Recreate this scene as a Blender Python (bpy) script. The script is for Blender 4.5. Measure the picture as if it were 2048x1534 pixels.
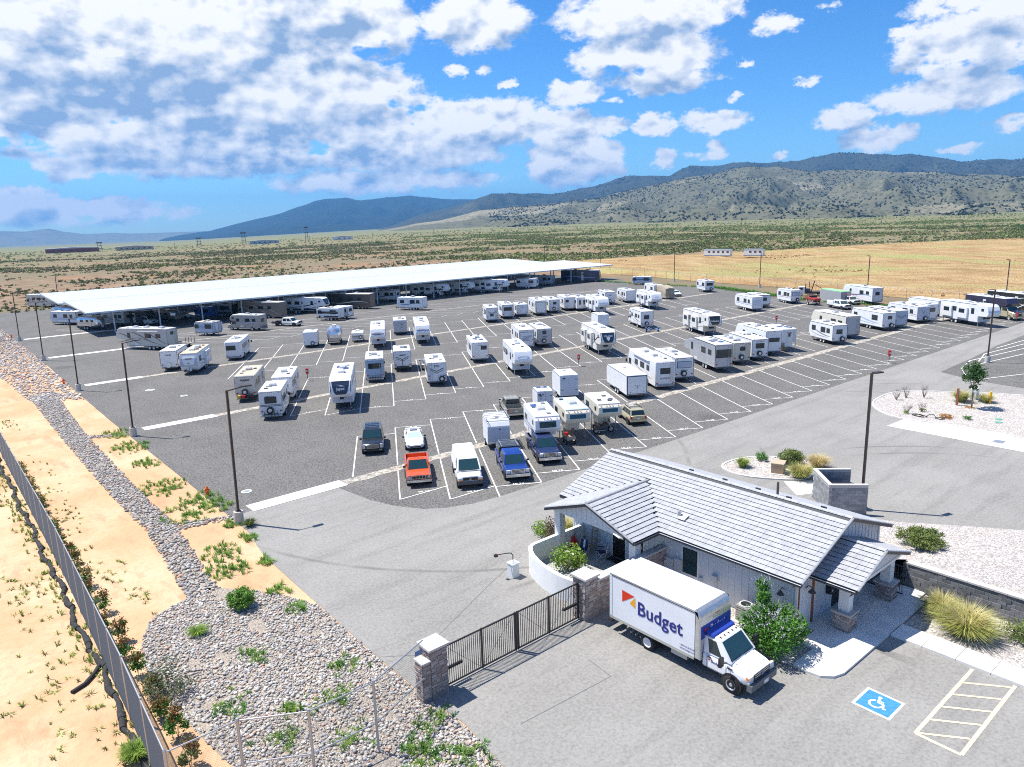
import bpy, bmesh, math, random
import numpy as np
from mathutils import Vector, Matrix
R=math.radians
random.seed(7); rng=np.random.default_rng(7)
SCN=bpy.context.scene; COL=SCN.collection
for o in list(bpy.data.objects): bpy.data.objects.remove(o)
# ------------------------------------------------------------------ camera
# site axes: X runs along the gravel strips, Y across them, metres
CAMH=20.5; HEAD=R(49.97); PITCH=R(12.553); ROLL=-0.0318869
fw_=Vector((math.cos(HEAD),math.sin(HEAD),0)); rt_=Vector((math.sin(HEAD),-math.cos(HEAD),0)); up_=Vector((0,0,1))
f_=fw_*math.cos(PITCH)-up_*math.sin(PITCH); u_=fw_*math.sin(PITCH)+up_*math.cos(PITCH)
cR,sR=math.cos(ROLL),math.sin(ROLL)
ri_=rt_*cR+u_*sR; ui_=-rt_*sR+u_*cR
cam=bpy.data.cameras.new('camera'); camo=bpy.data.objects.new('camera',cam); COL.objects.link(camo)
camo.matrix_world=Matrix(((ri_.x,ui_.x,-f_.x,0),(ri_.y,ui_.y,-f_.y,0),(ri_.z,ui_.z,-f_.z,CAMH),(0,0,0,1)))
cam.sensor_width=36; cam.lens=36*1465.85/2048; cam.clip_start=.5; cam.clip_end=60000
SCN.camera=camo
# ------------------------------------------------------------------ light and exposure
SUN_AZ=R(118.5); SUN_EL=R(63.0)          # direction the sun stands in (site axes)
sl=bpy.data.lights.new('sun','SUN'); sl.energy=5.0; sl.angle=R(.53); sl.color=(1,.95,.865)
so=bpy.data.objects.new('sun',sl); COL.objects.link(so)
sdir=Vector((math.cos(SUN_AZ)*math.cos(SUN_EL),math.sin(SUN_AZ)*math.cos(SUN_EL),math.sin(SUN_EL)))
so.rotation_euler=sdir.to_track_quat('Z','Y').to_euler(); so.location=(0,0,200)
vs=SCN.view_settings; vs.view_transform='Standard'; vs.look='None'; vs.exposure=0.58; vs.gamma=1; vs.use_curve_mapping=False
SCN.render.engine='CYCLES'
cy=SCN.cycles; cy.use_denoising=False; cy.max_bounces=6; cy.diffuse_bounces=3; cy.glossy_bounces=2; cy.transmission_bounces=2; cy.transparent_max_bounces=8; cy.volume_bounces=0
cy.caustics_reflective=False; cy.caustics_refractive=False; cy.use_adaptive_sampling=True; cy.adaptive_threshold=.012; cy.filter_width=1.05
try: cy.denoiser='OPENIMAGEDENOISE'
except Exception: pass
# ------------------------------------------------------------------ world: sky with cumulus
class NT:
    def __init__(s,t): s.t=t; t.nodes.clear()
    def n(s,typ,**k):
        nd=s.t.nodes.new(typ)
        for a,b in k.items():
            if a=='ins':
                for i,x in b.items():
                    if isinstance(x,bpy.types.NodeSocket): s.t.links.new(x,nd.inputs[i])
                    else: nd.inputs[i].default_value=x
            else: setattr(nd,a,b)
        return nd
    def m(s,op,a,b=None,c=None,clamp=False):
        ins={0:a}
        if b is not None: ins[1]=b
        if c is not None: ins[2]=c
        return s.n('ShaderNodeMath',operation=op,use_clamp=clamp,ins=ins).outputs[0]
    def vm(s,op,a,b=None,c=None):
        ins={0:a}
        if b is not None: ins[1]=b
        if c is not None: ins[2]=c
        nd=s.n('ShaderNodeVectorMath',operation=op,ins=ins)
        return nd.outputs['Value'] if op in('DOT_PRODUCT','LENGTH','DISTANCE') else nd.outputs[0]
    def ramp(s,x,a,b,c=0.,d=1.,smooth=True):
        nd=s.n('ShaderNodeMapRange',interpolation_type='SMOOTHSTEP' if smooth else 'LINEAR',clamp=True,ins={0:x,1:a,2:b,3:c,4:d}); return nd.outputs[0]
    def mix(s,f,a,b,blend='MIX'):
        nd=s.n('ShaderNodeMix',data_type='RGBA',blend_type=blend); 
        for i,x in ((0,f),(6,a),(7,b)):
            if isinstance(x,bpy.types.NodeSocket): s.t.links.new(x,nd.inputs[i])
            else: nd.inputs[i].default_value=x if i==0 else (*x,1)
        return nd.outputs[2]
    def noise(s,vec,scale,detail=4,rough=.55,dist=0):
        nd=s.n('ShaderNodeTexNoise',ins={'Vector':vec,'Scale':scale,'Detail':detail,'Roughness':rough,'Distortion':dist}); return nd.outputs[0]
w=bpy.data.worlds.new('World'); SCN.world=w; w.use_nodes=True
t=NT(w.node_tree)
sky=t.n('ShaderNodeTexSky',sky_type='NISHITA',sun_disc=False,sun_elevation=SUN_EL,sun_rotation=math.pi/2-SUN_AZ,altitude=1000,air_density=1.0,dust_density=.35,ozone_density=2.2)
hs=t.n('ShaderNodeHueSaturation',ins={'Saturation':1.25,'Value':1.0,'Color':sky.outputs[0]})
tc=t.n('ShaderNodeTexCoord'); d=t.vm('NORMALIZE',tc.outputs['Generated'])
df=t.vm('DOT_PRODUCT',d,tuple(fw_)); dr=t.vm('DOT_PRODUCT',d,tuple(rt_))
dz=t.n('ShaderNodeSeparateXYZ',ins={0:d}).outputs[2]
az=t.m('MULTIPLY',t.m('ARCTAN2',dr,df),57.2958); el=t.m('MULTIPLY',t.m('ARCSINE',dz),57.2958)
ae=t.n('ShaderNodeCombineXYZ',ins={0:az,1:el,2:0.}).outputs[0]
CL=[(-24.0,10.6,15.0,5.0),(-16.5,8.6,12,4.2),(-13.5,13.6,8.6,3.2),(-30,9.8,7,4.3),(-8.5,5.6,10.5,2.2),(-20.9,6.1,14.8,2.9),(-29.3,4.4,3.1,1.17),(-2.1,7,7.8,2.1),(3.4,6.7,4.7,1.5),(7.1,6.5,2.4,1),(5.2,4.2,4.3,2.3),(-9,3.1,10,1.2),(-29.7,1.4,8.6,1.1),(-32.6,2.3,3.1,1),(-1.8,13.7,4.5,2.2),(10.3,13.7,7.4,2),(10.3,11,5.9,2.2),(11.8,9.3,4.3,1.1),(4.9,8.9,2.8,1.1),(-3.4,10.6,1,.55),(-1.2,10.6,1,.45),(15,6.4,2.8,1.2),(11.1,6.4,1.8,1.2),(11.8,4.3,1.2,1),(14.7,4.5,1.8,.8),(19.1,12.4,1.9,.8),(30.5,9.7,4.7,2.3),(32.3,11,2.4,1.6),(30,7,5.5,1.4),(23.9,6,2.4,1.1),(25.8,4.6,2.8,1.2),(30.7,3.6,1.2,.4),(29.5,12.2,3.2,.8),(21.5,8.6,1.0,.4),(17.0,10.2,.8,.35),(8.2,8.2,.9,.4),(0.5,9.6,.9,.4),(27.5,10.8,1.3,.7),(33.5,4.9,1.8,.6),(19.6,3.9,.9,.35),(-33,6.6,2.2,1.0),(22.5,13.2,1.1,.5),(16.6,8.0,.7,.3)]
q=None
wc=t.vm('MULTIPLY',ae,(1,1.35,1))
warp=t.n('ShaderNodeTexNoise',ins={'Vector':wc,'Scale':.5,'Detail':7,'Roughness':.68})
wv=t.vm('MULTIPLY_ADD',warp.outputs['Color'],(3.2,1.7,0),(-1.6,-.85,0))
def field(p):
    q=None
    for a,e,ra,re in CL:
        x=t.vm('MULTIPLY_ADD',p,(1/ra,1/re,0),(-a/ra,-e/re,0)); x=t.vm('DOT_PRODUCT',x,x)
        x=t.m('MULTIPLY',t.m('SUBTRACT',1,x),min(1.5,.45+.28*re))
        q=x if q is None else t.m('MAXIMUM',q,x)
    return q
aw_=t.vm('ADD',ae,wv); q=field(aw_); qu=field(t.vm('ADD',aw_,(-.6,1.3,0)))
qd=t.m('MINIMUM',t.m('MAXIMUM',t.m('SUBTRACT',q,qu),-.75),.5)
# beyond the placed clouds the same kind of broken cumulus goes on round the sky
gen=t.ramp(t.noise(t.vm('MULTIPLY',ae,(.05,.1,1)),1.0,3,.5),.40,.72,-1.2,1.2,False)
outm=t.m('MAXIMUM',t.ramp(t.m('ABSOLUTE',az),36,46),t.ramp(el,15.5,20))
q=t.m('ADD',t.m('MULTIPLY',q,t.m('SUBTRACT',1,outm)),t.m('MULTIPLY',gen,outm))
q=t.m('MAXIMUM',q,-1.5)
sc=(1.0,1.5,1)
n1=t.noise(t.vm('MULTIPLY',ae,sc),.55,12,.66)
off=t.vm('ADD',ae,(-.5,.7,0)); n2=t.noise(t.vm('MULTIPLY',off,sc),.38,2.2,.5); n3=t.noise(t.vm('MULTIPLY',ae,sc),.38,4.5,.52)
D=t.m('ADD',q,t.m('MULTIPLY_ADD',t.m('SUBTRACT',n1,.5),1.5,-.16))
hole=t.m('MULTIPLY',t.ramp(t.noise(t.vm('MULTIPLY',ae,(1,1.9,1)),.16,4,.55),.54,.74),.95)
D=t.m('SUBTRACT',D,hole)
alpha=t.m('MULTIPLY',t.ramp(D,-.10,.34),t.ramp(el,-.3,1.2))
thin=t.ramp(D,.0,.5)
edge=t.m('SUBTRACT',1,t.ramp(D,.25,1.1))                       # rims stay bright, thick cores turn grey
up=t.m('ADD',t.m('MULTIPLY',t.m('SUBTRACT',n3,n2),3.0),t.m('MULTIPLY',qd,.9))
lit=t.m('ADD',t.m('MULTIPLY_ADD',edge,.20,.60),up)
grey=t.noise(t.vm('MULTIPLY',ae,(1,2.0,1)),.085,4,.55)
lit=t.m('SUBTRACT',lit,t.m('MULTIPLY',t.m('MULTIPLY',t.ramp(grey,.42,.58),t.ramp(D,.35,1.1)),.42))
lit=t.m('MINIMUM',t.m('MAXIMUM',lit,0),1)
SKS=.096
ccol=t.mix(lit,(2.2,3.25,5.0),(7.7,7.7,7.7))
skyc=t.mix(1.,hs.outputs[0],(.62,.93,1.2),'MULTIPLY')
final=t.mix(alpha,skyc,ccol)
bg=t.n('ShaderNodeBackground',ins={0:final,1:SKS})
t.n('ShaderNodeOutputWorld',ins={0:bg.outputs[0]})
# ------------------------------------------------------------------ helpers
S=20.5/17.5
def P(u,v): return (u*S,v*S)
MATS={}
def mat(key,col,rough=.5,metal=0,var=0.,scale=3.,bump=0.,bscale=30.,world=False,coat=0.,spec=None,col2=None,detail=4):
    if key in MATS: return MATS[key]
    m=bpy.data.materials.new(key); m.use_nodes=True; t=NT(m.node_tree)
    b=t.n('ShaderNodeBsdfPrincipled',ins={'Base Color':(*col,1),'Roughness':rough,'Metallic':metal,'Coat Weight':coat,'Coat Roughness':.08})
    if spec is not None: b.inputs['Specular IOR Level'].default_value=spec
    if var or bump:
        vec=t.n('ShaderNodeNewGeometry').outputs['Position'] if world else t.n('ShaderNodeTexCoord').outputs['Object']
        if var:
            n=t.noise(vec,scale,detail,.6)
            c2=col2 or tuple(max(0,x*(1-var)) for x in col); c1=col if col2 else tuple(min(1,x*(1+var*.6)) for x in col)
            t.t.links.new(t.mix(t.ramp(n,.3,.7),c2,c1),b.inputs['Base Color'])
        if bump:
            bn=t.n('ShaderNodeBump',ins={'Strength':bump,'Distance':.02,'Height':t.noise(vec,bscale,3,.6)})
            t.t.links.new(bn.outputs[0],b.inputs['Normal'])
    t.n('ShaderNodeOutputMaterial',ins={0:b.outputs[0]})
    MATS[key]=m; return m
class M:
    def __init__(s): s.v=[]; s.f=[]
    def add(s,vs,fs):
        o=len(s.v); s.v+=[tuple(x) for x in vs]; s.f+=[[i+o for i in f] for f in fs]; return s
    def box(s,c,d,rz=0.,ry=0.):
        hx,hy,hz=d[0]/2,d[1]/2,d[2]/2
        vs=[Vector((x,y,z)) for z in(-hz,hz) for x,y in((-hx,-hy),(hx,-hy),(hx,hy),(-hx,hy))]
        if ry: vs=[Matrix.Rotation(ry,3,'Y')@x for x in vs]
        if rz: vs=[Matrix.Rotation(rz,3,'Z')@x for x in vs]
        c=Vector(c); return s.add([x+c for x in vs],[(3,2,1,0),(4,5,6,7),(0,1,5,4),(1,2,6,5),(2,3,7,6),(3,0,4,7)])
    def bx(s,x0,x1,y0,y1,z0,z1): return s.box(((x0+x1)/2,(y0+y1)/2,(z0+z1)/2),(abs(x1-x0),abs(y1-y0),abs(z1-z0)))
    def cyl(s,a,b,r,n=10,r2=None,caps=True):
        a,b=Vector(a),Vector(b); r2=r if r2 is None else r2; d=(b-a).normalized()
        x=d.orthogonal().normalized(); y=d.cross(x); vs=[]
        for i in range(n):
            t_=2*math.pi*i/n; w_=x*math.cos(t_)+y*math.sin(t_); vs+=[a+w_*r,b+w_*r2]
        fs=[(2*i,2*((i+1)%n),2*((i+1)%n)+1,2*i+1) for i in range(n)]
        if caps: fs+=[tuple(2*i for i in range(n))[::-1],tuple(2*i+1 for i in range(n))]
        return s.add(vs,fs)
    def path(s,pts,r,n=6):
        for a,b in zip(pts[:-1],pts[1:]): s.cyl(a,b,r,n)
        return s
    def loft(s,secs,cap=True):
        n=len(secs[0]); vs=[p for q_ in secs for p in q_]; fs=[]
        for k in range(len(secs)-1):
            for i in range(n):
                j=(i+1)%n; fs.append((k*n+i,k*n+j,(k+1)*n+j,(k+1)*n+i))
        if cap: fs+=[tuple(range(n))[::-1],tuple(range((len(secs)-1)*n,len(secs)*n))]
        return s.add(vs,fs)
    def prism(s,poly,y0,y1,b=0.):            # side profile (x,z) extruded across y, edges chamfered by b
        poly=list(poly); 
        ar=sum(poly[i][0]*poly[(i+1)%len(poly)][1]-poly[(i+1)%len(poly)][0]*poly[i][1] for i in range(len(poly)))
        if ar<0: poly.reverse()
        if b:
            q_=inset(poly,b); secs=[[(x,y1,z) for x,z in q_],[(x,y1-b,z) for x,z in poly],[(x,y0+b,z) for x,z in poly],[(x,y0,z) for x,z in q_]]
        else: secs=[[(x,y1,z) for x,z in poly],[(x,y0,z) for x,z in poly]]
        return s.loft(secs)
    def sheet(s,pts,z): return s.add([(x,y,z) for x,y in pts],[tuple(range(len(pts)))])
    def mesh(s,name,m,smooth=0):
        me=bpy.data.meshes.new(name); me.from_pydata(s.v,[],s.f); 
        if m: me.materials.append(m)
        bm=bmesh.new(); bm.from_mesh(me); bmesh.ops.recalc_face_normals(bm,faces=bm.faces); bm.to_mesh(me); bm.free()
        if smooth:
            me.shade_smooth(); me.set_sharp_from_angle(angle=R(smooth))
        return me
    def build(s,name,m,parent=None,smooth=0,loc=None): return obj(name,s.mesh(name,m,smooth),parent,loc)
def inset(p,b):
    n=len(p); out=[]
    for i in range(n):
        a,c,d=Vector(p[i-1]),Vector(p[i]),Vector(p[(i+1)%n]); e1=(c-a).normalized(); e2=(d-c).normalized()
        n1=Vector((-e1.y,e1.x)); n2=Vector((-e2.y,e2.x)); m_=(n1+n2); k=m_.dot(n1)
        out.append(tuple(c+m_*(b/max(k,.35))))
    return out
def obj(name,me,parent=None,loc=None,rz=0.,scale=None,rot=None):
    o=bpy.data.objects.new(name,me); COL.objects.link(o)
    if parent is not None: o.parent=parent
    if loc is not None: o.location=loc
    if rot is not None: o.rotation_euler=rot
    elif rz: o.rotation_euler=(0,0,rz)
    if scale is not None: o.scale=scale
    return o
def tag(o,label=None,cat=None,group=None,kind=None):
    if label: o['label']=label
    if cat: o['category']=cat
    if group: o['group']=group
    if kind: o['kind']=kind
    return o
def thing(name,label,cat,loc=(0,0,0),rz=0.,group=None): return tag(obj(name,None,None,loc,rz),label,cat,group)
CACHE={}
def pbox(name,parent,m,c,d,rot=None):        # box part sharing one mesh per material
    k=('b',m.name)
    if k not in CACHE: CACHE[k]=M().box((0,0,0),(1,1,1)).mesh('box_'+m.name,m)
    return obj(name,CACHE[k],parent,c,0,d,rot)
def pcyl(name,parent,m,a,b,r):
    k=('c',m.name)
    if k not in CACHE: CACHE[k]=M().cyl((0,0,-.5),(0,0,.5),1,12).mesh('rod_'+m.name,m,40)
    a,b=Vector(a),Vector(b); d=b-a
    return obj(name,CACHE[k],parent,(a+b)/2,0,(r,r,d.length),d.to_track_quat('Z','Y').to_euler())
def text_mesh(s,m,bold=0.):
    k=('t',s,m.name,bold)
    if k not in CACHE:
        cu=bpy.data.curves.new('txt','FONT'); cu.body=s; cu.align_x='CENTER'; cu.align_y='CENTER'; cu.size=1; cu.offset=bold; cu.extrude=.004; cu.resolution_u=2
        o=bpy.data.objects.new('txt',cu); COL.objects.link(o); dg=bpy.context.evaluated_depsgraph_get()
        me=bpy.data.meshes.new_from_object(o.evaluated_get(dg)); bpy.data.objects.remove(o); me.materials.clear(); me.materials.append(m); CACHE[k]=me
    return CACHE[k]
def lettering(s,parent,m,c,n,size,up=(0,0,1),bold=.02,name='lettering',sx=1.):
    n=Vector(n).normalized(); up=Vector(up); up=(up-n*up.dot(n)).normalized(); r=up.cross(n)
    rot=Matrix((r,up,n)).transposed().to_euler()
    return obj(name,text_mesh(s,m,bold),parent,c,0,(size*sx,size,size),rot)
def ellipse(a,b,n=24,cx=0,cy=0): return [(cx+a*math.cos(2*math.pi*i/n),cy+b*math.sin(2*math.pi*i/n)) for i in range(n)]
VEH=[
 ('suv',32.5,59.29,239.4,5.1,dict(lb='black full-size SUV with chrome grille, parked alone facing the camera')),
 ('coupe',35.73,57.22,239.4,4.5,dict(lb='white sports coupe parked nose-on behind the orange pickup')),
 ('pickup',31.02,49.41,239.4,5.4,dict(lb='old orange pickup truck with square headlights and open bed',col='orange',old=1)),
 ('van',33.72,46.28,239.4,5.7,dict(lb='white cargo van with black grille beside the orange pickup')),
 ('pickup',37.5,44.99,239.4,5.9,dict(lb='blue pickup with black bed cap and roof rack beside the white van',col='blue',crew=1,cap='black',rack=1)),
 ('pickup',42.26,46.3,239.4,6.2,dict(lb='dark blue pickup carrying the white camper with a solar panel',col='navy',crew=1,hd=1)),
 ('tc',43.84,48.14,239.4,5.6,dict(lb='white slide-in camper with blue stripe loaded on the dark blue pickup',z0=.62,H=3.45,g=('lines','gblue'),sol=1,lift=1,ac=1,onjacks=0)),
 ('tc',47.8,48.25,239.4,5.2,dict(lb='cream truck camper with pale blue roof standing on jacks beside the loaded blue pickup',col='cream',roof='paleblue',H=3.25,ac=1,onjacks=1)),
 ('tc',51.55,47.68,239.4,5.2,dict(lb='cream truck camper on jacks behind the parked motorcycle',col='cream',H=3.2,ac=0,onjacks=1)),
 ('wagon',56.17,47.96,59.4,4.5,dict(lb='gold station wagon seen from behind beside the truck campers')),
 ('cargo',40.97,51.17,239.4,4.2,dict(lb='white cargo trailer with grey nose and roof ladder rack behind the blue pickup',W=2.1,H=2.65,rack=1,nose='greyshade')),
 ('pickup',49.65,59.27,59.4,5.6,dict(lb='tan and silver pickup seen from behind with red tail lights',col='tan',crew=1)),
 ('cargo',53.18,58.26,59.4,3.6,dict(lb='small white box trailer with stickers on its rear doors and two solar panels',W=1.75,H=2.35,sol=2,rear='doors')),
 ('cargo',59.26,60.94,59.4,5.0,dict(lb='tall white enclosed trailer with plain rear ramp door and black hinges',W=2.2,H=2.9,rear='ramp')),
 ('cargo',65.73,57.11,59.4,8.6,dict(lb='long white enclosed car hauler with black-framed rear ramp door',W=2.5,H=2.75,rear='frame',axles=2)),
 ('ca',72.04,58.41,59.4,10.2,dict(lb='white motor coach with rear ladder and tan swoosh, beside the long enclosed trailer',g=('swoosh','gtan'),rf='win,ladder,lights,rear_text',txt=[('rear','BOUNDER',.26,'ggrey',1.35)],ac=2,aw='L')),
 ('tt',76.46,58.54,59.4,8.6,dict(lb='white travel trailer with wide rear window and spare tyre beside the motor coach',rf='widewin,spare,lights',txt=[('rear','EAGLE',.3,'ggrey',1.45)],ac=1,aw='L')),
 ('fw',84.95,58.96,59.4,10.4,dict(lb='silver grey fifth wheel with huge dark rear window and blue roof solar panels',col='silver',rf='bigwin,ladder,lights',sol=3,ac=1,H=3.7,nose='long')),
 ('tt',90.2,59.03,59.4,8.2,dict(lb='cream travel trailer with rear ladder and covered spare, beside the silver fifth wheel',col='cream',rf='smallwin,spare,ladder,lights',ac=3)),
 ('tt',94.36,58.91,59.4,8.6,dict(lb='white travel trailer with two-pane rear window above its spare tyre, third from silver fifth wheel',rf='win,spare,lights,top_text',txt=[('rear','WILD WOOD',.2,'ggrey',2.75)],ac=1)),
 ('fw',99.15,59.92,59.4,9.6,dict(lb='white fifth wheel with low rear window and grey lower body, beside the jacked camper',rf='lowwin,lights',ac=1,bot='ggrey')),
 ('tc',102.39,58.12,59.4,5.4,dict(lb='white truck camper standing on tall jacks with dark solar panel on roof',onjacks=1,H=3.45,sol=2,ac=0,txt=[('rear','LANCE',.26,'gred',2.85)])),
 ('tt',113.11,56.31,59.4,7.6,dict(lb='white travel trailer with grey swoosh and dark square rear window, left of grey-backed fifth wheel',g=('swoosh','ggrey'),rf='sqwin,spare_low,lights',ac=1)),
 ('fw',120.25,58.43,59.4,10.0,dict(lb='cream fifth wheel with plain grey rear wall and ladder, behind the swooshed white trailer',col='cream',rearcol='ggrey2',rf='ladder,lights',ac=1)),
 ('tt',131.73,57.51,59.4,9.8,dict(lb='long white travel trailer with three side windows and blue swoosh near the gravel strip',g=('swoosh','gblue2'),rf='smallwin,spare_low,lights',ac=1,sl='R')),
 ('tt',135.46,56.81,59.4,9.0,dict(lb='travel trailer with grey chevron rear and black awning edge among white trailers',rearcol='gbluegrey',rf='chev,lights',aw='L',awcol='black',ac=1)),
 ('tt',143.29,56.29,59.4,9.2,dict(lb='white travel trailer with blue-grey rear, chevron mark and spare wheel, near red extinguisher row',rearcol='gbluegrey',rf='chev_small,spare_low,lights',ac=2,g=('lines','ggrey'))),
 ('cc',145.77,55.05,59.4,7.0,dict(lb='small white motorhome rear with paired windows squeezed between trailer and big fifth wheel',rf='win,lights',ac=0)),
 ('cargo',154.94,57.09,59.4,9.2,dict(lb='pale blue-white enclosed trailer behind the large white fifth wheel',W=2.5,H=3.0,axles=2)),
 ('fw',145.44,46.47,239.4,11.2,dict(lb='large white fifth wheel with big slide-out, nose pointing right near the road',ac=1,sl='R',g=('nose','gblue2'),H=3.8)),
 ('superc',156.7,46.03,239.4,11.5,dict(lb='dark purple and gold motorhome with truck nose at right edge of lot')),
 ('ca',165.97,44.72,239.4,12.8,dict(lb='black motor coach with white swirl graphics behind the truck-nosed motorhome',col='black',g=('swirl','white'),roof='white',ac=3,H=3.75)),
 ('fw',39.08,77.45,239.4,10.2,dict(lb='white fifth wheel with dark nose mask and bird logo on its front',mask='darkblue',txt=[('mask','Jayco',.42,'white',0)],ac=2,sol=2,H=3.85,bird=1)),
 ('cc',31.57,79.4,59.4,7.2,dict(lb='white motorhome seen from behind with spare wheel, bike rack and stripes',rf='win,spare,rack,lights',txt=[('rear','TIOGA',.3,'black',2.55)],ac=1,g=('lines','ggrey'),reartail='lines')),
 ('tt',36.03,86.54,59.4,7.8,dict(lb='white travel trailer with low covered spare behind the striped motorhome',rf='spare_low,lights,bar',ac=1)),
 ('tt',33.26,90.96,59.4,8.2,dict(lb='tan-roofed grey-beige travel trailer with loaded rear cargo rack',col='beige',roof='tanroof',rf='spare,lights,cargo_rack',txt=[('rear','PREMIER',.3,'black',2.55)],ac=1)),
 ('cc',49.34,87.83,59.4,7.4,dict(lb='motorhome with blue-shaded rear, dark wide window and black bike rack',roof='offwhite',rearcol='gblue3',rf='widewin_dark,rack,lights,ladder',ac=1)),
 ('tt',55.41,90.66,59.4,6.2,dict(lb='short trailer with V-shaped dark rear graphic and bulky white roof',rf='vgraphic,lights,bar',txt=[('rear','LANCE',.3,'darkblue',2.35)],ac=1,H=3.0)),
 ('tt',53.69,79.74,59.4,7.6,dict(lb='white travel trailer with black chevron rear, ladder and spare tyre',rf='chev,ladder,spare_right,lights',txt=[('rear','EVO',.36,'black',2.6)],ac=1)),
 ('sedan',57.73,87.63,59.4,4.6,dict(lb='grey car half hidden behind the chevron-backed trailer',col='greycar')),
 ('tt',67.35,88.34,59.4,8.6,dict(lb='white travel trailer with right-hand rear window and small blue solar panels',rf='rightwin,lights,hdoor',sol=2,ac=1,txt=[('rear','R-POD',.2,'ggrey',2.6)])),
 ('fw',64.97,76.03,239.4,9.8,dict(lb='all-white fifth wheel on landing legs with oval blue nose emblem',g=('side_light','gblue2'),txt=[('nose','ALPENLITE',.26,'gblue2',0)],oval=1,ac=1)),
 ('tt',78.89,91.03,59.4,8.8,dict(lb='toy hauler trailer with swirling grey artwork on its rear ramp door',rf='ramp_art,lights',ac=1,H=3.35)),
 ('tt',82.58,90.79,59.4,8.6,dict(lb='travel trailer with silver-grey rear, small window and covered spare',rearcol='ggrey2',rf='smallwin_top,spare,lights',txt=[('rear','COUGAR',.22,'black',1.75)],ac=1)),
 ('fw',83.63,78.2,239.4,11.0,dict(lb='cream fifth wheel with navy nose mask, white shield emblem and dark side swirls',col='offwhite',mask='darkblue',txt=[('mask','VILANO',.36,'white',.75)],shield=1,g=('swirl','black'),ac=2,sl='R',H=3.85,low='offwhite')),
 ('cargo',103.19,96.15,59.4,5.4,dict(lb='low white and blue utility trailer hidden behind the shield-nosed fifth wheel',W=2.2,H=2.6)),
 ('cc',108.72,90.76,59.4,7.8,dict(lb='white cab-over motorhome with black spare cover, towing dolly behind',rf='sqwin,spare_black,lights',g=('swoosh','ggrey'),ac=1)),
 ('fw',108.53,76.61,239.4,11.0,dict(lb='cream fifth wheel with rounded black nose window mask and slide-outs',col='offwhite',mask='black',txt=[('mask','Reflection',.34,'white',0)],ac=2,sl='R',g=('swoosh','ggrey'),H=3.8,low='cream')),
 ('tt',33.41,113.34,239.4,9.6,dict(lb='travel trailer with rounded dark-framed front cap and tan roof panels',front='salem',roof='tanroof',txt=[('front','SALEM',.32,'black',2.35)],ac=2,sl='L',g=('swoosh','ggrey'))),
 ('tt',32.1,118.49,59.4,7.2,dict(lb='white travel trailer with round covered spare left of the dark-framed trailer',rf='spare_white,lights',txt=[('rear','CRUISE',.24,'darkblue',2.45)],ac=1)),
 ('ca',42.4,120.23,59.4,7.8,dict(lb='small white motorhome with dark corner rear window and striped sides',rf='leftwin,lights',g=('lines','ggrey'),ac=1,H=3.0)),
 ('fw',33.94,141.56,120.6,11.6,dict(lb='beige fifth wheel side-on with brown curved graphics near the left lot edge',col='beige',g=('swirl','gbrown'),rf='smallwin_top,ladder,lights',ac=3,H=3.8,aw='L')),
 ('flat',39.44,139.39,120.6,5.2,dict(lb='empty flatbed utility trailer with ramp posts behind the beige fifth wheel')),
 ('tt',47.18,150.66,120.6,5.6,dict(lb='small silver-blue travel trailer with its rear door open',col='silverblue',g=('band','gblue3'),rf='open_door',ac=1,H=2.7,roof='cream')),
 ('cc',55.57,150.92,120.6,8.2,dict(lb='tan and blue cab-over motorhome side-on beside the white pickup',col='tanrv',g=('wave','gbluegrey'),rf='sqwin,rack,lights',ac=1)),
 ('pickup',63.89,149.8,300.6,6.3,dict(lb='white pickup with stripped flat chassis bed, side-on near the carport',col='white',crew=1,chassis=1)),
 ('tt',74.1,151.03,120.6,6.6,dict(lb='white travel trailer with black lower body and open door near the carport',bot='black',g=('band','black'),rf='open_door',ac=1,H=2.75)),
 ('tt',77.25,151.49,120.6,5.2,dict(lb='small white rounded trailer tucked behind the black-bottomed trailer',rf='win,lights',ac=0,H=2.75)),
 ('tt',96.09,151.84,120.6,8.0,dict(lb='white travel trailer side-on with blue wave stripe before the carport',g=('wave','gblue'),rf='lights',ac=1,txt=[('side','Flite',.34,'gblue',2.2)])),
 ('cargo',55.5,120.55,59.4,5.2,dict(lb='pale lilac-white enclosed trailer with white spare wheel on its rear',W=2.3,H=2.7,rear='spare',sol=1)),
 ('air',59.96,120.42,59.4,6.4,dict(lb='polished aluminium rounded trailer with tan lower rear panel')),
 ('popup',63.54,118.54,59.4,3.6,dict(lb='small folded pop-up camper with white spare wheel at rear')),
 ('fw',63.32,110.87,239.4,9.4,dict(lb='white fifth wheel with dark oval logo on its nose, beside the pop-up camper',oval=2,txt=[('nose','Cougar',.3,'darkblue',-.1)],ac=1,g=('nose','ggrey'))),
 ('tt',73.84,120.84,59.4,6.2,dict(lb='grey-fronted compact trailer with dark dashes on its end wall',rearcol='ggrey3',rf='dashes',ac=1,H=2.85)),
 ('fw',70.95,108.93,239.4,10.8,dict(lb='white fifth wheel with blue mountain stripe across its rounded nose',txt=[('nose','MONTANA',.26,'ggrey',.35)],g=('nose','gblue'),ac=2)),
 ('tt',95.73,120.46,59.4,7.2,dict(lb='travel trailer with dark chevron rear and tan bumper, first of the far white row',rf='chev,sqwin_low,lights,ladder',ac=1)),
 ('tt',101.48,122.4,59.4,8.2,dict(lb='white travel trailer with broad dark rear window in the far white row',rf='widewin_dark,ladder,lights',ac=1,sol=1)),
 ('tt',105.21,121.84,59.4,6.2,dict(lb='low plain white trailer with small badge between two taller trailers in far row',rf='lights',H=2.7,ac=1,txt=[('rear','NITRO',.22,'ggrey',2.1)])),
 ('tt',109.54,121.01,59.4,9.2,dict(lb='white toy hauler with plain full-width ramp door in the far row',rf='ramp,lights',H=3.35,ac=1)),
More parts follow.
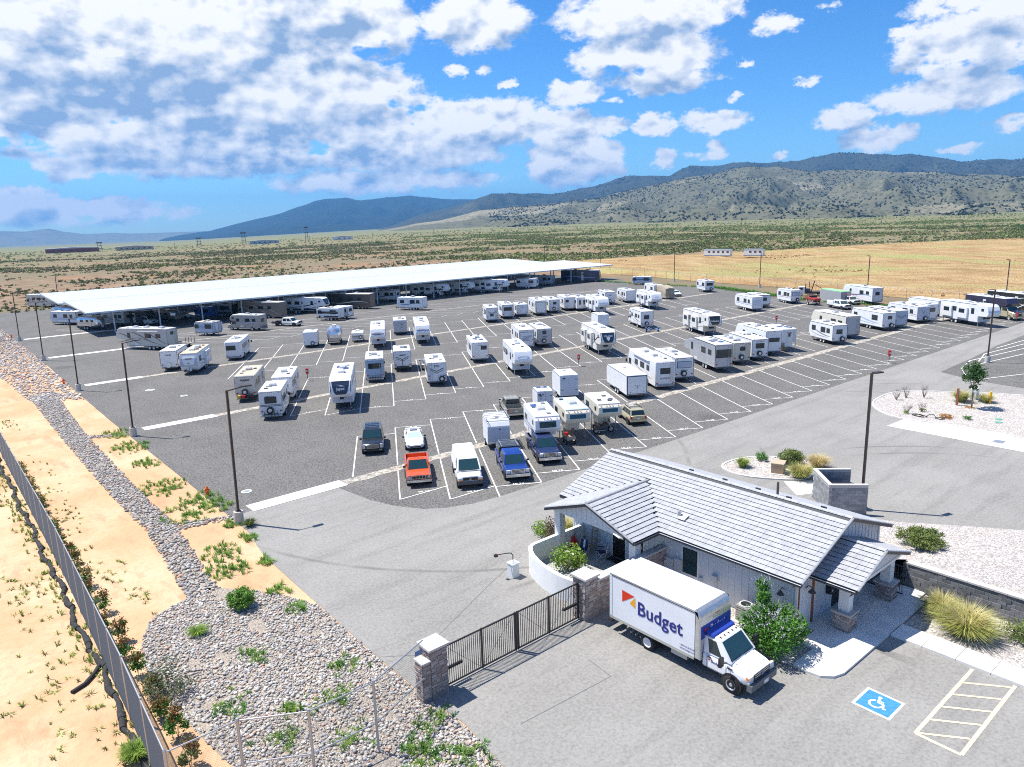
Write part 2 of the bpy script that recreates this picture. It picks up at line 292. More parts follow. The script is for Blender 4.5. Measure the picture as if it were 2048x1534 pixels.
 ('tt',114.09,121.48,59.4,8.6,dict(lb='white travel trailer with small square rear window and ladder right of the plain toy hauler',rf='smallwin,ladder,spare,lights',ac=1)),
 ('tt',119.19,121.8,59.4,8.4,dict(lb='white travel trailer with dark window and covered spare in middle of far row',rf='leftwin_small,spare_white,lights',ac=1)),
 ('tt',120.26,118.71,59.4,7.4,dict(lb='white trailer with two tall dark windows wedged beside the pale-nosed fifth wheel',rf='twowin',ac=1)),
 ('fw',118.01,110.57,239.4,9.8,dict(lb='white fifth wheel with pale blue nose landscape at right of far row',g=('nose','gblue2'),ac=1,sl='R')),
 ('tt',132.85,121.72,59.4,7.6,dict(lb='white travel trailer with dark spare, alone behind the pale-nosed fifth wheel',rf='spare_black,lights,badge',ac=1)),
 ('fw',132.03,107.62,239.4,10.0,dict(lb='white fifth wheel with lilac nose cap in front of the tan-covered vehicle',txt=[('nose','ALPINE',.3,'gblue',.3)],g=('swoosh','ggrey'),ac=1,sl='R')),
 ('tt',138.59,120.35,59.4,8.4,dict(lb='white travel trailer with grey skirt left of the lilac-nosed fifth wheel',bot='ggrey',rf='lights',ac=1)),
 ('tt',152.78,123.31,59.4,8.4,dict(lb='white travel trailer between lilac-nosed fifth wheel and tan-covered vehicle',rf='smallwin_top,lights',ac=1)),
 ('covered',149.99,117.31,59.4,7.6,dict(lb='motorhome wrapped in a tan fabric storage cover')),
 ('sedan',155.53,118.01,239.4,4.5,dict(lb='white sedan parked beside the tan-covered vehicle',col='white')),
 ('tt',168.95,118.72,59.4,6.8,dict(lb='white travel trailer with dark rear window standing alone near the back gate',rf='widewin_dark,spare_low,lights',ac=1)),
 ('tt',175.71,146.64,120.6,6.8,dict(lb='blue-striped camper with open sides near the end of the carport',col='silverblue',g=('band','gblue'),rf='lights',ac=0,H=2.5)),
 ('tt',141.56,88.32,59.4,9.0,dict(lb='white travel trailer with plain panelled rear at front of a pair',rf='panel,lights',ac=1)),
 ('tt',147.26,89.55,59.4,7.4,dict(lb='rounded white trailer with blue window hidden behind the panelled white trailer',rf='sqwin,lights',ac=1,round=1,H=2.9)),
 ('tt',157.78,88.13,59.4,7.2,dict(lb='white travel trailer with brown band and spare wheel near the green verge',g=('lines','gbrown'),rf='widewin,spare_low,lights',ac=1)),
 ('flatcar',156.86,81.41,239.4,5.6,dict(lb='car trailer carrying a red jeep behind the service truck')),
 ('forklift',173.04,90.28,120.6,6.6,dict(lb='white cab-over flatbed truck with black lift mast near the golden field')),
 ('pickup',153.79,73.87,239.4,6.2,dict(lb='white service truck with utility body facing right towards the camera',col='white',crew=1,utility=1)),
 ('container',163.81,79.83,59.4,8.0,dict(lb='grey storage box with bright green roof behind the service truck')),
 ('pickup',162.42,75.89,239.4,5.8,dict(lb='white pickup with red overhead rack beside the green-roofed storage box',col='white',crew=0,rackbar='gred')),
 ('fw',166.35,74.96,59.4,10.8,dict(lb='white fifth wheel with lilac rear near the right-hand boundary fence',rearcol='gbluegrey2',rf='sqwin,lights,panel',ac=1)),
 ('air',33.12,181.7,300.6,7.4,dict(lb='polished aluminium trailer under the left end of the carport')),
 ('tt',38.35,184.9,120.6,8.0,dict(lb='white travel trailer with tan end wall under the carport, second from left',rearcol='beige',rf='sqwin,lights',g=('swoosh','ggrey'),ac=1)),
 ('cc',42.73,180.36,300.6,7.4,dict(lb='dark motorhome with white van nose under the carport',col='darkgrey',cab='white',ac=1)),
 ('air',47.77,181.81,120.6,8.4,dict(lb='large shaded aluminium trailer under carport left of the white SUV')),
 ('wagon',52.74,184.11,300.6,4.6,dict(lb='white SUV under the carport beside the blue trailer',col='white')),
 ('tt',56.52,180.54,120.6,5.6,dict(lb='bright blue travel trailer under the carport',col='brightblue',roof='brightblue',rf='smallwin,lights',ac=0,H=2.7)),
 ('tt',61.14,180.43,120.6,7.0,dict(lb='grey travel trailer with black open rear under the carport',col='silver',bot='black',rf='blackrear',ac=1)),
 ('ca',66.06,168.79,120.6,12.0,dict(lb='brown and tan motor coach under the carport with paired rear wheels',col='brownrv',g=('swirl','gtan'),rf='lights',ac=2,H=3.75)),
 ('fw',76.99,167.94,300.6,11.2,dict(lb='white fifth wheel with shield-framed nose window under the carport',g=('swoosh','black'),mask='black',ac=1,H=3.8,bot='black')),
 ('ca',88.44,167.47,120.6,12.6,dict(lb='dark bronze motor coach with cream swoosh and silver wheels under the carport',col='bronze',g=('wave','cream'),rf='lights',ac=2,H=3.8)),
 ('tt',102.74,174.8,120.6,8.0,dict(lb='shaded white travel trailer deep under the carport beside the bronze coach',rf='lights,sqwin',ac=1)),
 ('fw',116.47,173.22,300.6,11.5,dict(lb='black and white toy hauler fifth wheel with triple wheels under the carport',g=('bolt','black'),ac=1,H=3.8,bot='black',axles=3,sl='R')),
 ('fw',125.49,172.84,300.6,10.6,dict(lb='white fifth wheel with black zigzag, second of three zigzag noses under carport',g=('bolt','black'),ac=1,H=3.8,bot='ggrey')),
 ('fw',134.69,168.78,300.6,11.2,dict(lb='white fifth wheel with big dark slide windows and curved nose under the carport',g=('bolt','darkblue'),ac=1,H=3.8,sl='R')),
 ('tt',148.64,169.05,120.6,7.6,dict(lb='white travel trailer with rounded end in shade near right end of carport',rf='sqwin,lights',round=1,ac=1)),
 ('tt',158.92,172.7,120.6,7.8,dict(lb='grey travel trailer with orange tarp box beside it under carport right end',col='silver',rf='lights',ac=1)),
 ('ca',174.37,170.57,300.6,13.0,dict(lb='navy blue motor coach at the right end of the carport',col='navy',g=('wave','gblue2'),ac=2,H=3.8)),
 ('tt',30.66,197.18,120.6,9.2,dict(lb='white and blue striped trailer at the open left gable of the carport',g=('lines','gblue'),rf='win,lights',ac=1)),
 ('air',33.26,213.32,120.6,8.4,dict(lb='rounded silver trailer behind the striped trailer at carport left end')),
 ('ca',34.07,253.88,120.6,9.6,dict(lb='maroon and cream motor coach at far left beyond the carport',col='cream',g=('swirl','gmaroon'),rf='lights',ac=2,H=3.6)),
]
# ------------------------------------------------------------------ vehicle paints and lettering
C=dict(white=(.80,.81,.82),offwhite=(.76,.745,.70),cream=(.72,.69,.58),beige=(.58,.56,.50),tanroof=(.66,.54,.38),paleblue=(.58,.70,.74),silver=(.50,.52,.56),silverblue=(.50,.56,.66),
 black=(.02,.021,.024),darkgrey=(.07,.075,.085),darkblue=(.015,.035,.075),navy=(.02,.035,.11),brightblue=(.06,.16,.52),blue=(.02,.06,.30),orange=(.68,.10,.015),tan=(.36,.34,.27),tanrv=(.42,.38,.33),gold=(.55,.50,.31),greycar=(.32,.34,.36),
 brownrv=(.22,.18,.14),bronze=(.10,.085,.075),purple=(.035,.03,.06),
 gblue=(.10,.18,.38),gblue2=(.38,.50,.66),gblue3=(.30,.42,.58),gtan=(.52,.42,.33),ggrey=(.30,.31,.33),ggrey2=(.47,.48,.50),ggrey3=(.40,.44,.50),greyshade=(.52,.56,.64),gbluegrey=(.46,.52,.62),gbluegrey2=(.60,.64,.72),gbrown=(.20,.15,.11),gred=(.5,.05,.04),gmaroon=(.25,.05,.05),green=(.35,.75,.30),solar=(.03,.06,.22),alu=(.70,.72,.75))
def vm_(k):
    key='paint_'+k
    if key in MATS: return MATS[key]
    if k in('blue','navy','orange','black','tan','gold','greycar','purple','bronze','silver','brightblue'): return mat(key,C[k],.28,metal=.25 if k in('tan','gold','greycar','silver','bronze','blue') else 0,coat=.8,var=.06,scale=2)
    if k=='alu': return mat(key,C[k],.22,metal=.85,var=.06,scale=3)
    if k=='solar': return mat(key,C[k],.15)
    return mat(key,C[k],.42,var=.05,scale=.9,coat=.15)
for k,x,y,h,L,o in VEH:
    for tx in o.get('txt',[]): text_mesh(tx[1],vm_(tx[3]),.02)
# ------------------------------------------------------------------ materials
def ground_mat():
    m=bpy.data.materials.new('desert_ground'); m.use_nodes=True; t=NT(m.node_tree)
    pos=t.n('ShaderNodeNewGeometry').outputs['Position']; xyz=t.n('ShaderNodeSeparateXYZ',ins={0:pos}); x,y=xyz.outputs[0],xyz.outputs[1]
    n_big=t.noise(pos,.012,5,.6); n_mid=t.noise(pos,.12,5,.62); n_fine=t.noise(pos,2.2,4,.65); n_grain=t.noise(pos,14,3,.7)
    dirt=t.mix(t.ramp(n_mid,.36,.66),(.58,.355,.20),(.68,.48,.31)); dirt=t.mix(t.m('MULTIPLY',t.ramp(n_fine,.45,.75),.45),dirt,(.47,.29,.165))
    dirt=t.mix(t.m('MULTIPLY',t.ramp(t.noise(t.vm('MULTIPLY',pos,(1,.3,1)),.55,6,.7),.50,.66),.55),dirt,(.40,.25,.145)); dirt=t.mix(t.m('MULTIPLY',t.ramp(n_grain,.55,.8),.35),dirt,(.80,.62,.43))
    des=t.mix(t.ramp(n_mid,.32,.68),(.205,.125,.08),(.315,.22,.15)); des=t.mix(t.ramp(n_big,.42,.62),des,(.20,.165,.11))
    des=t.mix(t.m('MULTIPLY',t.ramp(t.noise(pos,.035,3,.5),.57,.72),.7),des,(.38,.19,.105))
    rad=t.vm('LENGTH',t.vm('MULTIPLY',pos,(1,1,0)))
    grn=t.mix(t.ramp(n_mid,.35,.65),(.13,.165,.06),(.22,.235,.10))
    cov=t.m('MULTIPLY',t.ramp(t.noise(pos,.30,4,.7),.44,.60),t.ramp(rad,250,700,.25,1.0))
    cov=t.m('MULTIPLY',cov,t.ramp(t.m('SUBTRACT',x,t.m('MULTIPLY',y,.75)),-300,250,.65,1.0))
    vor=t.n('ShaderNodeTexVoronoi',ins={'Vector':pos,'Scale':.16}).outputs[0]
    cov=t.m('MAXIMUM',cov,t.m('MULTIPLY',t.ramp(vor,.42,.28),t.ramp(rad,500,900)))
    des=t.mix(cov,des,grn)
    des=t.mix(t.ramp(rad,450,2600,0,.8),des,(.20,.21,.10))
    nearm=t.m('MULTIPLY',t.ramp(x,22,17),t.ramp(y,190,125))
    nearm=t.m('MAXIMUM',nearm,t.ramp(rad,75,50))
    col=t.mix(nearm,des,dirt)
    b=t.n('ShaderNodeBsdfPrincipled',ins={'Base Color':col,'Roughness':.95,'Specular IOR Level':.1})
    bm=t.n('ShaderNodeBump',ins={'Strength':.55,'Distance':.12,'Height':t.m('ADD',n_fine,t.m('MULTIPLY',n_grain,.3))}); t.t.links.new(bm.outputs[0],b.inputs['Normal'])
    t.n('ShaderNodeOutputMaterial',ins={0:b.outputs[0]}); return m
def asphalt(key,c1,c2,speck,streak):
    m=bpy.data.materials.new(key); m.use_nodes=True; t=NT(m.node_tree); MATS[key]=m
    pos=t.n('ShaderNodeNewGeometry').outputs['Position']
    big=t.noise(pos,.12,7,.66); fine=t.noise(pos,6.5,4,.8); st=t.noise(t.vm('MULTIPLY',pos,(.10,.9,1) if streak else (.5,.16,1)),.9,4,.6)
    col=t.mix(t.ramp(big,.3,.7),c1,c2); col=t.mix(t.m('MULTIPLY',t.ramp(st,.46,.72),.5),col,tuple(x*.72 for x in c1))
    col=t.mix(t.m('MULTIPLY',t.ramp(fine,.35,.7),speck),col,tuple(min(1,x*1.75) for x in c2)); col=t.mix(t.m('MULTIPLY',t.ramp(fine,.5,.3),speck),col,tuple(x*.5 for x in c1))
    if streak:      # sweeping tyre marks of turning trucks
        xyz=t.n('ShaderNodeSeparateXYZ',ins={0:pos}); tot=None
        for cx,cy,rr,wd in ((62,22,26,.25),(62,22,24.1,.25),(66,16,33,.3),(66,16,31,.3),(40,52,25,.25),(52,12,19,.22),(52,12,17.1,.22),(30,60,31,.3)):
            dd=t.vm('DISTANCE',t.vm('MULTIPLY',pos,(1,1,0)),(cx,cy,0)); k=t.ramp(t.m('ABSOLUTE',t.m('SUBTRACT',dd,rr)),wd,.04)
            tot=k if tot is None else t.m('MAXIMUM',tot,k)
        tot=t.m('MULTIPLY',tot,t.ramp(t.noise(pos,.13,3,.6),.44,.66)); col=t.mix(t.m('MULTIPLY',tot,.5),col,tuple(x*.45 for x in c1))
    else:
        vo=t.n('ShaderNodeTexVoronoi',ins={'Vector':pos,'Scale':.07}).outputs[0]
        col=t.mix(t.m('MULTIPLY',t.ramp(vo,.16,.05),.35),col,tuple(x*.55 for x in c1))
    b=t.n('ShaderNodeBsdfPrincipled',ins={'Base Color':col,'Roughness':.9,'Specular IOR Level':.2})
    bm=t.n('ShaderNodeBump',ins={'Strength':.35,'Distance':.01,'Height':fine}); t.t.links.new(bm.outputs[0],b.inputs['Normal'])
    t.n('ShaderNodeOutputMaterial',ins={0:b.outputs[0]}); return m
def gravel(key,c1,c2,scale):
    m=bpy.data.materials.new(key); m.use_nodes=True; t=NT(m.node_tree); MATS[key]=m
    pos=t.n('ShaderNodeNewGeometry').outputs['Position']
    vo=t.n('ShaderNodeTexVoronoi',ins={'Vector':pos,'Scale':scale}); 
    lum=t.n('ShaderNodeSeparateXYZ',ins={0:vo.outputs['Color']}).outputs[0]
    col=t.mix(lum,c1,c2); col=t.mix(t.m('MULTIPLY',t.ramp(t.noise(pos,.6,4,.6),.45,.7),.25),col,(.38,.30,.23))
    b=t.n('ShaderNodeBsdfPrincipled',ins={'Base Color':col,'Roughness':.9,'Specular IOR Level':.2})
    bm=t.n('ShaderNodeBump',invert=True,ins={'Strength':.9,'Distance':.05,'Height':vo.outputs[0]}); t.t.links.new(bm.outputs[0],b.inputs['Normal'])
    t.n('ShaderNodeOutputMaterial',ins={0:b.outputs[0]}); return m
G_DESERT=ground_mat()
A_LOT=asphalt('lot_asphalt',(.086,.083,.078),(.138,.133,.125),.9,False)
A_ROAD=asphalt('road_asphalt',(.232,.224,.208),(.284,.275,.256),.26,True)
G_STRIP=gravel('strip_gravel',(.20,.185,.16),(.56,.52,.45),5)
G_PALE=gravel('landscape_gravel',(.28,.26,.25),(.66,.61,.56),11)
CONC=mat('concrete',(.72,.70,.66),.85,var=.12,scale=.8,world=True,bump=.1)
KERB=mat('kerb_concrete',(.66,.64,.60),.85,var=.15,scale=1.5,world=True)
PAINT=mat('white_road_paint',(.80,.79,.76),.8,var=.22,scale=5,world=True)
YEL=mat('cream_road_paint',(.80,.66,.42),.8,var=.15,scale=5,world=True)
WHITE=mat('white_paint',(.80,.80,.79),.45,var=.05,scale=1.2)
BLACK=mat('black_plastic',(.018,.018,.02),.5)
RUBBER=mat('tyre_rubber',(.02,.02,.021),.85)
RIM=mat('steel_rim',(.55,.56,.58),.35,metal=.6); RIMW=mat('white_rim',(.7,.7,.7),.5)
CHROME=mat('chrome',(.62,.64,.67),.18,metal=.95)
GLASS=mat('dark_glass',(.02,.035,.04),.08,spec=.7)
GLASSB=mat('teal_glass',(.022,.06,.065),.05,spec=.9)
STEEL=mat('galvanised_steel',(.42,.44,.46),.45,metal=.6)
BRONZE=mat('dark_bronze_metal',(.045,.032,.026),.45)
RED=mat('red_plastic',(.55,.02,.03),.4); AMBER=mat('amber_plastic',(.8,.22,.02),.4); LAMP=mat('headlamp_lens',(.62,.64,.66),.15)
# ------------------------------------------------------------------ terrain
def polar_ground():
    rs=[0,12,25,40,60,80,110,150,200,260,340,450,600,800,1000,1300,1700,2300,3200,4500,6500,9500,14000,20000,26000]; na=120
    vs=[]; fs=[]
    for r in rs:
        for i in range(na):
            a=2*math.pi*i/na; az=(math.degrees(HEAD)-math.degrees(a)+180)%360-180
            k=min(1,max(0,(-az-2)/22)) if az>-120 else max(0,1-(-az-120)/40)
            z=-.0098*k*max(0,r-450)
            vs.append((r*math.cos(a),r*math.sin(a),z))
    for k in range(len(rs)-1):
        for i in range(na):
            j=(i+1)%na
            if k==0: fs.append((0,na+i,na+j))
            else: fs.append((k*na+i,(k+1)*na+i,(k+1)*na+j,k*na+j))
    vs=vs
    return M().add(vs,fs)
tag(polar_ground().build('ground',G_DESERT),kind='structure')
def struct(name,pts,z,m): 
    o=M().sheet(pts,z).build(name,m); return tag(o,kind='structure')
LOT=struct('parking_lot',[(16.3,48),(24,41),(60,38.6),(160,38),(161,60),(162,88),(177.5,117),(178,128),(176.5,152),(190,168),(190,232),(19.6,244),(18.4,205),(17.7,140),(17.0,112),(16.6,90),(16.5,70)],.02,A_LOT)
curve=[(54,40.5),(44,40.7),(39.8,40.8),(36.9,40.9),(33.5,41.0),(30.6,41.3),(28.6,42.1),(27.3,43.1),(26.1,45.2),(25.4,47.5),(25.1,50.1),(24.9,51.6),(24.4,51.9)]
struct('road',[(14.9,-6),(240,-6),(240,39.4)]+[(120,40.0)]+curve+[(16.3,51.9),(16.3,48.6),(15.6,44),(15.5,41),(15.35,35.5),(15.2,29.7),(15.2,25),(15.4,22),(15.0,19)],.026,A_ROAD)
struct('side_lot',[(100,34.5),(110.6,34.8),(125,35.6),(239,36),(239,9),(98,9),(96.5,24),(97.5,30)],.032,A_LOT)
# gravel strips with concrete slabs at their left ends
SV=[44.75,70.9,97.4,124.0,150.3]
LINES=[]; NPART=0; rest=M()
def line_part(pts,z=.040):
    global NPART
    m=M().sheet(pts,0)
    if NPART<290:
        c=(sum(p[0] for p in pts)/len(pts),sum(p[1] for p in pts)/len(pts))
        m=M().sheet([(p[0]-c[0],p[1]-c[1]) for p in pts],0); m.build('painted_line',PAINT,LOT,loc=(c[0],c[1],z)); NPART+=1
    else: rest.sheet(pts,z)
def seg(a,b,w=.105):
    a,b=Vector(a),Vector(b); d=(b-a).normalized(); n=Vector((-d.y,d.x))*w/2
    line_part([tuple(a-n),tuple(b-n),tuple(b+n),tuple(a+n)])
for k,v in enumerate(SV):
    x0=(15.35+.3*k)*S; xs=(22.0+.1*k)*S if k<3 else (27+4*k)*S/1.2; x1=[150,150,142,138,24][k]*S
    sl_=M()
    if k<4:
        n=160; e=[(xs+(x1-xs)*i/n,v*S-(.0055*(i/n)*(x1-xs) if k==0 else 0)) for i in range(n+1)]
        h=.58 if k<3 else .32
        struct('gravel_strip',[(x,y-h+.12*math.sin(i*2.3)) for i,(x,y) in enumerate(e)]+[(x,y+h+.10*math.sin(i*3.1)) for i,(x,y) in reversed(list(enumerate(e)))],.034,G_STRIP)
    slab=tag(obj('concrete_slab',None,None,(0,0,0)),kind='structure')
    nn=max(2,int((xs-x0)/2.4))
    for i in range(nn):
        a=x0+(xs-x0)*i/nn; b=x0+(xs-x0)*(i+1)/nn
        M().bx(a+.01,b-.01,v*S-.78,v*S+.78,-.02,.055).build('slab_panel',CONC,slab)
def u1(n): return (28.06+3.70*n-.004*n*n)*S
def u2(n): return (32.31+3.77*n-.003*n*n)*S
def u3(n): return (63.24+3.76*n-.002*n*n)*S
def u4(n): return (30+3.76*n)*S
NUM=[]
def bay(uf,n0,n1,lo,hi,mid,sgn,trim={},gap=.75,nums=True):
    K=.590*sgn
    for n in range(n0,n1+1):
        u=uf(n); l=trim.get(n,lo)
        pt=lambda v_: (u+K*(v_-lo)*S, v_*S)
        if l<mid-1: seg(pt(l),pt(mid-gap/S))
        seg(pt(mid+gap/S),pt(hi))
        un=uf(n+1); w=un-u; dv=w*K/(1+K*K)          # foot of the perpendicular from one line on its neighbour
        if n<n1 and l<mid-1:
            if sgn>0: a=(u+K*dv,l*S+dv); b=(un+K*(trim.get(n+1,lo)-lo)*S,trim.get(n+1,lo)*S)
            else: a=pt(l); b=(un+K*(-dv),lo*S-dv)
            if n in trim: a=(pt(l)); b=(un+K*((l-.15)-lo)*S,(l-.15)*S)
            seg(a,b,.10); NUM.append(((a[0]+b[0])/2,(a[1]+b[1])/2,n,lo,sgn,0))
        if n<n1:
            w=un-u; a=pt(hi); b=(un+K*(hi-lo)*S-K*dv,hi*S-dv) if sgn>0 else (un+K*(hi-lo)*S,hi*S)
            if sgn<0: a=(a[0]-K*dv*-1,a[1]-dv*-1) if 0 else a
            seg(a,b,.10); NUM.append(((a[0]+b[0])/2,(a[1]+b[1])/2,n,hi,sgn,1))
bay(u1,-3,31,35.0,54.27,44.7,1,{-3:44.5,-2:39.2,-1:36.9})
bay(u2,-2,26,61.1,80.57,70.9,1,{-2:65.1,-1:62.9})
bay(u3,-9,16,87.55,107.4,97.4,1)
bay(u4,3,28,114.2,133.8,124.0,-1)
bay(u4,1,34,141.5,160,150.3,-1,gap=.1)
bay(u1,32,33,35.0,54.27,44.7,1)
o=rest.build('painted_lines_far',PAINT,LOT); o['kind']='stuff'
rest2=M()
for (a,b) in (((97.5,30),(128,17)),((99,31.2),(104,33.4)),((104,33.5),(130,29)),((110,34.4),(134,30.5)),((116,34.7),(138,32)),((122,35),(142,33.3)),((104,33.4),(110,34.4)),((110,33.4),(116,34.6))):
    a,b=Vector(a),Vector(b); d_=(b-a).normalized(); n_=Vector((-d_.y,d_.x))*.07; rest2.sheet([tuple(a-n_),tuple(b-n_),tuple(b+n_),tuple(a+n_)],.04)
tag(rest2.build('side_lot_lines',PAINT),kind='structure')
def nums(limit=95):
    k=0
    for x,y,n,row,sgn,top in NUM:
        if row>90 or k>=limit: continue
        ang=R(-30.6); r_=Vector((math.cos(ang),math.sin(ang))); upv=Vector((math.cos(R(59.4)),math.sin(R(59.4))))
        c=Vector((x,y))+upv*(.22 if not top else -.22)
        s='%d %d'%(10 if row<50 else 7 if row<60 else 6 if row<70 else 4, (n+11)%40+1)
        lettering(s,LOT,PAINT,(c.x,c.y,.041),(0,0,1),.42,up=(upv.x,upv.y,0),bold=.03,name='stall_number'); k+=1
nums()
# ------------------------------------------------------------------ kerbs, walks, islands
def offset_ring(pts,b):
    ar=sum(pts[i][0]*pts[(i+1)%len(pts)][1]-pts[(i+1)%len(pts)][0]*pts[i][1] for i in range(len(pts)))
    p=list(pts) if ar>0 else list(pts)[::-1]
    return p,inset(p,b)
def smoothpoly(pts,it=2):
    for _ in range(it):
        o_=[]
        for i in range(len(pts)):
            a,b=pts[i],pts[(i+1)%len(pts)]; o_+=[(a[0]*.75+b[0]*.25,a[1]*.75+b[1]*.25),(a[0]*.25+b[0]*.75,a[1]*.25+b[1]*.75)]
        pts=o_
    return pts
def island(name,pts,m,h=.13,kw=.17):
    o_,i_=offset_ring(pts,kw); n=len(o_)
    k=M().loft([[(*p,-.02) for p in o_],[(*p,h) for p in o_],[(*p,h) for p in i_],[(*p,h-.05) for p in i_]],cap=False)
    root=tag(obj(name,None),kind='structure'); k.build('kerb',KERB,root,35)
    M().sheet(i_,h-.045).build('gravel_bed',m,root); return root
I1=smoothpoly([(50.2,33.6),(49.2,31.5),(49.6,29.8),(50.8,27.9),(52.0,26.6),(56.3,27.4),(55.9,31),(53.6,33.3)],2)
island('planting_island',I1,G_PALE)
I2=smoothpoly([(79.6,34.2),(76.0,32.0),(74.2,28.6),(75.3,25.6),(75.0,18.5),(76,8),(96,8),(93,24),(89.4,29.5),(86.5,34.3)],2)
island('entry_island',I2,G_PALE)
struct('fuel_slab',[(71.2,28.8),(75.0,28.6),(75.4,25.5),(75.2,18.5),(74.9,10),(70.6,8),(70.85,17.4)],.038,CONC)
M().bx(72.2,73.2,19.4,20.2,.04,.045).build('drain_grate',STEEL,tag(obj('drain',None),kind='structure'))
struct('bin_apron',[(50.6,27.8),(52.3,26.4),(50.0,24.9),(48.6,25.6)],.038,CONC)
# walk in front of the office, with joints between its panels
def walk(name,panels,h=.14,m=CONC):
    root=tag(obj(name,None),kind='structure')
    for pts in panels:
        p,_=offset_ring(pts,.01); n=len(p); q_=inset(p,.008)
        M().loft([[(*a,-.02) for a in q_],[(*a,h) for a in q_]]).build('walk_panel',m,root)
    return root
ex=12.9*S; 
def rect(u0,u1_,v0,v1): return [(u0*S,v0*S),(u1_*S,v0*S),(u1_*S,v1*S),(u0*S,v1*S)]
corner=[(24.72,12.8),(24.66,12.2),(24.75,11.7),(25.1,11.32),(25.6,11.16),(26.3,11.16),(26.3,12.8)]
walk('office_walk',[[(a*S,b*S) for a,b in corner],rect(26.3,27.7,11.16,12.8),rect(27.7,28.95,11.16,12.8),rect(28.95,30.2,11.16,12.8),rect(30.2,33.4,11.16,12.8),rect(27.6,30.2,12.8,13.95),rect(30.2,33.4,12.8,13.95),rect(26.3,27.6,12.8,13.4),rect(33.4,34.2,11.5,12.6)])
walk('side_walk',[rect(29.58,30.75,v0,v0+1.22) for v0 in np.arange(9.9,-4,-1.23)]+[rect(28.9,29.56,10.2,11.1)][:0])
# raised gravel terrace behind the block wall and lower planting bed
ter=M(); tp=[(34.55,12.75),(34.55,-3),(37,-3),(46.5,-3),(46,6),(45.3,10.6),(43.3,13.6),(41.6,15.9),(41.2,17.0),(40.2,18.6),(36.5,17.5),(34.6,15)]
zz=[1.45,1.45,1.3,.045,.045,.045,.045,.045,.045,.045,.3,.5]
tcen=(37.5*S,11*S,1.0)
ter.add([(a*S,b*S,z) for (a,b),z in zip(tp,zz)]+[tcen],[(i,(i+1)%len(tp),len(tp)) for i in range(len(tp))])
tag(ter.build('gravel_terrace',G_PALE),kind='structure')
struct('gravel_bed',[(30.78*S,11.1*S),(30.78*S,-4*S),(34.3*S,-4*S),(34.3*S,12.5*S),(33.45*S,12.5*S),(33.45*S,11.1*S)],.05,G_PALE)
struct('bush_bed',[(24.7*S,12.8*S),(26.25*S,12.85*S),(26.85*S,13.3*S),(26.8*S,19.5*S),(23.9*S,19.5*S),(23.9*S,15*S),(24.3*S,14*S)],.05,G_PALE)
# accessible bay symbol and hatched aisle
def bar(m,a,b,w,z): 
    a,b=Vector(a),Vector(b); d_=(b-a).normalized(); n_=Vector((-d_.y,d_.x))*w/2; m.sheet([tuple(a-n_),tuple(b-n_),tuple(b+n_),tuple(a+n_)],z)
ada=thing('accessible_bay_symbol','white wheelchair symbol on a blue square painted on the asphalt','road marking',(24.85*S,9.55*S,.03))
BLUEP=mat('blue_road_paint',(.05,.25,.62),.8,var=.2,scale=6)
M().sheet([(-.78,-.79),(.78,-.79),(.78,.79),(-.78,.79)],.004).build('white_border',PAINT,ada)
M().sheet([(-.66,-.68),(.66,-.68),(.66,.68),(-.66,.68)],.008).build('blue_square',BLUEP,ada)
sym=M(); # local: up of the figure = +x, right of the figure = -y
def L2(x,y): return (y,-x)
sym.sheet([L2(*p) for p in ellipse(.085,.085,14,-.09,.40)],.012)
bar(sym,L2(-.07,.30),L2(-.02,.02),.10,.0125); bar(sym,L2(-.05,.15),L2(.17,.15),.07,.013); bar(sym,L2(-.03,.03),L2(.20,.03),.09,.0135); bar(sym,L2(.19,.05),L2(.31,-.27),.09,.014); bar(sym,L2(.29,-.27),L2(.40,-.23),.08,.0145)
for i in range(16):
    a0=R(115+i*15.6); a1=R(115+(i+1)*15.6+1); p=lambda a,r:L2(-.05+r*math.cos(a),-.12+r*math.sin(a))
    sym.sheet([p(a0,.21),p(a1,.21),p(a1,.30),p(a0,.30)],.012+.0001*i)
sym.build('wheelchair_figure',PAINT,ada)
ais=thing('hatched_aisle','cream painted hatched access aisle beside the accessible bay','road marking',(0,0,.03))
c=[(24.17,8.02),(29.5,8.02),(29.5,6.6),(24.17,6.6)]
for i,(a,b) in enumerate(zip(c,c[1:]+c[:1])):
    if i==1: continue
    mm=M(); bar(mm,P(*a),P(*b),.15,.004+.001*i); mm.build('border_line',YEL,ais)
for k in range(5):
    mm=M(); bar(mm,P(24.25+k*1.02,7.95),P(25.2+k*1.02,6.68),.11,.009); mm.build('hatch_line',YEL,ais)
# expansion cracks / loop cuts near the gate
ck=mat('sealed_crack',(.12,.12,.12),.8); 
loop=tag(obj('asphalt_joint',None),kind='structure')
for a,b in (((13.0,24.6),(14.3,23.6)),((14.3,23.6),(20.5,26.4)),((20.5,26.4),(23.5,27.6)),((14.6,17.5),(19.0,17.2)),((19.0,17.2),(19.2,18.6))):
    mm=M(); bar(mm,P(*a),P(*b),.03,.031); mm.build('joint_line',ck,loop)
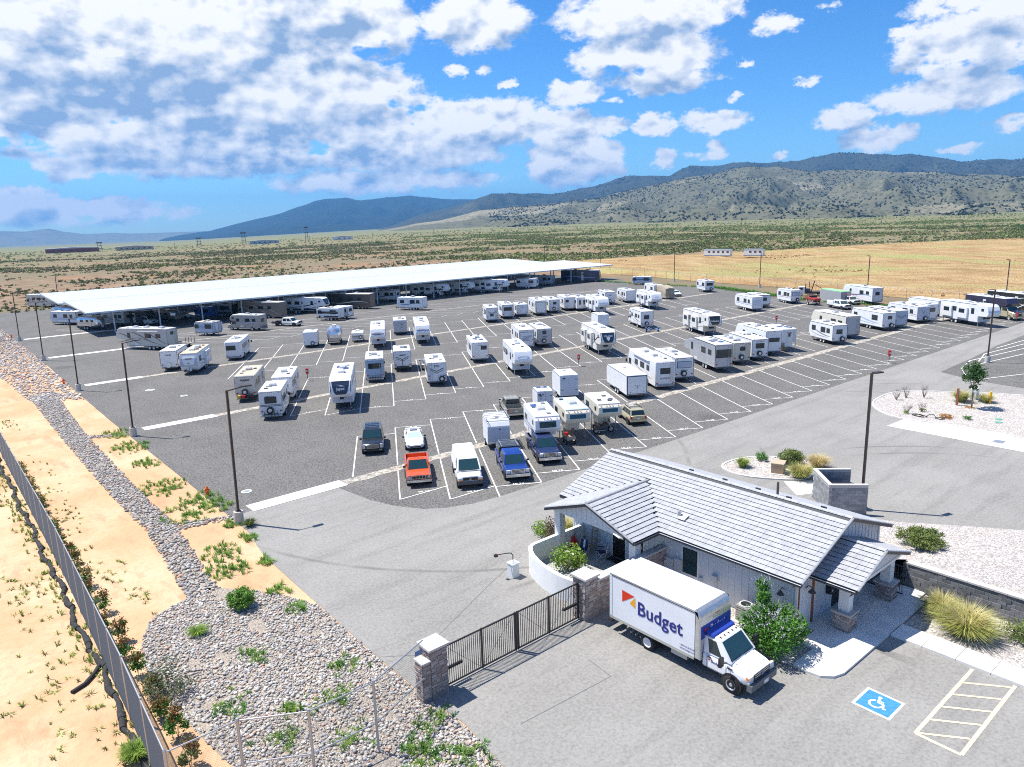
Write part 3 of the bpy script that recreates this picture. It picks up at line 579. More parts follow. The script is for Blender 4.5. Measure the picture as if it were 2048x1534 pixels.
# ------------------------------------------------------------------ office building
SID=mat('board_siding',(.62,.655,.69),.6,var=.05,scale=.7,bump=.05); BATT=mat('batten_paint',(.66,.69,.72),.6)
TILE=mat('concrete_tile',(.40,.41,.43),.8,var=.14,scale=2.3,world=True,bump=.15,bscale=25,detail=6)
RIDGE=mat('ridge_tile',(.30,.31,.33),.8,var=.15,scale=3,world=True); FASC=mat('dark_fascia',(.055,.06,.065),.55); TRIM=mat('white_trim',(.78,.79,.80),.5)
COPPER=mat('copper_downspout',(.33,.115,.05),.4,metal=.35); STUC=mat('stucco',(.72,.73,.72),.9,var=.06,scale=1.5,bump=.25,bscale=35)
bld=thing('office_building','single-storey office with pale grey tile roof and board-and-batten walls beside the moving truck','building',(0,0,0))
U0,U1,UR=26.3*S,34.85*S,30.57*S; V0,V1=13.45*S,27.55*S; ZE,ZR=3.16,5.04
WU0,WU1,WV0,WV1=31.45,40.24,16.28,31.74
SLP=(ZR-ZE)/(UR-U0)
# walls
wl=M(); wt=ZE-.12+(WU0-U0)*SLP
prof=[(WU0,0),(WU1,0),(WU1,wt),(UR,ZR-.22),(WU0,wt)]
wl.add([(x,WV0,z) for x,z in prof]+[(x,WV1,z) for x,z in prof],[(0,1,2,3,4),(9,8,7,6,5),(0,5,6,1),(1,6,7,2),(2,7,8,3),(3,8,9,4),(4,9,5,0)])
wall=wl.build('wall',SID,bld)
for i in range(38):
    v_=WV0+.2+i*.41
    if v_<WV1: pbox('batten',wall,BATT,(WU0-.012,v_,wt/2),(.024,.06,wt))
for i in range(22):
    u__=WU0+.2+i*.41
    h=min(wt+(u__-WU0)*SLP,wt+(WU1-u__)*SLP)-.05
    pbox('batten',wall,BATT,(u__,WV0-.012,h/2),(.06,.024,h))
pbox('trim_board',wall,TRIM,(WU0-.015,WV0-.015,wt/2),(.12,.12,wt)); pbox('trim_board',wall,TRIM,(WU1+.015,WV0-.015,wt/2),(.12,.12,wt))
# roof decks
def deck(name,prof,axis,a,b,m=FASC):        # prof in (across,z); extruded along axis from a to b
    mm=M(); n=len(prof)
    f=(lambda p,t_:(p[0],t_,p[1])) if axis=='v' else (lambda p,t_:(t_,p[0],p[1]))
    mm.add([f(p,a) for p in prof]+[f(p,b) for p in prof],[tuple(range(n)),tuple(range(2*n-1,n-1,-1))]+[(i,i+n,(i+1)%n+n,(i+1)%n) for i in range(n)])
    return mm.build(name,m,bld)
roof=deck('roof',[(U0,ZE-.2),(U0,ZE),(UR,ZR),(U1,ZE),(U1,ZE-.2),(UR,ZR-.2)],'v',V0,V1)
PV0,PV1,PVR=20.7*S,26.81*S,23.75*S; PU0=24.45*S; PZE,PZR=3.16,4.42; PSL=(PZR-PZE)/(PVR-PV0); PUB=U0+(PZR-ZE)/SLP
proof=deck('patio_roof',[(PV0,PZE-.2),(PV0,PZE),(PVR,PZR),(PV1,PZE),(PV1,PZE-.2),(PVR,PZR-.2)],'u',PU0,U0+1.3)
pb=M(); pb.add([(U0-.2,PV0,PZE),(U0-.2,PVR,PZR),(U0-.2,PV1,PZE),(PUB,PVR,PZR)],[(0,1,3),(1,2,3)]); pb.build('patio_roof_back',FASC,proof)
QU0,QU1,QUR=27.75*S,32.9*S,30.3*S; QV0,QV1=11.83*S,WV0-.02; QZE,QZR=2.9,3.98; QSL=(QZR-QZE)/(QUR-QU0)
qroof=deck('porch_roof',[(QU0,QZE-.18),(QU0,QZE),(QUR,QZR),(QU1,QZE),(QU1,QZE-.18),(QUR,QZR-.18)],'v',QV0,QV1)
# tiles
TL,TW=.335,.33
tm=M().add([(-.161,0,.052),(.161,0,.052),(.161,.345,.006),(-.161,.345,.006),(-.161,0,.07),(.161,0,.07),(.161,.345,.022),(-.161,.345,.022)],[(3,2,1,0),(4,5,6,7),(0,1,5,4),(1,2,6,5),(2,3,7,6),(3,0,4,7)])
TME=tm.mesh('roof_tile',TILE); TV=np.array(tm.v); TF=tm.f
tiles=[]
def slope(par,org,al,upv,length,slen,keep=None):
    al,upv=Vector(al).normalized(),Vector(upv).normalized(); nr=al.cross(upv)
    if nr.z<0: al=-al; org=Vector(org)-al*length; nr=al.cross(upv)
    org=Vector(org)
    for r_ in range(int(slen/TL)):
        nc=int(length/TW); w_=length/nc
        for c_ in range(nc):
            p=org+al*((c_+.5)*w_)+upv*(r_*TL-.02)
            if keep and not keep(p+upv*.2): continue
            j=random.uniform(-.003,.003)
            tiles.append((par,p+nr*j,al,upv,nr,w_/.33))
sl1=math.hypot(UR-U0,ZR-ZE)
def k_main(p): return not(PV0-.02<p.y<PV1+.02 and PZR-abs(p.y-PVR)*PSL>p.z-.05)
slope(roof,(U0,V0,ZE),(0,1,0),(UR-U0,0,ZR-ZE),V1-V0,sl1,k_main)
slope(roof,(U1,V0,ZE),(0,1,0),(UR-U1,0,ZR-ZE),V1-V0,sl1)
sl2=math.hypot(PVR-PV0,PZR-PZE)
def k_p(p): return p.x<U0 or p.z>ZE+(p.x-U0)*SLP-.02
slope(proof,(PU0,PV0,PZE),(1,0,0),(0,PVR-PV0,PZR-PZE),PUB-PU0,sl2,k_p)
slope(proof,(PU0,PV1,PZE),(1,0,0),(0,PVR-PV1,PZR-PZE),PUB-PU0,sl2,k_p)
sl3=math.hypot(QUR-QU0,QZR-QZE)
slope(qroof,(QU0,QV0,QZE),(0,1,0),(QUR-QU0,0,QZR-QZE),QV1-QV0,sl3)
slope(qroof,(QU1,QV0,QZE),(0,1,0),(QUR-QU1,0,QZR-QZE),QV1-QV0,sl3)
cpos=Vector((0,0,CAMH))
def seen(tl): return (cpos-tl[1]).dot(tl[4])>0
tiles.sort(key=lambda a:(not seen(a),(a[1]-cpos).length))
far=[[],[]]; nf=0
for i,(par,p,al,upv,nr,sx) in enumerate(tiles):
    mx=Matrix((al*sx,upv,nr)).transposed()
    if i<300: 
        o=obj('roof_tile',TME,par); o.matrix_local=Matrix.Translation(p)@mx.to_4x4()
    else:
        vv=TV@np.array(mx).T+np.array(p); far[0].append(vv); far[1]+= [[k+nf*8 for k in f] for f in TF]; nf+=1
me=bpy.data.meshes.new('roof_tiles'); me.from_pydata(np.concatenate(far[0]).tolist(),[],far[1]); me.materials.append(TILE); obj('roof_tiles',me,roof)['kind']='stuff'
def ridge(par,a,b,m=RIDGE,r=.13):
    a,b=Vector(a),Vector(b); n=max(1,int((b-a).length/.42)); d_=(b-a)/n
    for i in range(n):
        mm=M(); x=d_.normalized(); s_=Vector((0,0,1)).cross(x).normalized(); secs=[]
        for k,(t_,rr) in enumerate(((0,r),(1.08,r*.9))):
            secs.append([tuple(x*(d_.length*t_)+s_*(rr*math.cos(R(w_)))+Vector((0,0,rr*.62*math.sin(R(w_))))) for w_ in (0,45,90,135,180)])
        mm.loft(secs); mm.build('ridge_tile',m,par,40,loc=tuple(a+d_*i-Vector((0,0,.03))))
RIDGEL=mat('pale_ridge_tile',(.45,.465,.49),.8,var=.2,scale=3,world=True)
ridge(roof,(UR,V0,ZR+.03),(UR,V1,ZR+.03),RIDGEL); ridge(proof,(PU0,PVR,PZR+.03),(PUB,PVR,PZR+.03)); ridge(qroof,(QUR,QV0,QZR+.03),(QUR,QV1,QZR+.03),RIDGEL)
for a,b in (((U0,V0,ZE+.03),(UR,V0,ZR+.03)),((U1,V0,ZE+.03),(UR,V0,ZR+.03))): ridge(roof,a,b,RIDGE,.09)
for a,b in (((PU0,PV0,PZE+.03),(PU0,PVR,PZR+.03)),((PU0,PV1,PZE+.03),(PU0,PVR,PZR+.03))): ridge(proof,a,b,RIDGE,.09)
for a,b in (((QU0,QV0,QZE+.03),(QUR,QV0,QZR+.03)),((QU1,QV0,QZE+.03),(QUR,QV0,QZR+.03))): ridge(qroof,a,b,RIDGE,.09)
# gutters
pbox('gutter',roof,FASC,(U0-.06,(V0+PV0)/2-.1,ZE-.09),(.12,PV0-V0-.1,.13)); pbox('gutter_lip',roof,TRIM,(U0-.125,(V0+PV0)/2-.1,ZE-.022),(.025,PV0-V0-.1,.02))
pbox('gutter',proof,FASC,((PU0+U0)/2,PV0-.06,PZE-.09),(U0-PU0,.12,.13)); pbox('gutter',qroof,FASC,(QU0-.06,(QV0+QV1)/2,QZE-.09),(.12,QV1-QV0-.05,.13)); pbox('gutter_lip',qroof,TRIM,(QU0-.125,(QV0+QV1)/2,QZE-.022),(.025,QV1-QV0-.1,.02))
for x,y,h in ((WU0+.05,WV0-.08,2.75),(32.95,WV0-.07,2.6)): pbox('downspout',wall,COPPER,(x,y,h/2+.02),(.09,.08,h))
pbox('downspout_elbow',wall,COPPER,(WU0-.25,WV0-.1,2.86),(.6,.08,.09))
# gable cladding and patio posts
mm=M(); mm.add([(PU0+.45,PV0+.35,PZE-.22),(PU0+.45,PV1-.35,PZE-.22),(PU0+.45,PV1-.35,PZE-.1),(PU0+.45,PVR,PZR-.28),(PU0+.45,PV0+.35,PZE-.1)]+[(PU0+.55,PV0+.35,PZE-.22),(PU0+.55,PV1-.35,PZE-.22),(PU0+.55,PV1-.35,PZE-.1),(PU0+.55,PVR,PZR-.28),(PU0+.55,PV0+.35,PZE-.1)],[(4,3,2,1,0),(5,6,7,8,9),(0,1,6,5),(1,2,7,6),(2,3,8,7),(3,4,9,8),(4,0,5,9)])
gb=mm.build('patio_gable',SID,bld)
for i in range(-6,7):
    h=PZR-.3-abs(i*.42)*PSL-(PZE-.22); pbox('batten',gb,BATT,(PU0+.437,PVR+i*.42,PZE-.22+h/2),(.025,.05,max(.05,h-.03)))
for v_ in (PV0+.55,PV1-.6): pbox('patio_post',bld,STUC,(PU0+.75,v_,1.55),(.46,.46,2.95))
pbox('porch_beam',bld,TRIM,((QU0+QU1)/2,QV0+.55,QZE-.26),(QU1-QU0-.5,.3,.16))
mm=M().add([(QU0+.25,QV0+.42,QZE-.16),(QU1-.25,QV0+.42,QZE-.16),(QUR,QV0+.42,QZR-.22),(QU0+.25,QV0+.5,QZE-.16),(QU1-.25,QV0+.5,QZE-.16),(QUR,QV0+.5,QZR-.22)],[(0,1,2),(5,4,3),(0,3,4,1),(1,4,5,2),(2,5,3,0)]); mm.build('porch_gable',SID,bld)
# windows and doors
def window(c,n,w,h,par=bld,panes=2):
    n=Vector(n); fr=obj('window',None,par,c); al=abs(n.y)>.5
    d=lambda a,t_,b:(a,t_,b) if al else (t_,a,b)
    off=lambda k:tuple(n*k)
    pbox('casing',fr,TRIM,off(.01),d(w+.22,.05,h+.22)); pbox('frame',fr,BLACK,off(.028),d(w,.05,h))
    for k in range(panes):
        z_=(-.5+(k+.5)/panes)*h; p=Vector(off(.048)); pbox('pane',fr,GLASSB,(p.x,p.y,z_),d(w-.1,.03,h/panes-.09))
    return fr
window((WU0,22.55,1.7),(-1,0,0),.95,1.5); window((WU0,26.25,1.55),(-1,0,0),.75,1.3)
def door(c,n,w,h,m,name='door'):
    n=Vector(n); al=abs(n.y)>.5; d=lambda a,t_,b:(a,t_,b) if al else (t_,a,b); r_=obj(name,None,bld,c)
    pbox('door_frame',r_,TRIM,tuple(n*.01),d(w+.2,.04,h+.1)); pbox('door_leaf',r_,m,tuple(n*.03),d(w,.05,h)); pbox('handle',r_,STEEL,tuple(n*.08+Vector((w*.36 if al else 0,0 if al else w*.36,-.05))),(.05,.05,.18))
DK=mat('dark_door',(.02,.017,.015),.35); door((WU0,27.75,1.12),(-1,0,0),.95,2.1,DK); door((35.75,WV0,1.15),(0,-1,0),1.35,2.15,DK)
# service boxes on the wall
GREYM=mat('grey_metal_box',(.55,.58,.60),.5); 
eb=obj('electric_meter',None,bld,(WU0-.1,23.9,1.1)); pbox('cabinet',eb,GREYM,(0,0,0),(.2,.62,.85)); M().cyl((-.1,.12,.2),(-.22,.12,.2),.1,14).build('meter_dial',LAMP,eb,40)
pbox('electric_panel',bld,GREYM,(WU0-.08,23.3,1.25),(.16,.5,.8)); pbox('junction_box',bld,GREYM,(WU0-.08,21.8,.95),(.16,.22,.22)); pbox('junction_box',bld,GREYM,(WU0-.1,20.9,1.35),(.2,.36,.32)); pcyl('conduit',bld,GREYM,(WU0-.05,20.8,.1),(WU0-.05,20.8,1.2),.025); pcyl('conduit',bld,GREYM,(WU0-.05,20.55,.1),(WU0-.05,20.55,.8),.025)
def wlamp(c,n):
    l=obj('wall_lamp',None,bld,c); n=Vector(n)
    pts=[n*.02,n*.16+Vector((0,0,.16)),n*.3+Vector((0,0,.14)),n*.34+Vector((0,0,.02))]; M().path([tuple(p) for p in pts],.02).build('lamp_arm',BLACK,l)
    e=n*.34; M().cyl(tuple(e+Vector((0,0,.04))),tuple(e+Vector((0,0,-.14))),.06,12,.19).build('lamp_shade',mat('dark_shade',(.06,.06,.06),.4),l,40)
wlamp((WU0,16.95,2.2),(-1,0,0)); wlamp((32.3,WV0,2.25),(0,-1,0))
mb=obj('mailbox',None,bld,(34.6,WV0-.14,1.35)); pbox('box',mb,BLACK,(0,0,0),(.34,.26,.42)); pbox('flap',mb,GREYM,(.02,-.135,-.04),(.12,.01,.14)); pbox('outlet',bld,GREYM,(34.1,WV0-.03,.5),(.09,.04,.14))
# porch columns on stone plinths
STN=[mat('ledge_stone_a',(.36,.31,.29),.9,var=.25,scale=6,bump=.4),mat('ledge_stone_b',(.27,.235,.225),.9,var=.25,scale=6,bump=.4),mat('ledge_stone_c',(.45,.39,.36),.9,var=.25,scale=6,bump=.4),mat('ledge_stone_d',(.33,.25,.22),.9,var=.25,scale=6,bump=.4)]
STC=mat('stone_core',(.12,.11,.105),.95)
def stones(par,x0,x1,y0,y1,z0,z1,faces,rh=.14,lw=.34,seed=0,limit=None):
    rd=random.Random(seed); cnt=0; rest_=M(); rows=max(1,round((z1-z0)/rh)); rh=(z1-z0)/rows
    for face in faces:
        a0,a1=(x0,x1) if face in('-y','+y') else (y0,y1)
        for r_ in range(rows):
            a=a0-rd.uniform(0,.02)
            while a<a1-.03:
                w_=min(rd.uniform(.55,1.5)*lw,a1-a)
                if a1-(a+w_)<.08: w_=a1-a
                d_=rd.uniform(.03,.075); zc=z0+(r_+.5)*rh; c_=a+w_/2
                if face=='-y': cc,dd=(c_,y0-d_/2+.01,zc),(w_-.012,d_+.02,rh-.012)
                elif face=='+y': cc,dd=(c_,y1+d_/2-.01,zc),(w_-.012,d_+.02,rh-.012)
                elif face=='-x': cc,dd=(x0-d_/2+.01,c_,zc),(d_+.02,w_-.012,rh-.012)
                else: cc,dd=(x1+d_/2-.01,c_,zc),(d_+.02,w_-.012,rh-.012)
                if limit is None or cnt<limit: pbox('stone',par,rd.choice(STN),cc,dd)
                else: rest_.box(cc,dd)
                cnt+=1; a+=w_
    if rest_.v: rest_.build('stones',STN[0],par)['kind']='stuff'
def column(u0,v0,seed):
    c=obj('porch_column',None,bld,(0,0,0)); s_=.82
    core=obj('stone_plinth',None,c); pbox('core',core,STC,(u0+s_/2,v0+s_/2,.58),(s_-.04,s_-.04,.88)); stones(core,u0+.02,u0+s_-.02,v0+.02,v0+s_-.02,.14,1.02,('-y','-x'),.135,.3,seed)
    pbox('plinth_cap',c,mat('stone_cap',(.46,.44,.42),.85,var=.1,scale=2),(u0+s_/2,v0+s_/2,1.06),(s_+.16,s_+.16,.09)); pbox('shaft',c,STUC,(u0+s_/2,v0+s_/2,1.95),(.5,.5,1.72)); return c
c1=column(28.36*S,12.33*S,3); column(32.2*S,12.27*S,4)
lettering('4480',c1,BLACK,(28.36*S+.41,12.33*S+.41-.256,2.0),(0,-1,0),.22,up=(-1,0,0) if 0 else (0,0,1),name='house_number')
CACHE_N=None
# roof vents
for (x,y,z) in ((32.2,23.9,3.78),): 
    vt=obj('roof_vent',None,roof,(x,y,z)); M().cyl((0,0,-.2),(0,0,.28),.11,12).build('vent_pipe',STEEL,vt,40); pbox('flashing',vt,TRIM,(0,-.25,.04),(.5,.5,.03),(0,-math.atan(SLP),0))
for y in (17.5,19.5,21.4,23.6,26): pbox('snow_guard',roof,FASC,(UR+.35,y,ZR-.02),(.1,.3,.1))
M().cyl((36.9,20.6,4.4),(36.9,20.6,5.45),.07,10).build('flue',mat('flue_metal',(.09,.09,.09),.5),roof,40)
pbox('flood_light',bld,TRIM,(PU0-.12,PV0+1.0,PZE+.1),(.4,.5,.06),(.2,.5,0))
pf=M().bx(27.2,31.44,25.0,30.7,-.02,.12).build('patio_floor',mat('patio_concrete',(.42,.43,.42),.85,var=.15,scale=1.2),bld)
# ------------------------------------------------------------------ entrance gate, pillars, walls
CAP=mat('precast_cap',(.56,.54,.51),.85,var=.1,scale=2)
def pillar(x0,x1,y0,y1,h,label,seed,faces=('-y','-x')):
    t_=thing('gate_pillar',label,'pillar',((x0+x1)/2,(y0+y1)/2,0),0,'stone pillars of the entrance gate'); cx,cy_=(x0+x1)/2,(y0+y1)/2
    pbox('core',t_,STC,(0,0,h/2),(x1-x0-.04,y1-y0-.04,h)); stones(t_,x0-cx+.02,x1-cx-.02,y0-cy_+.02,y1-cy_-.02,0,h,faces,.12,.26,seed); pbox('cap',t_,CAP,(0,0,h+.05),(x1-x0+.2,y1-y0+.2,.1)); return t_
pillar(13.05*S,13.8*S,20.75*S,21.45*S,2.4,'left stone gate pillar with pale cap where the wire fence meets the gate',11,('-y','-x','+x'))
pillar(21.15*S,21.92*S,20.62*S,21.4*S,2.35,'right stone gate pillar joined to the patio wall beside the truck',12)
t_=thing('low_pier','short stone pier with pale cap attached left of the left gate pillar','pier',(12.86*S,21.0*S,0)); pbox('core',t_,STC,(0,0,.95),(.34,.5,1.9)); stones(t_,-.18,.18,-.27,.27,0,1.9,('-y','-x'),.12,.22,13); pbox('cap',t_,CAP,(0,0,1.94),(.5,.68,.08))
t_=thing('stone_wall','stacked stone wall with pale cap between right gate pillar and office','wall',(21.92*S,20.68*S,0)); L_=WU0-21.92*S-.05
pbox('core',t_,STC,(L_/2,.16,1.0),(L_,.3,2.0)); stones(t_,0,L_,.02,.3,0,2.0,('-y',),.125,.32,14,limit=280)
nc=9
for i in range(nc): pbox('cap_slab',t_,CAP,((i+.5)*L_/nc,.15,2.05),(L_/nc-.012,.52,.09))
GX0,GX1,GY=13.86*S,21.1*S,21.02*S
def leaf(x0,x1,label):
    g=thing('gate_leaf',label,'gate',(x0,GY,0),0,'leaves of the black entrance gate'); w_=x1-x0; zt,zb=2.08,.14
    pbox('top_rail',g,BLACK,(w_/2,0,zt),(w_,.06,.06)); pbox('bottom_rail',g,BLACK,(w_/2,0,zb),(w_,.06,.06))
    for x in (.04,w_/2,w_-.04): pbox('stile',g,BLACK,(x,0,(zt+zb)/2),(.08,.08,zt-zb+.1))
    n=int(w_/.115)
    for i in range(1,n): pbox('picket',g,BLACK,(i*w_/n,0,(zt+zb)/2),(.025,.025,zt-zb))
    pcyl('brace_cable',g,BLACK,(.05,.03,zt),(w_/2-.05,.03,zb),.008); pcyl('brace_cable',g,BLACK,(w_-.05,.03,zt),(w_/2+.05,.03,zb),.008)
    return g
mid=(GX0+GX1)/2
g=leaf(GX0,mid-.03,'left leaf of the black picket entrance gate, hung on the left stone pillar'); pbox('gate_opener',g,BLACK,(.5,.14,.85),(1.1,.1,.12))
g=leaf(mid+.03,GX1,'right leaf of the black picket entrance gate, nearer the parked truck'); pbox('gate_opener',g,BLACK,(mid*0+3.75,.14,.85),(1.0,.1,.12))
# patio wall
pw=thing('patio_wall','low white stucco wall curving round the patio from the stone pillar','wall',(0,0,0))
pts=[(26.8,26.4),(25.5,26.42),(24.2,26.43),(23.2,26.42),(22.85,26.3),(22.5,25.9),(22.22,25.4),(22.0,24.8),(21.83,24.1),(21.73,23.4),(21.72,22.8),(21.8,22.2),(21.95,21.45)]
pts=[Vector(P(*p)) for p in pts]; cen=Vector(P(25,23.8)); secs=[]
for i,p in enumerate(pts):
    d_=(pts[min(i+1,len(pts)-1)]-pts[max(i-1,0)]).normalized(); n_=Vector((-d_.y,d_.x)); 
    if n_.dot(cen-p)<0: n_=-n_
    q_=p+n_*.24; secs.append([(p.x,p.y,0),(p.x,p.y,1.4),(q_.x,q_.y,1.4),(q_.x,q_.y,0)])
M().loft(secs).build('wall',mat('white_stucco',(.80,.80,.78),.9,var=.06,scale=1.2,bump=.2,bscale=30),pw,30)
# patio contents
def camp_chair(x,y,rz,label):
    c=thing('camp_chair',label,'chair',(x,y,.12),rz,'folding camp chairs on the patio'); NV=mat('navy_canvas',(.02,.03,.10),.8); AL=mat('light_tube',(.75,.76,.78),.4,metal=.4)
    M().add([(-.26,-.25,.46),(-.26,.25,.46),(.24,.25,.42),(.24,-.25,.42),(-.26,-.25,.44),(-.26,.25,.44),(.24,.25,.40),(.24,-.25,.40)],[(0,1,2,3),(7,6,5,4),(0,3,7,4),(1,5,6,2),(3,2,6,7),(0,4,5,1)]).build('seat',NV,c)
    M().add([(-.26,-.27,.46),(-.26,.27,.46),(-.42,.27,.98),(-.42,-.27,.98),(-.28,-.27,.46),(-.28,.27,.46),(-.44,.27,.98),(-.44,-.27,.98)],[(0,1,2,3),(7,6,5,4),(0,3,7,4),(1,5,6,2),(3,2,6,7),(0,4,5,1)]).build('backrest',NV,c)
    pbox('back_stripe',c,TRIM,(-.347,0,.73),(.012,.12,.5),(0,-.3,0))
    for s_ in (-1,1):
        pbox('armrest',c,NV,(0,s_*.3,.64),(.45,.08,.03)); pcyl('leg',c,AL,(.24,s_*.28,0),(-.24,s_*.26,.5),.014); pcyl('leg',c,AL,(-.24,s_*.28,0),(.24,s_*.26,.62),.014)
        pcyl('back_tube',c,AL,(-.24,s_*.28,.0),(-.43,s_*.28,.98),.014)
    pcyl('cross_tube',c,AL,(.24,-.28,0),(.24,.28,.5),.012); pcyl('cross_tube',c,AL,(.24,.28,0),(.24,-.28,.5),.012)
camp_chair(29.9,29.4,R(200),'navy folding camp chair nearer the red golf bag on the patio'); camp_chair(30.55,28.45,R(130),'navy folding camp chair nearer the office door on the patio')
t_=thing('golf_bag','bright red golf bag with clubs leaning by the patio wall','golf bag',(30.3,30.6,.12)); REDG=mat('glossy_red',(.62,.015,.02),.3)
M().cyl((0,0,0),(.12,.1,.8),.17,12,.14).build('bag',REDG,t_,40); M().cyl((.16,-.12,.15),(.2,-.1,.6),.1,10,.09).build('pocket',REDG,t_,40)
for i in range(4): pcyl('club',t_,STEEL,(.11+.03*i,.08,.7),(.16+.05*i,.16-.06*i,1.25),.012)
t_=thing('wooden_frame','tall narrow wooden slat frame leaning on the patio wall siding','frame',(31.1,29.6,.12)); WD=mat('weathered_wood',(.42,.33,.20),.8,var=.2,scale=8)
for y in (-.2,.2): pbox('post',t_,WD,(.1,y,.8),(.05,.07,1.6),(0,.12,0))
for z in (.2,.7,1.2,1.5): pbox('slat',t_,WD,(.02+.1*z*.9,0,z),(.03,.42,.1),(0,.12,0))
t_=thing('door_mat','black mat in front of the patio door','mat',(31.0,27.75,.12)); pbox('mat',t_,BLACK,(0,0,.01),(.55,.9,.02))
t_=thing('patio_bench','low white bench by the patio planter','bench',(29.1,29.5,.12)); pbox('seat',t_,TRIM,(0,0,.42),(.4,1.1,.06)); pbox('leg',t_,TRIM,(0,.42,.2),(.34,.08,.4)); pbox('leg',t_,TRIM,(0,-.42,.2),(.34,.08,.4))
M().bx(25.9,29.2,25.5,27.6,.12,.15).build('planter_edge',CONC,pf)
# keypad pedestal
t_=thing('gate_keypad','white pedestal with black gooseneck keypad left of the patio wall','keypad',(25.35,30.6,0)); pbox('pedestal',t_,STUC,(0,0,.42),(.5,.5,.84)); pbox('pedestal_top',t_,TRIM,(0,0,.87),(.56,.56,.06))
M().path([(0,0,.88),(0,0,1.35),(-.1,.05,1.5),(-.35,.2,1.52),(-.8,.5,1.45)],.03,8).build('gooseneck',BLACK,t_,40); pbox('reader_head',t_,BLACK,(-.85,.53,1.42),(.18,.18,.14)); pbox('button',t_,RED,(-.72,.46,1.47),(.07,.07,.05))
# condenser behind the truck
t_=thing('ac_condenser','grey metal air conditioner unit between the truck and office wall','air conditioner',(30.75,18.6,.05)); pbox('pad',t_,KERB,(0,0,.03),(1.1,1.1,.1)); pbox('cabinet',t_,mat('condenser_metal',(.33,.32,.29),.5,var=.1,scale=4),(0,0,.5),(.72,.72,.85)); M().cyl((0,0,.92),(0,0,.96),.33,18).build('fan_grille',GREYM,t_,40); M().cyl((0,0,.94),(0,0,.97),.26,18).build('fan_opening',BLACK,t_,40)
for z in np.arange(.2,.9,.13): pbox('louvre',t_,STEEL,(-.365,0,z),(.02,.66,.03))
# split-face block retaining wall
SF=[mat('split_block_a',(.17,.175,.18),.95,var=.35,scale=9,bump=1.,bscale=14),mat('split_block_b',(.22,.225,.23),.95,var=.35,scale=9,bump=1.,bscale=14),mat('split_block_c',(.135,.14,.145),.95,var=.35,scale=9,bump=1.,bscale=14)]
rw=thing('retaining_wall','dark split-face block retaining wall with pale cap below the gravel terrace','wall',(34.3*S,0,0)); pbox('core',rw,STC,(.2,5.7,.7),(.3,18.2,1.4))
rd=random.Random(5)
for r_ in range(7):
    y=-3.4+(.2 if r_%2 else 0); 
    while y<14.6:
        pbox('block',rw,rd.choice(SF),(rd.uniform(-.015,.03)+.02*r_,y+.2,.1+r_*.2),(.22,.39,.19),(0,0,rd.uniform(-.03,.03))); y+=.4
for i in range(30): pbox('cap_block',rw,CAP,(.2,-3.1+i*.6,1.445),(.45,.59,.09))
# bin enclosure
BLK=[mat('grey_block_a',(.27,.28,.29),.9,var=.2,scale=7,bump=.3),mat('grey_block_b',(.22,.23,.24),.9,var=.2,scale=7,bump=.3),mat('grey_block_c',(.32,.33,.34),.9,var=.2,scale=7,bump=.3)]
be=thing('bin_enclosure','grey block dumpster enclosure with pale cap behind the office roof','enclosure',(39.87*S,19.04*S,0),R(45)); H_=2.15; LA,LB=2.9*S,2.2*S
MORT=mat('pale_mortar',(.48,.47,.45),.95)
def blockwall(par,a,b,h=H_,first=0):
    a,b=Vector(a),Vector(b); d_=(b-a); L_=d_.length; rz=math.atan2(d_.y,d_.x); r_=obj('block_wall',None,par,(a.x,a.y,0),rz)
    pbox('mortar_core',r_,MORT,(L_/2,.1,h/2),(L_-.01,.17,h)); k=0
    for j in range(int(h/.2)):
        x=0 if j%2 else -.2
        while x<L_-.02:
            x0,x1=max(x,0),min(x+.4,L_)
            if x1-x0>.05: pbox('block',r_,rd.choice(BLK),((x0+x1)/2,.1,.1+j*.2),(x1-x0-.014,.19,.186))
            x+=.4
    n=max(1,int(L_/.6))
    for i in range(n): pbox('cap_block',r_,CAP,((i+.5)*L_/n,.1,h+.04),(L_/n-.01,.26,.08))
blockwall(be,(0,0),(LA,0)) if 0 else None
blockwall(be,(LA,.0),(0,0)); blockwall(be,(0,0),(0,-LB)); blockwall(be,(LA,-LB),(LA,0))
bn=thing('dumpster','blue dumpster with sloping black lid inside the block enclosure','dumpster',(39.87*S+2.45,19.04*S+.25,0),R(45)); BB=mat('dumpster_blue',(.02,.08,.42),.45,var=.15,scale=3)
mm=M(); mm.prism([(-.75,.15),(.75,.15),(.85,1.35),(-.85,1.75)],-.85,.85,.03); mm.build('bin',BB,bn,30)
for s_ in (-.43,.43): M().add([(-.9,s_-.41,1.77),(.92,s_-.41,1.36),(.92,s_+.41,1.36),(-.9,s_+.41,1.77),(-.9,s_-.41,1.81),(.92,s_-.41,1.40),(.92,s_+.41,1.40),(-.9,s_+.41,1.81)],[(3,2,1,0),(4,5,6,7),(0,1,5,4),(1,2,6,5),(2,3,7,6),(3,0,4,7)]).build('lid',mat('bin_lid',(.03,.035,.05),.5),bn)
for i in range(6): pbox('lid_rib',bn,BLACK,(0,-.7+i*.28,1.62),(1.8,.03,.03),(0,math.atan(.41/1.82),0))
# iron fence beside the porch
t_=thing('iron_fence','short black iron picket fence between porch and block wall','fence',(33.15*S,WV0-1.9,0.1),R(90))
pbox('rail',t_,BLACK,(.8,0,1.7),(2.0,.05,.05)); pbox('rail',t_,BLACK,(.8,0,.15),(2.0,.05,.05))
for i in range(15): pbox('picket',t_,BLACK,(-.15+i*.135,0,.92),(.025,.025,1.6))
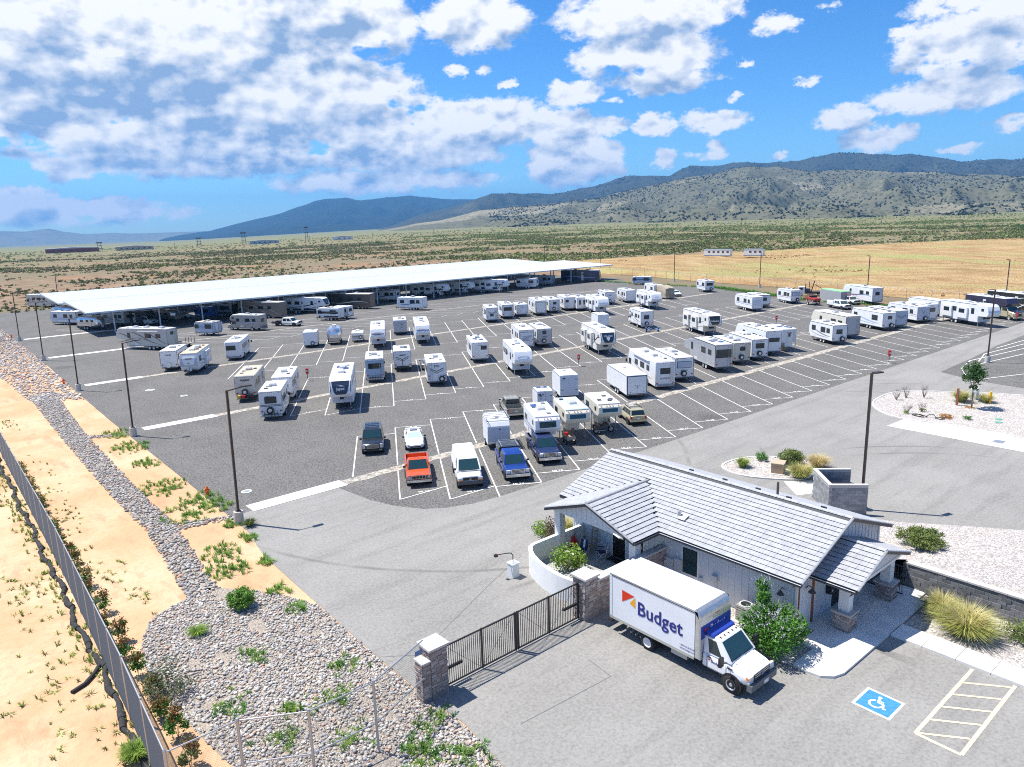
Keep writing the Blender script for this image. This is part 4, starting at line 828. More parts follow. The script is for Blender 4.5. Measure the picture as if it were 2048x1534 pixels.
# ------------------------------------------------------------------ carport
CORR=mat('white_roof_sheet',(.58,.605,.62),.38,metal=.1,var=.12,scale=.25); POSTM=mat('painted_post',(.56,.62,.66),.5)
cp=thing('carport','long white metal carport over parked motorhomes at the back of the lot','carport',(0,0,0))
CU0,CU1=25.5*S,159.5*S
def cp_roof(v0,v1,z0,z1,rows,nm):
    rf=obj('roof_bay',None,cp); n=148; w=(CU1-CU0)/n; L_=math.hypot((v1-v0)*S,z1-z0); a=math.atan2(z1-z0,(v1-v0)*S)
    k=('sheet',round(L_,2))
    if k not in CACHE:
        m=M(); pr=[(0,0),(.02,.055),(.07,.055),(.09,0),(w*.36,0),(w*.38,.02),(w*.42,.02),(w*.44,0),(w*.7,0),(w*.72,.02),(w*.76,.02),(w*.78,0),(w,0)]
        m.add([(x,0,z) for x,z in pr]+[(x,L_,z) for x,z in pr],[(i,i+1,i+1+len(pr),i+len(pr)) for i in range(len(pr)-1)]+[])
        b=len(m.v); m.add([(0,0,-.04),(w,0,-.04),(w,L_,-.04),(0,L_,-.04)],[(3,2,1,0)]); CACHE[k]=m.mesh('roof_panel',CORR)
    for i in range(n): obj('roof_panel',CACHE[k],rf,(CU0+i*w,v0*S,z0),0,None,(a,0,0))
    fb=M(); fb.bx(CU0,CU1,v0*S-.12,v0*S,z0-.28,z0+.03); fb.build('eave_beam',POSTM,rf); M().bx(CU0,CU1,v1*S,v1*S+.12,z1-.28,z1+.03).build('eave_beam',POSTM,rf)
    for u in (CU0-.06,CU1+.06):
        m=M().add([(u-.06,v0*S,z0-.28),(u+.06,v0*S,z0-.28),(u+.06,v1*S,z1-.28),(u-.06,v1*S,z1-.28),(u-.06,v0*S,z0+.04),(u+.06,v0*S,z0+.04),(u+.06,v1*S,z1+.04),(u-.06,v1*S,z1+.04)],[(3,2,1,0),(4,5,6,7),(0,1,5,4),(1,2,6,5),(2,3,7,6),(3,0,4,7)]); m.build('gable_trim',POSTM,rf)
    for k_ in range(17):
        u=(29.9+7.65*k_)*S
        r_=M().add([(u-.1,v0*S,z0-.32),(u+.1,v0*S,z0-.32),(u+.1,v1*S,z1-.32),(u-.1,v1*S,z1-.32),(u-.1,v0*S,z0-.06),(u+.1,v0*S,z0-.06),(u+.1,v1*S,z1-.06),(u-.1,v1*S,z1-.06)],[(3,2,1,0),(4,5,6,7),(0,1,5,4),(1,2,6,5),(2,3,7,6),(3,0,4,7)]); r_.build('rafter',POSTM,rf)
        for v in rows:
            zt=z0+(z1-z0)*(v-v0)/(v1-v0)-.3; pbox('post',rf,POSTM,(u,v*S,zt/2),(.24,.24,zt))
cp_roof(143.4,163.6,4.9,5.85,(145.4,160.5),'front'); cp_roof(169.0,190.6,4.9,5.85,(171,187.5),'back')
# ------------------------------------------------------------------ vehicles
def wheel(par,x,y,r,w,rim=None,side=None,name='wheel'):
    k=('tyre',round(r,3),round(w,3))
    if k not in CACHE:
        m=M(); secs=[]
        for rr,yy in ((.62,-.5),(.93,-.5),(1,-.38),(1,.38),(.93,.5),(.62,.5)):
            secs.append([(rr*r*math.cos(2*math.pi*i/22),yy*w,rr*r*math.sin(2*math.pi*i/22)) for i in range(22)])
        m.loft(secs,cap=False); CACHE[k]=m.mesh('tyre',RUBBER,50)
    rim=rim or RIM; k2=('rim',round(r,3),round(w,3),rim.name)
    if k2 not in CACHE:
        m=M(); secs=[]
        for rr,yy in ((.63,-.46),(.63,.46),(.55,.42),(.5,.30),(.22,.30),(.2,.40),(.0001,.40)):
            secs.append([(rr*r*math.cos(2*math.pi*i/16),yy*w,rr*r*math.sin(2*math.pi*i/16)) for i in range(16)])
        m.loft(secs,cap=True); CACHE[k2]=m.mesh('rim',rim,40)
    o=obj(name,CACHE[k],par,(x,y,r)); 
    obj('rim',CACHE[k2],o,(0,0,0),0,None,(0,0,math.pi if y<0 else 0)); return o
def axle(root,x,W,r=.36,w=.22,rim=None,dual=False):
    for s in (-1,1): wheel(root,x,s*(W/2-w/2-.02),r,w if not dual else w*1.7,rim)
def strip(m,pts,y0,y1,off):                 # sheet following a profile in (x,z), between y0 and y1
    vs=[]; n=len(pts)
    for i,(x,z) in enumerate(pts):
        a=Vector(pts[max(i-1,0)]); b=Vector(pts[min(i+1,n-1)]); d_=(b-a).normalized(); nn=Vector((d_.y,-d_.x))
        if nn.x<0 and abs(nn.x)>abs(nn.y): nn=-nn
        vs+=[(x+nn.x*off,y0 if not isinstance(y0,(list,tuple)) else y0[i],z+nn.y*off),(x+nn.x*off,y1 if not isinstance(y1,(list,tuple)) else y1[i],z+nn.y*off)]
    m.add(vs,[(2*i,2*i+1,2*i+3,2*i+2) for i in range(n-1)]); return m
def side_band(m,s,y,x0,x1,zf,wf,n=14):
    vs=[]
    for i in range(n+1):
        t_=i/n; x=x0+(x1-x0)*t_; z,w_=zf(t_),wf(t_); vs+=[(x,s*y,z-w_/2),(x,s*y,z+w_/2)]
    m.add(vs,[(2*i,2*i+2,2*i+3,2*i+1) for i in range(n)])
def graphics(root,o,W,z0,H,xr,xf):
    if 'g' not in o and (H<2.75 or 'sol' in o): return
    st,ck=o['g'] if 'g' in o else (('swoosh','ggrey'),('lines','gtan'),('wave','gblue'),('swoosh','gbluegrey'),('lines','gblue'),('wave','ggrey'))[len(o['lb'])%6]; mt=vm_(ck); L=xf-xr; y=W/2+.007; pi=math.pi; hh=H-z0
    for s in (-1,1):
        m=M(); a,b=xr+.15*L,xf-.12*L
        if st=='swoosh':
            side_band(m,s,y,xr+.1*L,xf-.15*L,lambda t_:z0+.25*hh+.38*hh*t_*t_,lambda t_:.03+.2*math.sin(pi*t_)**.8)
            side_band(m,s,y,xr+.2*L,xf-.05*L,lambda t_:z0+.16*hh+.25*hh*t_**3,lambda t_:.02+.1*math.sin(pi*t_))
        elif st=='wave': side_band(m,s,y,xr+.05*L,xf-.06*L,lambda t_:z0+.38*hh+.07*hh*math.sin(2*pi*t_),lambda t_:.06+.16*math.sin(pi*t_))
        elif st=='lines':
            for z_ in (.30,.40,.44): side_band(m,s,y,xr+.02*L,xf-.1*L,lambda t_:z0+z_*hh,lambda t_:.07 if z_==.3 else .04,2)
        elif st=='band': side_band(m,s,y,xr+.02*L,xf-.08*L,lambda t_:z0+.56*hh,lambda t_:.24*hh,2)
        elif st=='swirl':
            for k,(p0,p1,q0,q1,ww) in enumerate(((.0,.45,.15,.75,.16),(.25,.72,.2,.8,.2),(.5,.97,.12,.72,.18),(.1,.6,.1,.45,.1),(.6,.99,.45,.2,.12))):
                side_band(m,s,y+.002*k,xr+p0*L,xr+p1*L,lambda t_:z0+hh*(q0+(q1-q0)*math.sin(t_*pi/2)**1.5),lambda t_:.02+ww*math.sin(pi*t_))
        elif st=='bolt':
            for dx,ww in ((0,.2),(.9,.14),(1.6,.1)):
                side_band(m,s,y,xf-2.9-dx,xf-1.2-dx*.6,lambda t_:z0+hh*(.15+.75*(t_ if t_<.55 else .55+(t_-.55)*-.2)),lambda t_:ww*1.6,9)
            side_band(m,s,y,xr+.03*L,xf-3.0,lambda t_:z0+hh*.2,lambda t_:.22*hh,2)
        elif st=='side_light':
            side_band(m,s,y,xr+.25*L,xf-.2*L,lambda t_:z0+.62*hh,lambda t_:.05,2); side_band(m,s,y,xf-.22*L,xf-.1*L,lambda t_:z0+.3*hh+.3*hh*t_,lambda t_:.05,4)
        if m.v: m.build('stripe_graphic',mt,root)
RWIN=dict(win=(0,.62,1.15,.62),widewin=(0,.64,1.75,.72),widewin_dark=(0,.62,1.6,.62),bigwin=(0,.60,2.05,1.0),smallwin=(-.1,.66,.65,.45),smallwin_top=(0,.74,.55,.45),sqwin=(0.1,.58,.9,.62),lowwin=(-.1,.55,1.5,.5),leftwin=(.35,.62,1.35,.62),leftwin_small=(.55,.66,.6,.45),rightwin=(-.55,.66,.75,.48),sqwin_low=(.1,.38,.6,.4))
def ladder(root,x,y,z0,z1,dx=-.12):
    l=obj('ladder',None,root)
    for s in (-.19,.19): pcyl('ladder_rail',l,CHROME,(x+dx,y+s,z0),(x+dx,y+s,z1+.1),.018)
    k=int((z1-z0)/.3)
    for i in range(k+1): pcyl('rung',l,CHROME,(x+dx,y-.19,z0+.1+i*.3),(x+dx,y+.19,z0+.1+i*.3),.014)
def rear_features(root,o,W,z0,H,xr):
    hh=H-z0; rf=o.get('rf','').split(',')
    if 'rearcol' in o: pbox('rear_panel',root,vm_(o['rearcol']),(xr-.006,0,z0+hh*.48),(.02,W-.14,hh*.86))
    for f in rf:
        if f in RWIN:
            y,fz,w_,h_=RWIN[f]; wn=pbox('rear_window',root,BLACK,(xr-.018,y,z0+hh*fz),(.03,w_+.1,h_+.1)); pbox('rear_pane',root,GLASS if f!='widewin' else vm_('gbluegrey'),(xr-.03,y,z0+hh*fz),(.02,w_,h_))
        elif f=='twowin':
            for y in (-.5,.5): pbox('rear_window',root,GLASS,(xr-.02,y,z0+hh*.55),(.03,.45,1.0))
        elif f.startswith('spare'):
            y=-.6 if f=='spare_right' else (-.35 if f=='spare_low' else .1); z=z0+.35 if f!='spare' else z0+.5; mt={'spare_white':WHITE,'spare_black':BLACK}.get(f,BLACK)
            sp=M().cyl((xr-.03,y,z),(xr-.26,y,z),.37,20).build('spare_wheel',mt,root,40); M().cyl((xr-.26,y,z),(xr-.275,y,z),.2,16).build('cover_badge',RIMW,sp,40)
        elif f=='ladder': ladder(root,xr,W/2-.42 if 'spare_right' in o.get('rf','') else -W/2+.42,z0+.1,H)
        elif f=='lights':
            for s in (-1,1): pbox('tail_light',root,RED,(xr-.02,s*(W/2-.22),z0+.38),(.03,.2,.14))
            for y in (-.9,-.2,0,.2,.9): pbox('clearance_light',root,RED,(xr-.015,y*W/2.44,H-.17),(.03,.09,.05))
        elif f=='rack':
            for z in (.35,.75): pbox('rack_bar',root,BLACK,(xr-.35,0,z),(.06,1.5,.06))
            for y in (-.7,-.35,0,.35,.7): pbox('rack_upright',root,BLACK,(xr-.36,y,.7),(.05,.04,.75))
        elif f=='cargo_rack':
            rk=obj('cargo_rack',None,root); pbox('rack_deck',rk,BLACK,(xr-.6,0,.5),(.9,1.9,.06)); pbox('fuel_can',rk,mat('yellow_plastic',(.75,.5,.03),.5),(xr-.7,.7,.7),(.3,.3,.34)); pbox('toolbox',rk,RED,(xr-.6,.2,.68),(.5,.4,.3)); pbox('generator',rk,BLACK,(xr-.6,-.5,.75),(.6,.6,.45))
        elif f=='bar': pbox('bumper',root,BLACK,(xr-.12,0,z0-.06),(.1,W*.85,.1))
        elif f in('ramp','ramp_art'):
            pbox('door_frame',root,BLACK,(xr-.008,0,z0+hh*.46),(.02,W-.24,hh*.8)); dr=pbox('ramp_door',root,WHITE,(xr-.02,0,z0+hh*.46),(.02,W-.36,hh*.76))
            for y in (-W/2+.25,W/2-.25): pbox('latch',root,BLACK,(xr-.04,y,z0+hh*.4),(.04,.12,.1))
            if f=='ramp_art':
                m=M()
                for k in range(6):
                    vs=[]; n=10
                    for i in range(n+1):
                        t_=i/n; y=-.95+1.9*t_; z=z0+hh*(.25+.08*k)+.35*math.sin(t_*3+.5*k)*(1-.1*k); ww=.015+.07*math.sin(math.pi*t_); vs+=[(xr-.034-.001*k,y,z-ww),(xr-.034-.001*k,y,z+ww)]
                    m.add(vs,[(2*i,2*i+2,2*i+3,2*i+1) for i in range(n)])
                m.build('door_artwork',vm_('ggrey3'),root)
        elif f in('chev','chev_small','vgraphic'):
            m=M(); x=xr-.02; zc=z0+hh*(.55 if f!='vgraphic' else .5); sp=W*.36 if f!='chev_small' else .3
            for dz,ww in ((0,.09),(.22,.06)):
                m.add([(x,-sp,zc+.3-dz),(x,0,zc-.1-dz),(x,sp,zc+.3-dz),(x,sp,zc+.3-dz+ww),(x,0,zc-.1-dz+ww),(x,-sp,zc+.3-dz+ww)],[(0,1,4,5),(1,2,3,4)])
            if f=='vgraphic': m.add([(x,-.04,z0+.1),(x,.04,z0+.1),(x,.04,zc-.1),(x,-.04,zc-.1)],[(0,1,2,3)]); pbox('bumper_panel',root,BLACK,(xr-.03,0,z0+.12),(.04,W*.7,.14))
            m.build('rear_chevron',vm_('black' if f!='vgraphic' else 'darkgrey'),root)
            if f=='chev':
                for s in (-1,1): pbox('corner_graphic',root,vm_('darkgrey'),(xr-.015,s*(W/2-.25),z0+.75),(.02,.35,.1))
        elif f=='panel': pbox('panel',root,vm_('gbluegrey2'),(xr-.01,0,z0+hh*.5),(.02,W*.75,hh*.5))
        elif f=='dashes':
            for i,(y,z) in enumerate(((.6,.6),(-.4,.72),(-.3,.6),(-.45,.5),(-.3,.35),(.3,.75))): pbox('dash_graphic',root,vm_('darkgrey'),(xr-.02,y,z0+hh*z),(.02,.4,.06))
        elif f=='open_door':
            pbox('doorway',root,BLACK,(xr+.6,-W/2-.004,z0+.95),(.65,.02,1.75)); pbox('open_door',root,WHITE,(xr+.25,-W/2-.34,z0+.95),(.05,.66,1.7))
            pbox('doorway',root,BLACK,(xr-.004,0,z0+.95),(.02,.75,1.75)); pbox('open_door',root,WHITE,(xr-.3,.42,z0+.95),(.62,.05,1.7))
        elif f=='blackrear': pbox('rear_panel',root,BLACK,(xr-.01,0,z0+hh*.5),(.03,W-.2,hh*.85))
        elif f=='hdoor': pbox('hatch',root,vm_('offwhite'),(xr-.015,.5,z0+.5),(.02,.6,.55))
        elif f=='badge': pbox('badge',root,vm_('darkgrey'),(xr-.02,0,z0+hh*.68),(.02,.6,.12))
def trims(root,W,z0,H,xr,xf,seed):
    mt=(vm_('ggrey'),vm_('ggrey2'),vm_('darkgrey'))[seed%3]
    for s in (-1,1):
        pbox('roof_rail',root,mt,((xr+xf)/2-.2,s*(W/2+.008),H-.05),(xf-xr-.6,.03,.055)); pbox('corner_trim',root,mt,(xr+.02,s*(W/2+.006),(z0+H)/2),(.07,.025,H-z0-.15)); pbox('belt_rail',root,vm_('ggrey2'),((xr+xf)/2-.3,s*(W/2+.006),z0+.06),(xf-xr-1.0,.03,.09))
    pbox('rear_cap_trim',root,mt,(xr-.004,0,H-.06),(.03,W-.1,.05)); pbox('rear_bumper',root,vm_('darkgrey'),(xr-.07,0,z0-.05),(.14,W*.86,.13))
def roof_kit(root,o,W,H,xr,xf):
    L=xf-xr; rm=vm_(o.get('roof','white')); x0,x1=xr+.06,xf-.35
    m=M(); m.prism([(x0,H-.02),(x1,H-.02),(x1-.05,H+.045),(x0+.05,H+.045)],-W/2+.03,W/2-.03,.03); m.build('roof',rm,root)
    n=o.get('ac',1); r_=random.Random(int(L*1000)+len(o.get('lb','')))
    for i in range(n):
        x=xr+L*((i+1)/(n+1)+r_.uniform(-.06,.06)); m=('acunit',)
        if m not in CACHE:
            q=M(); q.prism([(-.5,0),(.5,0),(.42,.2),(.2,.30),(-.42,.30),(-.5,.18)],-.36,.36,.06); CACHE[m]=q.mesh('air_conditioner',vm_('ggrey2'),30)
        a=obj('air_conditioner',CACHE[m],root,(x,r_.uniform(-.1,.1),H+.04)); pbox('ac_grille',a,vm_('ggrey'),(-.47,0,.12),(.1,.5,.12))
    for i in range(r_.choice((2,3,3,4))):
        x=xr+L*r_.uniform(.08,.85); y=r_.choice((-.6,.55,.3)); v=pbox('roof_vent',root,r_.choice((vm_('ggrey'),vm_('ggrey2'),GLASS,vm_('darkgrey'))),(x,y,H+.09),(.38,.38,.12)) 
    for i in range(o.get('sol',0)):
        pbox('solar_panel',root,vm_('solar'),(xr+L*(.28+.13*i),-.45 if i%2==0 else .4,H+.1),(1.1,.6,.03))
    pcyl('antenna',root,vm_('ggrey2'),(xr+L*.7,.3,H),(xr+L*.7,.3,H+.28),.03)
def side_windows(root,W,z0,H,xr,xf,fr,r_,door=True,zf=.60):
    hh=H-z0; L=xf-xr
    for s in (-1,1):
        for f,w_,h_ in fr:
            x=xr+L*(f+(.05 if s>0 else 0)); w=pbox('window',root,BLACK,(x,s*(W/2+.006),z0+hh*zf),(w_+.08,.03,h_+.08)); pbox('window_pane',root,GLASS,(x,s*(W/2+.02),z0+hh*zf),(w_,.02,h_))
    if door:
        x=xr+L*.56; d_=pbox('door',root,vm_('offwhite'),(x,-W/2-.008,z0+hh*.45),(.7,.03,hh*.78)); pbox('door_window',root,GLASS,(x,-W/2-.024,z0+hh*.62),(.35,.02,.5)); pbox('door_handle',root,CHROME,(x+.27,-W/2-.035,z0+hh*.42),(.06,.03,.12))
    pbox('hatch',root,vm_('offwhite'),(xr+L*.2,-W/2-.006,z0+.3),(.7,.02,.35)); pbox('hatch',root,vm_('offwhite'),(xr+L*.75,W/2+.006,z0+.3),(.8,.02,.35))
def do_text(root,o,W,z0,H,xr,xf,nosept=None):
    for face,s,size,ck,zz in o.get('txt',[]):
        mt=vm_(ck)
        if face=='rear': lettering(s,root,mt,(xr-.045,0,zz),(-1,0,0),size)
        elif face=='side':
            for sd in (-1,1): lettering(s,root,mt,(xr+(xf-xr)*.5,sd*(W/2+.02),zz),(0,sd,0),size)
        elif face=='front': lettering(s,root,mt,(xf+.035,0,zz),(1,0,.05),size)
        elif face in('mask','nose') and nosept:
            (x,z),n=nosept; lettering(s,root,mt,(x+.03+n[0]*.02,0,z+zz*.45),(n[0],0,n[1]),size)
def tongue(root,x0,x1,prop=True):
    for s in (-1,1): pbox('hitch_frame',root,BLACK,((x0+x1)/2,s*.28,.5),(math.hypot(x1-x0,.56),.08,.1),(0,0,-s*math.atan2(.5,x1-x0)))
    if prop:
        for s in (-.17,.17): pcyl('gas_bottle',root,WHITE,(x0+.35,s,.55),(x0+.35,s,1.1),.15)
    pcyl('jack',root,BLACK,(x1-.25,0,.03),(x1-.25,0,.95),.04)
def rv_tt(root,L,o):
    W=o.get('W',2.44); H=o.get('H',3.1); z0=.62; xr,xf=-L/2,L/2-1.0; r_=random.Random(int(L*77)+len(o['lb']))
    if o.get('round'): pr=[(xr+.3,z0),(xf-.5,z0),(xf-.1,z0+.5),(xf,z0+1.1),(xf-.15,H-.6),(xf-.6,H-.12),(xf-1.1,H),(xr+.8,H),(xr+.25,H-.25),(xr,H-.9),(xr+.02,z0+.3)]
    else: pr=[(xr+.03,z0),(xf-.55,z0),(xf-.12,z0+.6),(xf,z0+1.05),(xf-.1,z0+1.8),(xf-.28,H-.25),(xf-.55,H),(xr+.07,H),(xr,H-.08)]
    M().prism(pr,-W/2,W/2,.05).build('body',vm_(o.get('col','white')),root,25)
    if 'bot' in o: 
        for s in (-1,1): pbox('skirt_panel',root,vm_(o['bot']),(xr+(xf-xr)*.47,s*(W/2+.004),z0+.25),((xf-xr)*.88,.02,.48))
    trims(root,W,z0,H,xr,xf,len(o['lb'])); roof_kit(root,o,W,H,xr,xf); fr=r_.choice(([(.16,1.0,.7),(.38,1.4,.8),(.82,.8,.6)],[(.14,.8,.65),(.35,1.2,.75),(.74,1.0,.7)],[(.2,1.5,.8),(.8,.9,.7)]))
    side_windows(root,W,z0,H,xr,xf,fr,r_)
    if 'sl' in o:
        s=-1 if o['sl']=='R' else 1; pbox('slide_out',root,vm_('white'),(xr+(xf-xr)*.35,s*(W/2+.16),z0+1.25),(2.6,.36,1.75)); pbox('slide_window',root,GLASS,(xr+(xf-xr)*.35,s*(W/2+.35),z0+1.5),(1.2,.03,.6))
    graphics(root,o,W,z0,H,xr,xf); rear_features(root,o,W,z0,H,xr)
    if 'aw' in o:
        s=1 if o['aw']=='L' else -1; am=vm_(o.get('awcol','ggrey2')); pcyl('awning',root,am,(xr+.6,s*(W/2+.1),H-.25),(xf-1.0,s*(W/2+.1),H-.25),.1)
    if o.get('front')=='salem':
        ys=[(-W/2+.04)]*4; m=M(); strip(m,[(xf-.12,z0+.6),(xf,z0+1.05),(xf-.1,z0+1.8),(xf-.28,H-.25)],-W/2+.02,W/2-.02,.012); m.build('front_cap',vm_('gbluegrey'),root)
        m=M(); strip(m,[(xf-.06,z0+.8),(xf,z0+1.05),(xf-.1,z0+1.8),(xf-.24,H-.36)],[-.6,-.75,-.9,-.8],[.6,.75,.9,.8],.026); m.build('front_panel',vm_('white'),root)
        m=M().add([(xf+.03,-.35,z0+1.2),(xf+.03,0,z0+1.02),(xf+.03,.35,z0+1.2),(xf+.03,0,z0+1.12)],[(0,1,2,3)]); m.build('front_chevron',vm_('black'),root)
    do_text(root,o,W,z0,H,xr,xf); n=o.get('axles',1 if L<6.5 else 2); xa=xr+(xf-xr)*.42
    for i in range(n): axle(root,xa+(i-(n-1)/2)*.82,W,.36,.22,RIMW if r_.random()<.6 else RIM)
    pbox('chassis',root,BLACK,((xr+xf)/2,0,.55),(xf-xr-.5,W-.7,.16)); tongue(root,xf-.5,L/2)
    for x in (xr+.5,xf-.9):
        for s in (-1,1): pcyl('stabiliser',root,BLACK,(x,s*.8,.04),(x,s*.8,.6),.035)
def rv_fw(root,L,o):
    W=o.get('W',2.46); H=o.get('H',3.7); z0=.7; xr,xf=-L/2,L/2; xl=xf-2.2; r_=random.Random(int(L*77)+len(o['lb']))
    pt=[(xf-.30,z0+1.12),(xf-.02,z0+1.45),(xf,z0+1.75),(xf-.22,H-.75),(xf-.5,H-.25),(xf-.95,H)]
    if o.get('nose')=='long': pt=[(xf-.25,z0+1.12),(xf-.02,z0+1.4),(xf,z0+1.7),(xf-.12,H-1.1),(xf-.5,H-.78),(xf-3.4,H-.04)]
    pr=[(xr+.03,z0),(xl-.05,z0),(xl,z0+.06),(xl,z0+1.05),(xf-1.5,z0+1.08)]+pt+[(xr+.07,H),(xr,H-.08)]
    M().prism(pr,-W/2,W/2,.06).build('body',vm_(o.get('col','white')),root,25)
    trims(root,W,z0,H,xr,xl,len(o['lb'])); roof_kit(root,o,W,H,xr,xf-.55 if o.get('nose')!='long' else xf-3.2); side_windows(root,W,z0,H,xr,xl,[(.16,1.0,.6),(.4,1.3,.7),(.86,.6,.9)],r_)
    for s in (-1,1): w=pbox('bunk_window',root,GLASS,(xf-1.3,s*(W/2+.01),H-.85),(.55,.03,.45)) if s<0 else None
    if 'sl' in o:
        for f in (.22,.62):
            s=-1 if o['sl']=='R' else 1
            for s in (-1,1): pbox('slide_out',root,vm_(o.get('col','white')),(xr+(xl-xr)*f,s*(W/2+.15),z0+1.4),(2.4,.34,1.9)); pbox('slide_window',root,GLASS,(xr+(xl-xr)*f,s*(W/2+.325),z0+1.7),(1.3,.02,.7))
    if 'bot' in o:
        for s in (-1,1): pbox('skirt_panel',root,vm_(o['bot']),((xr+xl)/2,s*(W/2+.004),z0+.28),(xl-xr-.3,.02,.5))
    graphics(root,o,W,z0,H,xr,xf); rear_features(root,o,W,z0,H,xr)
    nz=[(xf-.02,z0+1.45),(xf,z0+1.75),(xf-.22,H-.75),(xf-.5,H-.25)]; segv=Vector(nz[2])-Vector(nz[1]); nn=Vector((segv.y,-segv.x)).normalized(); mid_=(Vector(nz[1])+Vector(nz[2]))/2
    if 'mask' in o:
        m=M(); strip(m,nz,[-.55,-.75,-.92,-.98],[.55,.75,.92,.98],.012); m.build('nose_mask',vm_(o['mask']),root)
        for s in (-1,1):
            m=M(); strip(m,nz[1:],[s*1.05,s*1.08,s*1.12],[s*1.10,s*1.16,s*1.18],.012); m.build('nose_accent',vm_('darkblue'),root)
    if o.get('oval'):
        m=M(); e=ellipse(.8,.24,20); q=[]
        up=Vector((segv.x,0,segv.y)).normalized(); c0=Vector((mid_.x,0,mid_.y))+Vector((nn.x,0,nn.y))*.014
        for rr in (1,.8): q.append([tuple(c0+Vector((0,a*rr,0))+up*(b*rr)) for a,b in e])
        m.loft(q,cap=False); m.build('nose_emblem',vm_('gblue2' if o['oval']==1 else 'darkblue'),root)
    if o.get('shield'):
        up=Vector((segv.x,0,segv.y)).normalized(); c0=Vector((mid_.x,0,mid_.y))+Vector((nn.x,0,nn.y))*.03
        m=M().add([tuple(c0+Vector((0,a,0))+up*b) for a,b in ((-.25,.2),(.25,.2),(.27,-.1),(0,-.4),(-.27,-.1))],[(0,1,2,3,4)]); m.build('shield_emblem',vm_('white'),root)
    if o.get('bird'):
        up=Vector((segv.x,0,segv.y)).normalized(); c0=Vector((mid_.x,0,mid_.y))+Vector((nn.x,0,nn.y))*.03+up*.33
        for k,pts in enumerate((((-.55,.18),(.1,.0),(.55,-.12),(.1,.08)),((-.4,.02),(.1,-.06),(.45,-.14),(.05,.0)))):
            M().add([tuple(c0+Vector((0,-a*-1,0))+up*b+Vector((.004*k,0,0))) for a,b in pts],[(0,1,2,3)]).build('wing_emblem',vm_('white'),root)
    if o.get('g',('',))[0]=='nose':
        m=M()
        for k,(zz,ww) in enumerate(((.35,.07),(.5,.04),(.22,.05))):
            vs=[]; n=12
            for i in range(n+1):
                y=-1.05+2.1*i/n; b=Vector(nz[1]).lerp(Vector(nz[2]),zz+.08*math.sin(i*1.1+k)); vs+=[(b.x+nn.x*(.012+.002*k),y,b.y+nn.y*.012),(b.x+nn.x*(.012+.002*k)+segv.normalized().x*ww*1.6,y,b.y+nn.y*.012+ww*1.6)]
            m.add(vs,[(2*i,2*i+2,2*i+3,2*i+1) for i in range(n)])
        m.build('nose_stripe',vm_(o['g'][1]),root)
    do_text(root,o,W,z0,H,xr,xf,((mid_.x,mid_.y),(nn.x,nn.y)))
    n=o.get('axles',2); xa=xr+(xl-xr)*.40
    for i in range(n): axle(root,xa+(i-(n-1)/2)*.9,W,.39,.24,RIMW if r_.random()<.5 else RIM)
    pbox('chassis',root,BLACK,((xr+xl)/2,0,.62),(xl-xr-.5,W-.7,.18)); pbox('front_compartment',root,vm_(o.get('low','gbluegrey2')),(xl+.012,0,z0+.5),(.03,W-.3,.75)); pbox('hitch_pin_box',root,BLACK,(xl+.7,0,z0+.85),(1.0,.4,.35)); pbox('vent_grille',root,BLACK,(xl+.03,.0,z0+.62),(.02,.34,.3))
    for s in (-1,1): pcyl('landing_leg',root,CHROME,(xl-.25,s*.85,.05),(xl-.25,s*.85,.8),.05); pbox('leg_foot',root,STEEL,(xl-.25,s*.85,.03),(.3,.3,.05))
    for s in (-1,1): pcyl('stabiliser',root,BLACK,(xr+.6,s*.8,.04),(xr+.6,s*.8,.6),.035)
    if 'aw' in o: pcyl('awning',root,vm_('ggrey2'),(xr+.8,-W/2-.1,H-.3),(xl-1,-W/2-.1,H-.3),.1); pcyl('awning',root,vm_('ggrey2'),(xr+1.8,W/2+.1,H-.5),(xl-3,W/2+.1,H-.5),.08)
def rv_ca(root,L,o):
    W=2.5; H=o.get('H',3.4); z0=.38; xr,xf=-L/2,L/2
    pr=[(xr+.1,z0),(xf-.15,z0),(xf,z0+.25),(xf+.0,z0+.95),(xf-.28,H-.5),(xf-.55,H-.08),(xf-.9,H),(xr+.07,H),(xr,H-.1),(xr,z0+.4)]
    M().prism(pr,-W/2,W/2,.07).build('body',vm_(o.get('col','white')),root,25); roof_kit(root,o,W,H,xr,xf)
    m=M(); strip(m,[(xf+.0,z0+1.0),(xf-.26,H-.58)],-W/2+.18,W/2-.18,.014); m.build('windshield',GLASS,root)
    for s in (-1,1): pbox('cab_window',root,GLASS,(xf-.95,s*(W/2+.008),z0+1.55),(.9,.03,.75)); pbox('mirror',root,BLACK,(xf-.15,s*(W/2+.25),z0+1.5),(.12,.2,.4)); pbox('headlight',root,LAMP,(xf+.01,s*.9,z0+.45),(.05,.35,.18))
    side_windows(root,W,z0,H,xr,xf,[(.2,.9,.6),(.4,1.4,.65),(.62,1.1,.6)],random.Random(3),True,.62); graphics(root,o,W,z0,H,xr,xf); rear_features(root,o,W,z0,H,xr); do_text(root,o,W,z0,H,xr,xf)
    for i in range(6): pbox('basement_door',root,vm_('offwhite') if o.get('col','white') in('white','cream') else vm_('darkgrey'),(xr+1.2+i*(L-3.2)/6,-W/2-.006,z0+.3),((L-3.6)/6,.02,.45))
    axle(root,xf-1.3,W,.47,.26,RIM); axle(root,xr+L*.27,W,.47,.26,RIM,True)
    if L>11: axle(root,xr+L*.27-1.1,W,.47,.26,RIM)
    if 'aw' in o: pcyl('awning',root,vm_('ggrey2'),(xr+2,W/2+.09,H-.25),(xf-2.5,W/2+.09,H-.25),.09)
    pbox('rear_bumper',root,vm_('ggrey'),(xr-.08,0,z0+.12),(.16,W*.9,.22))
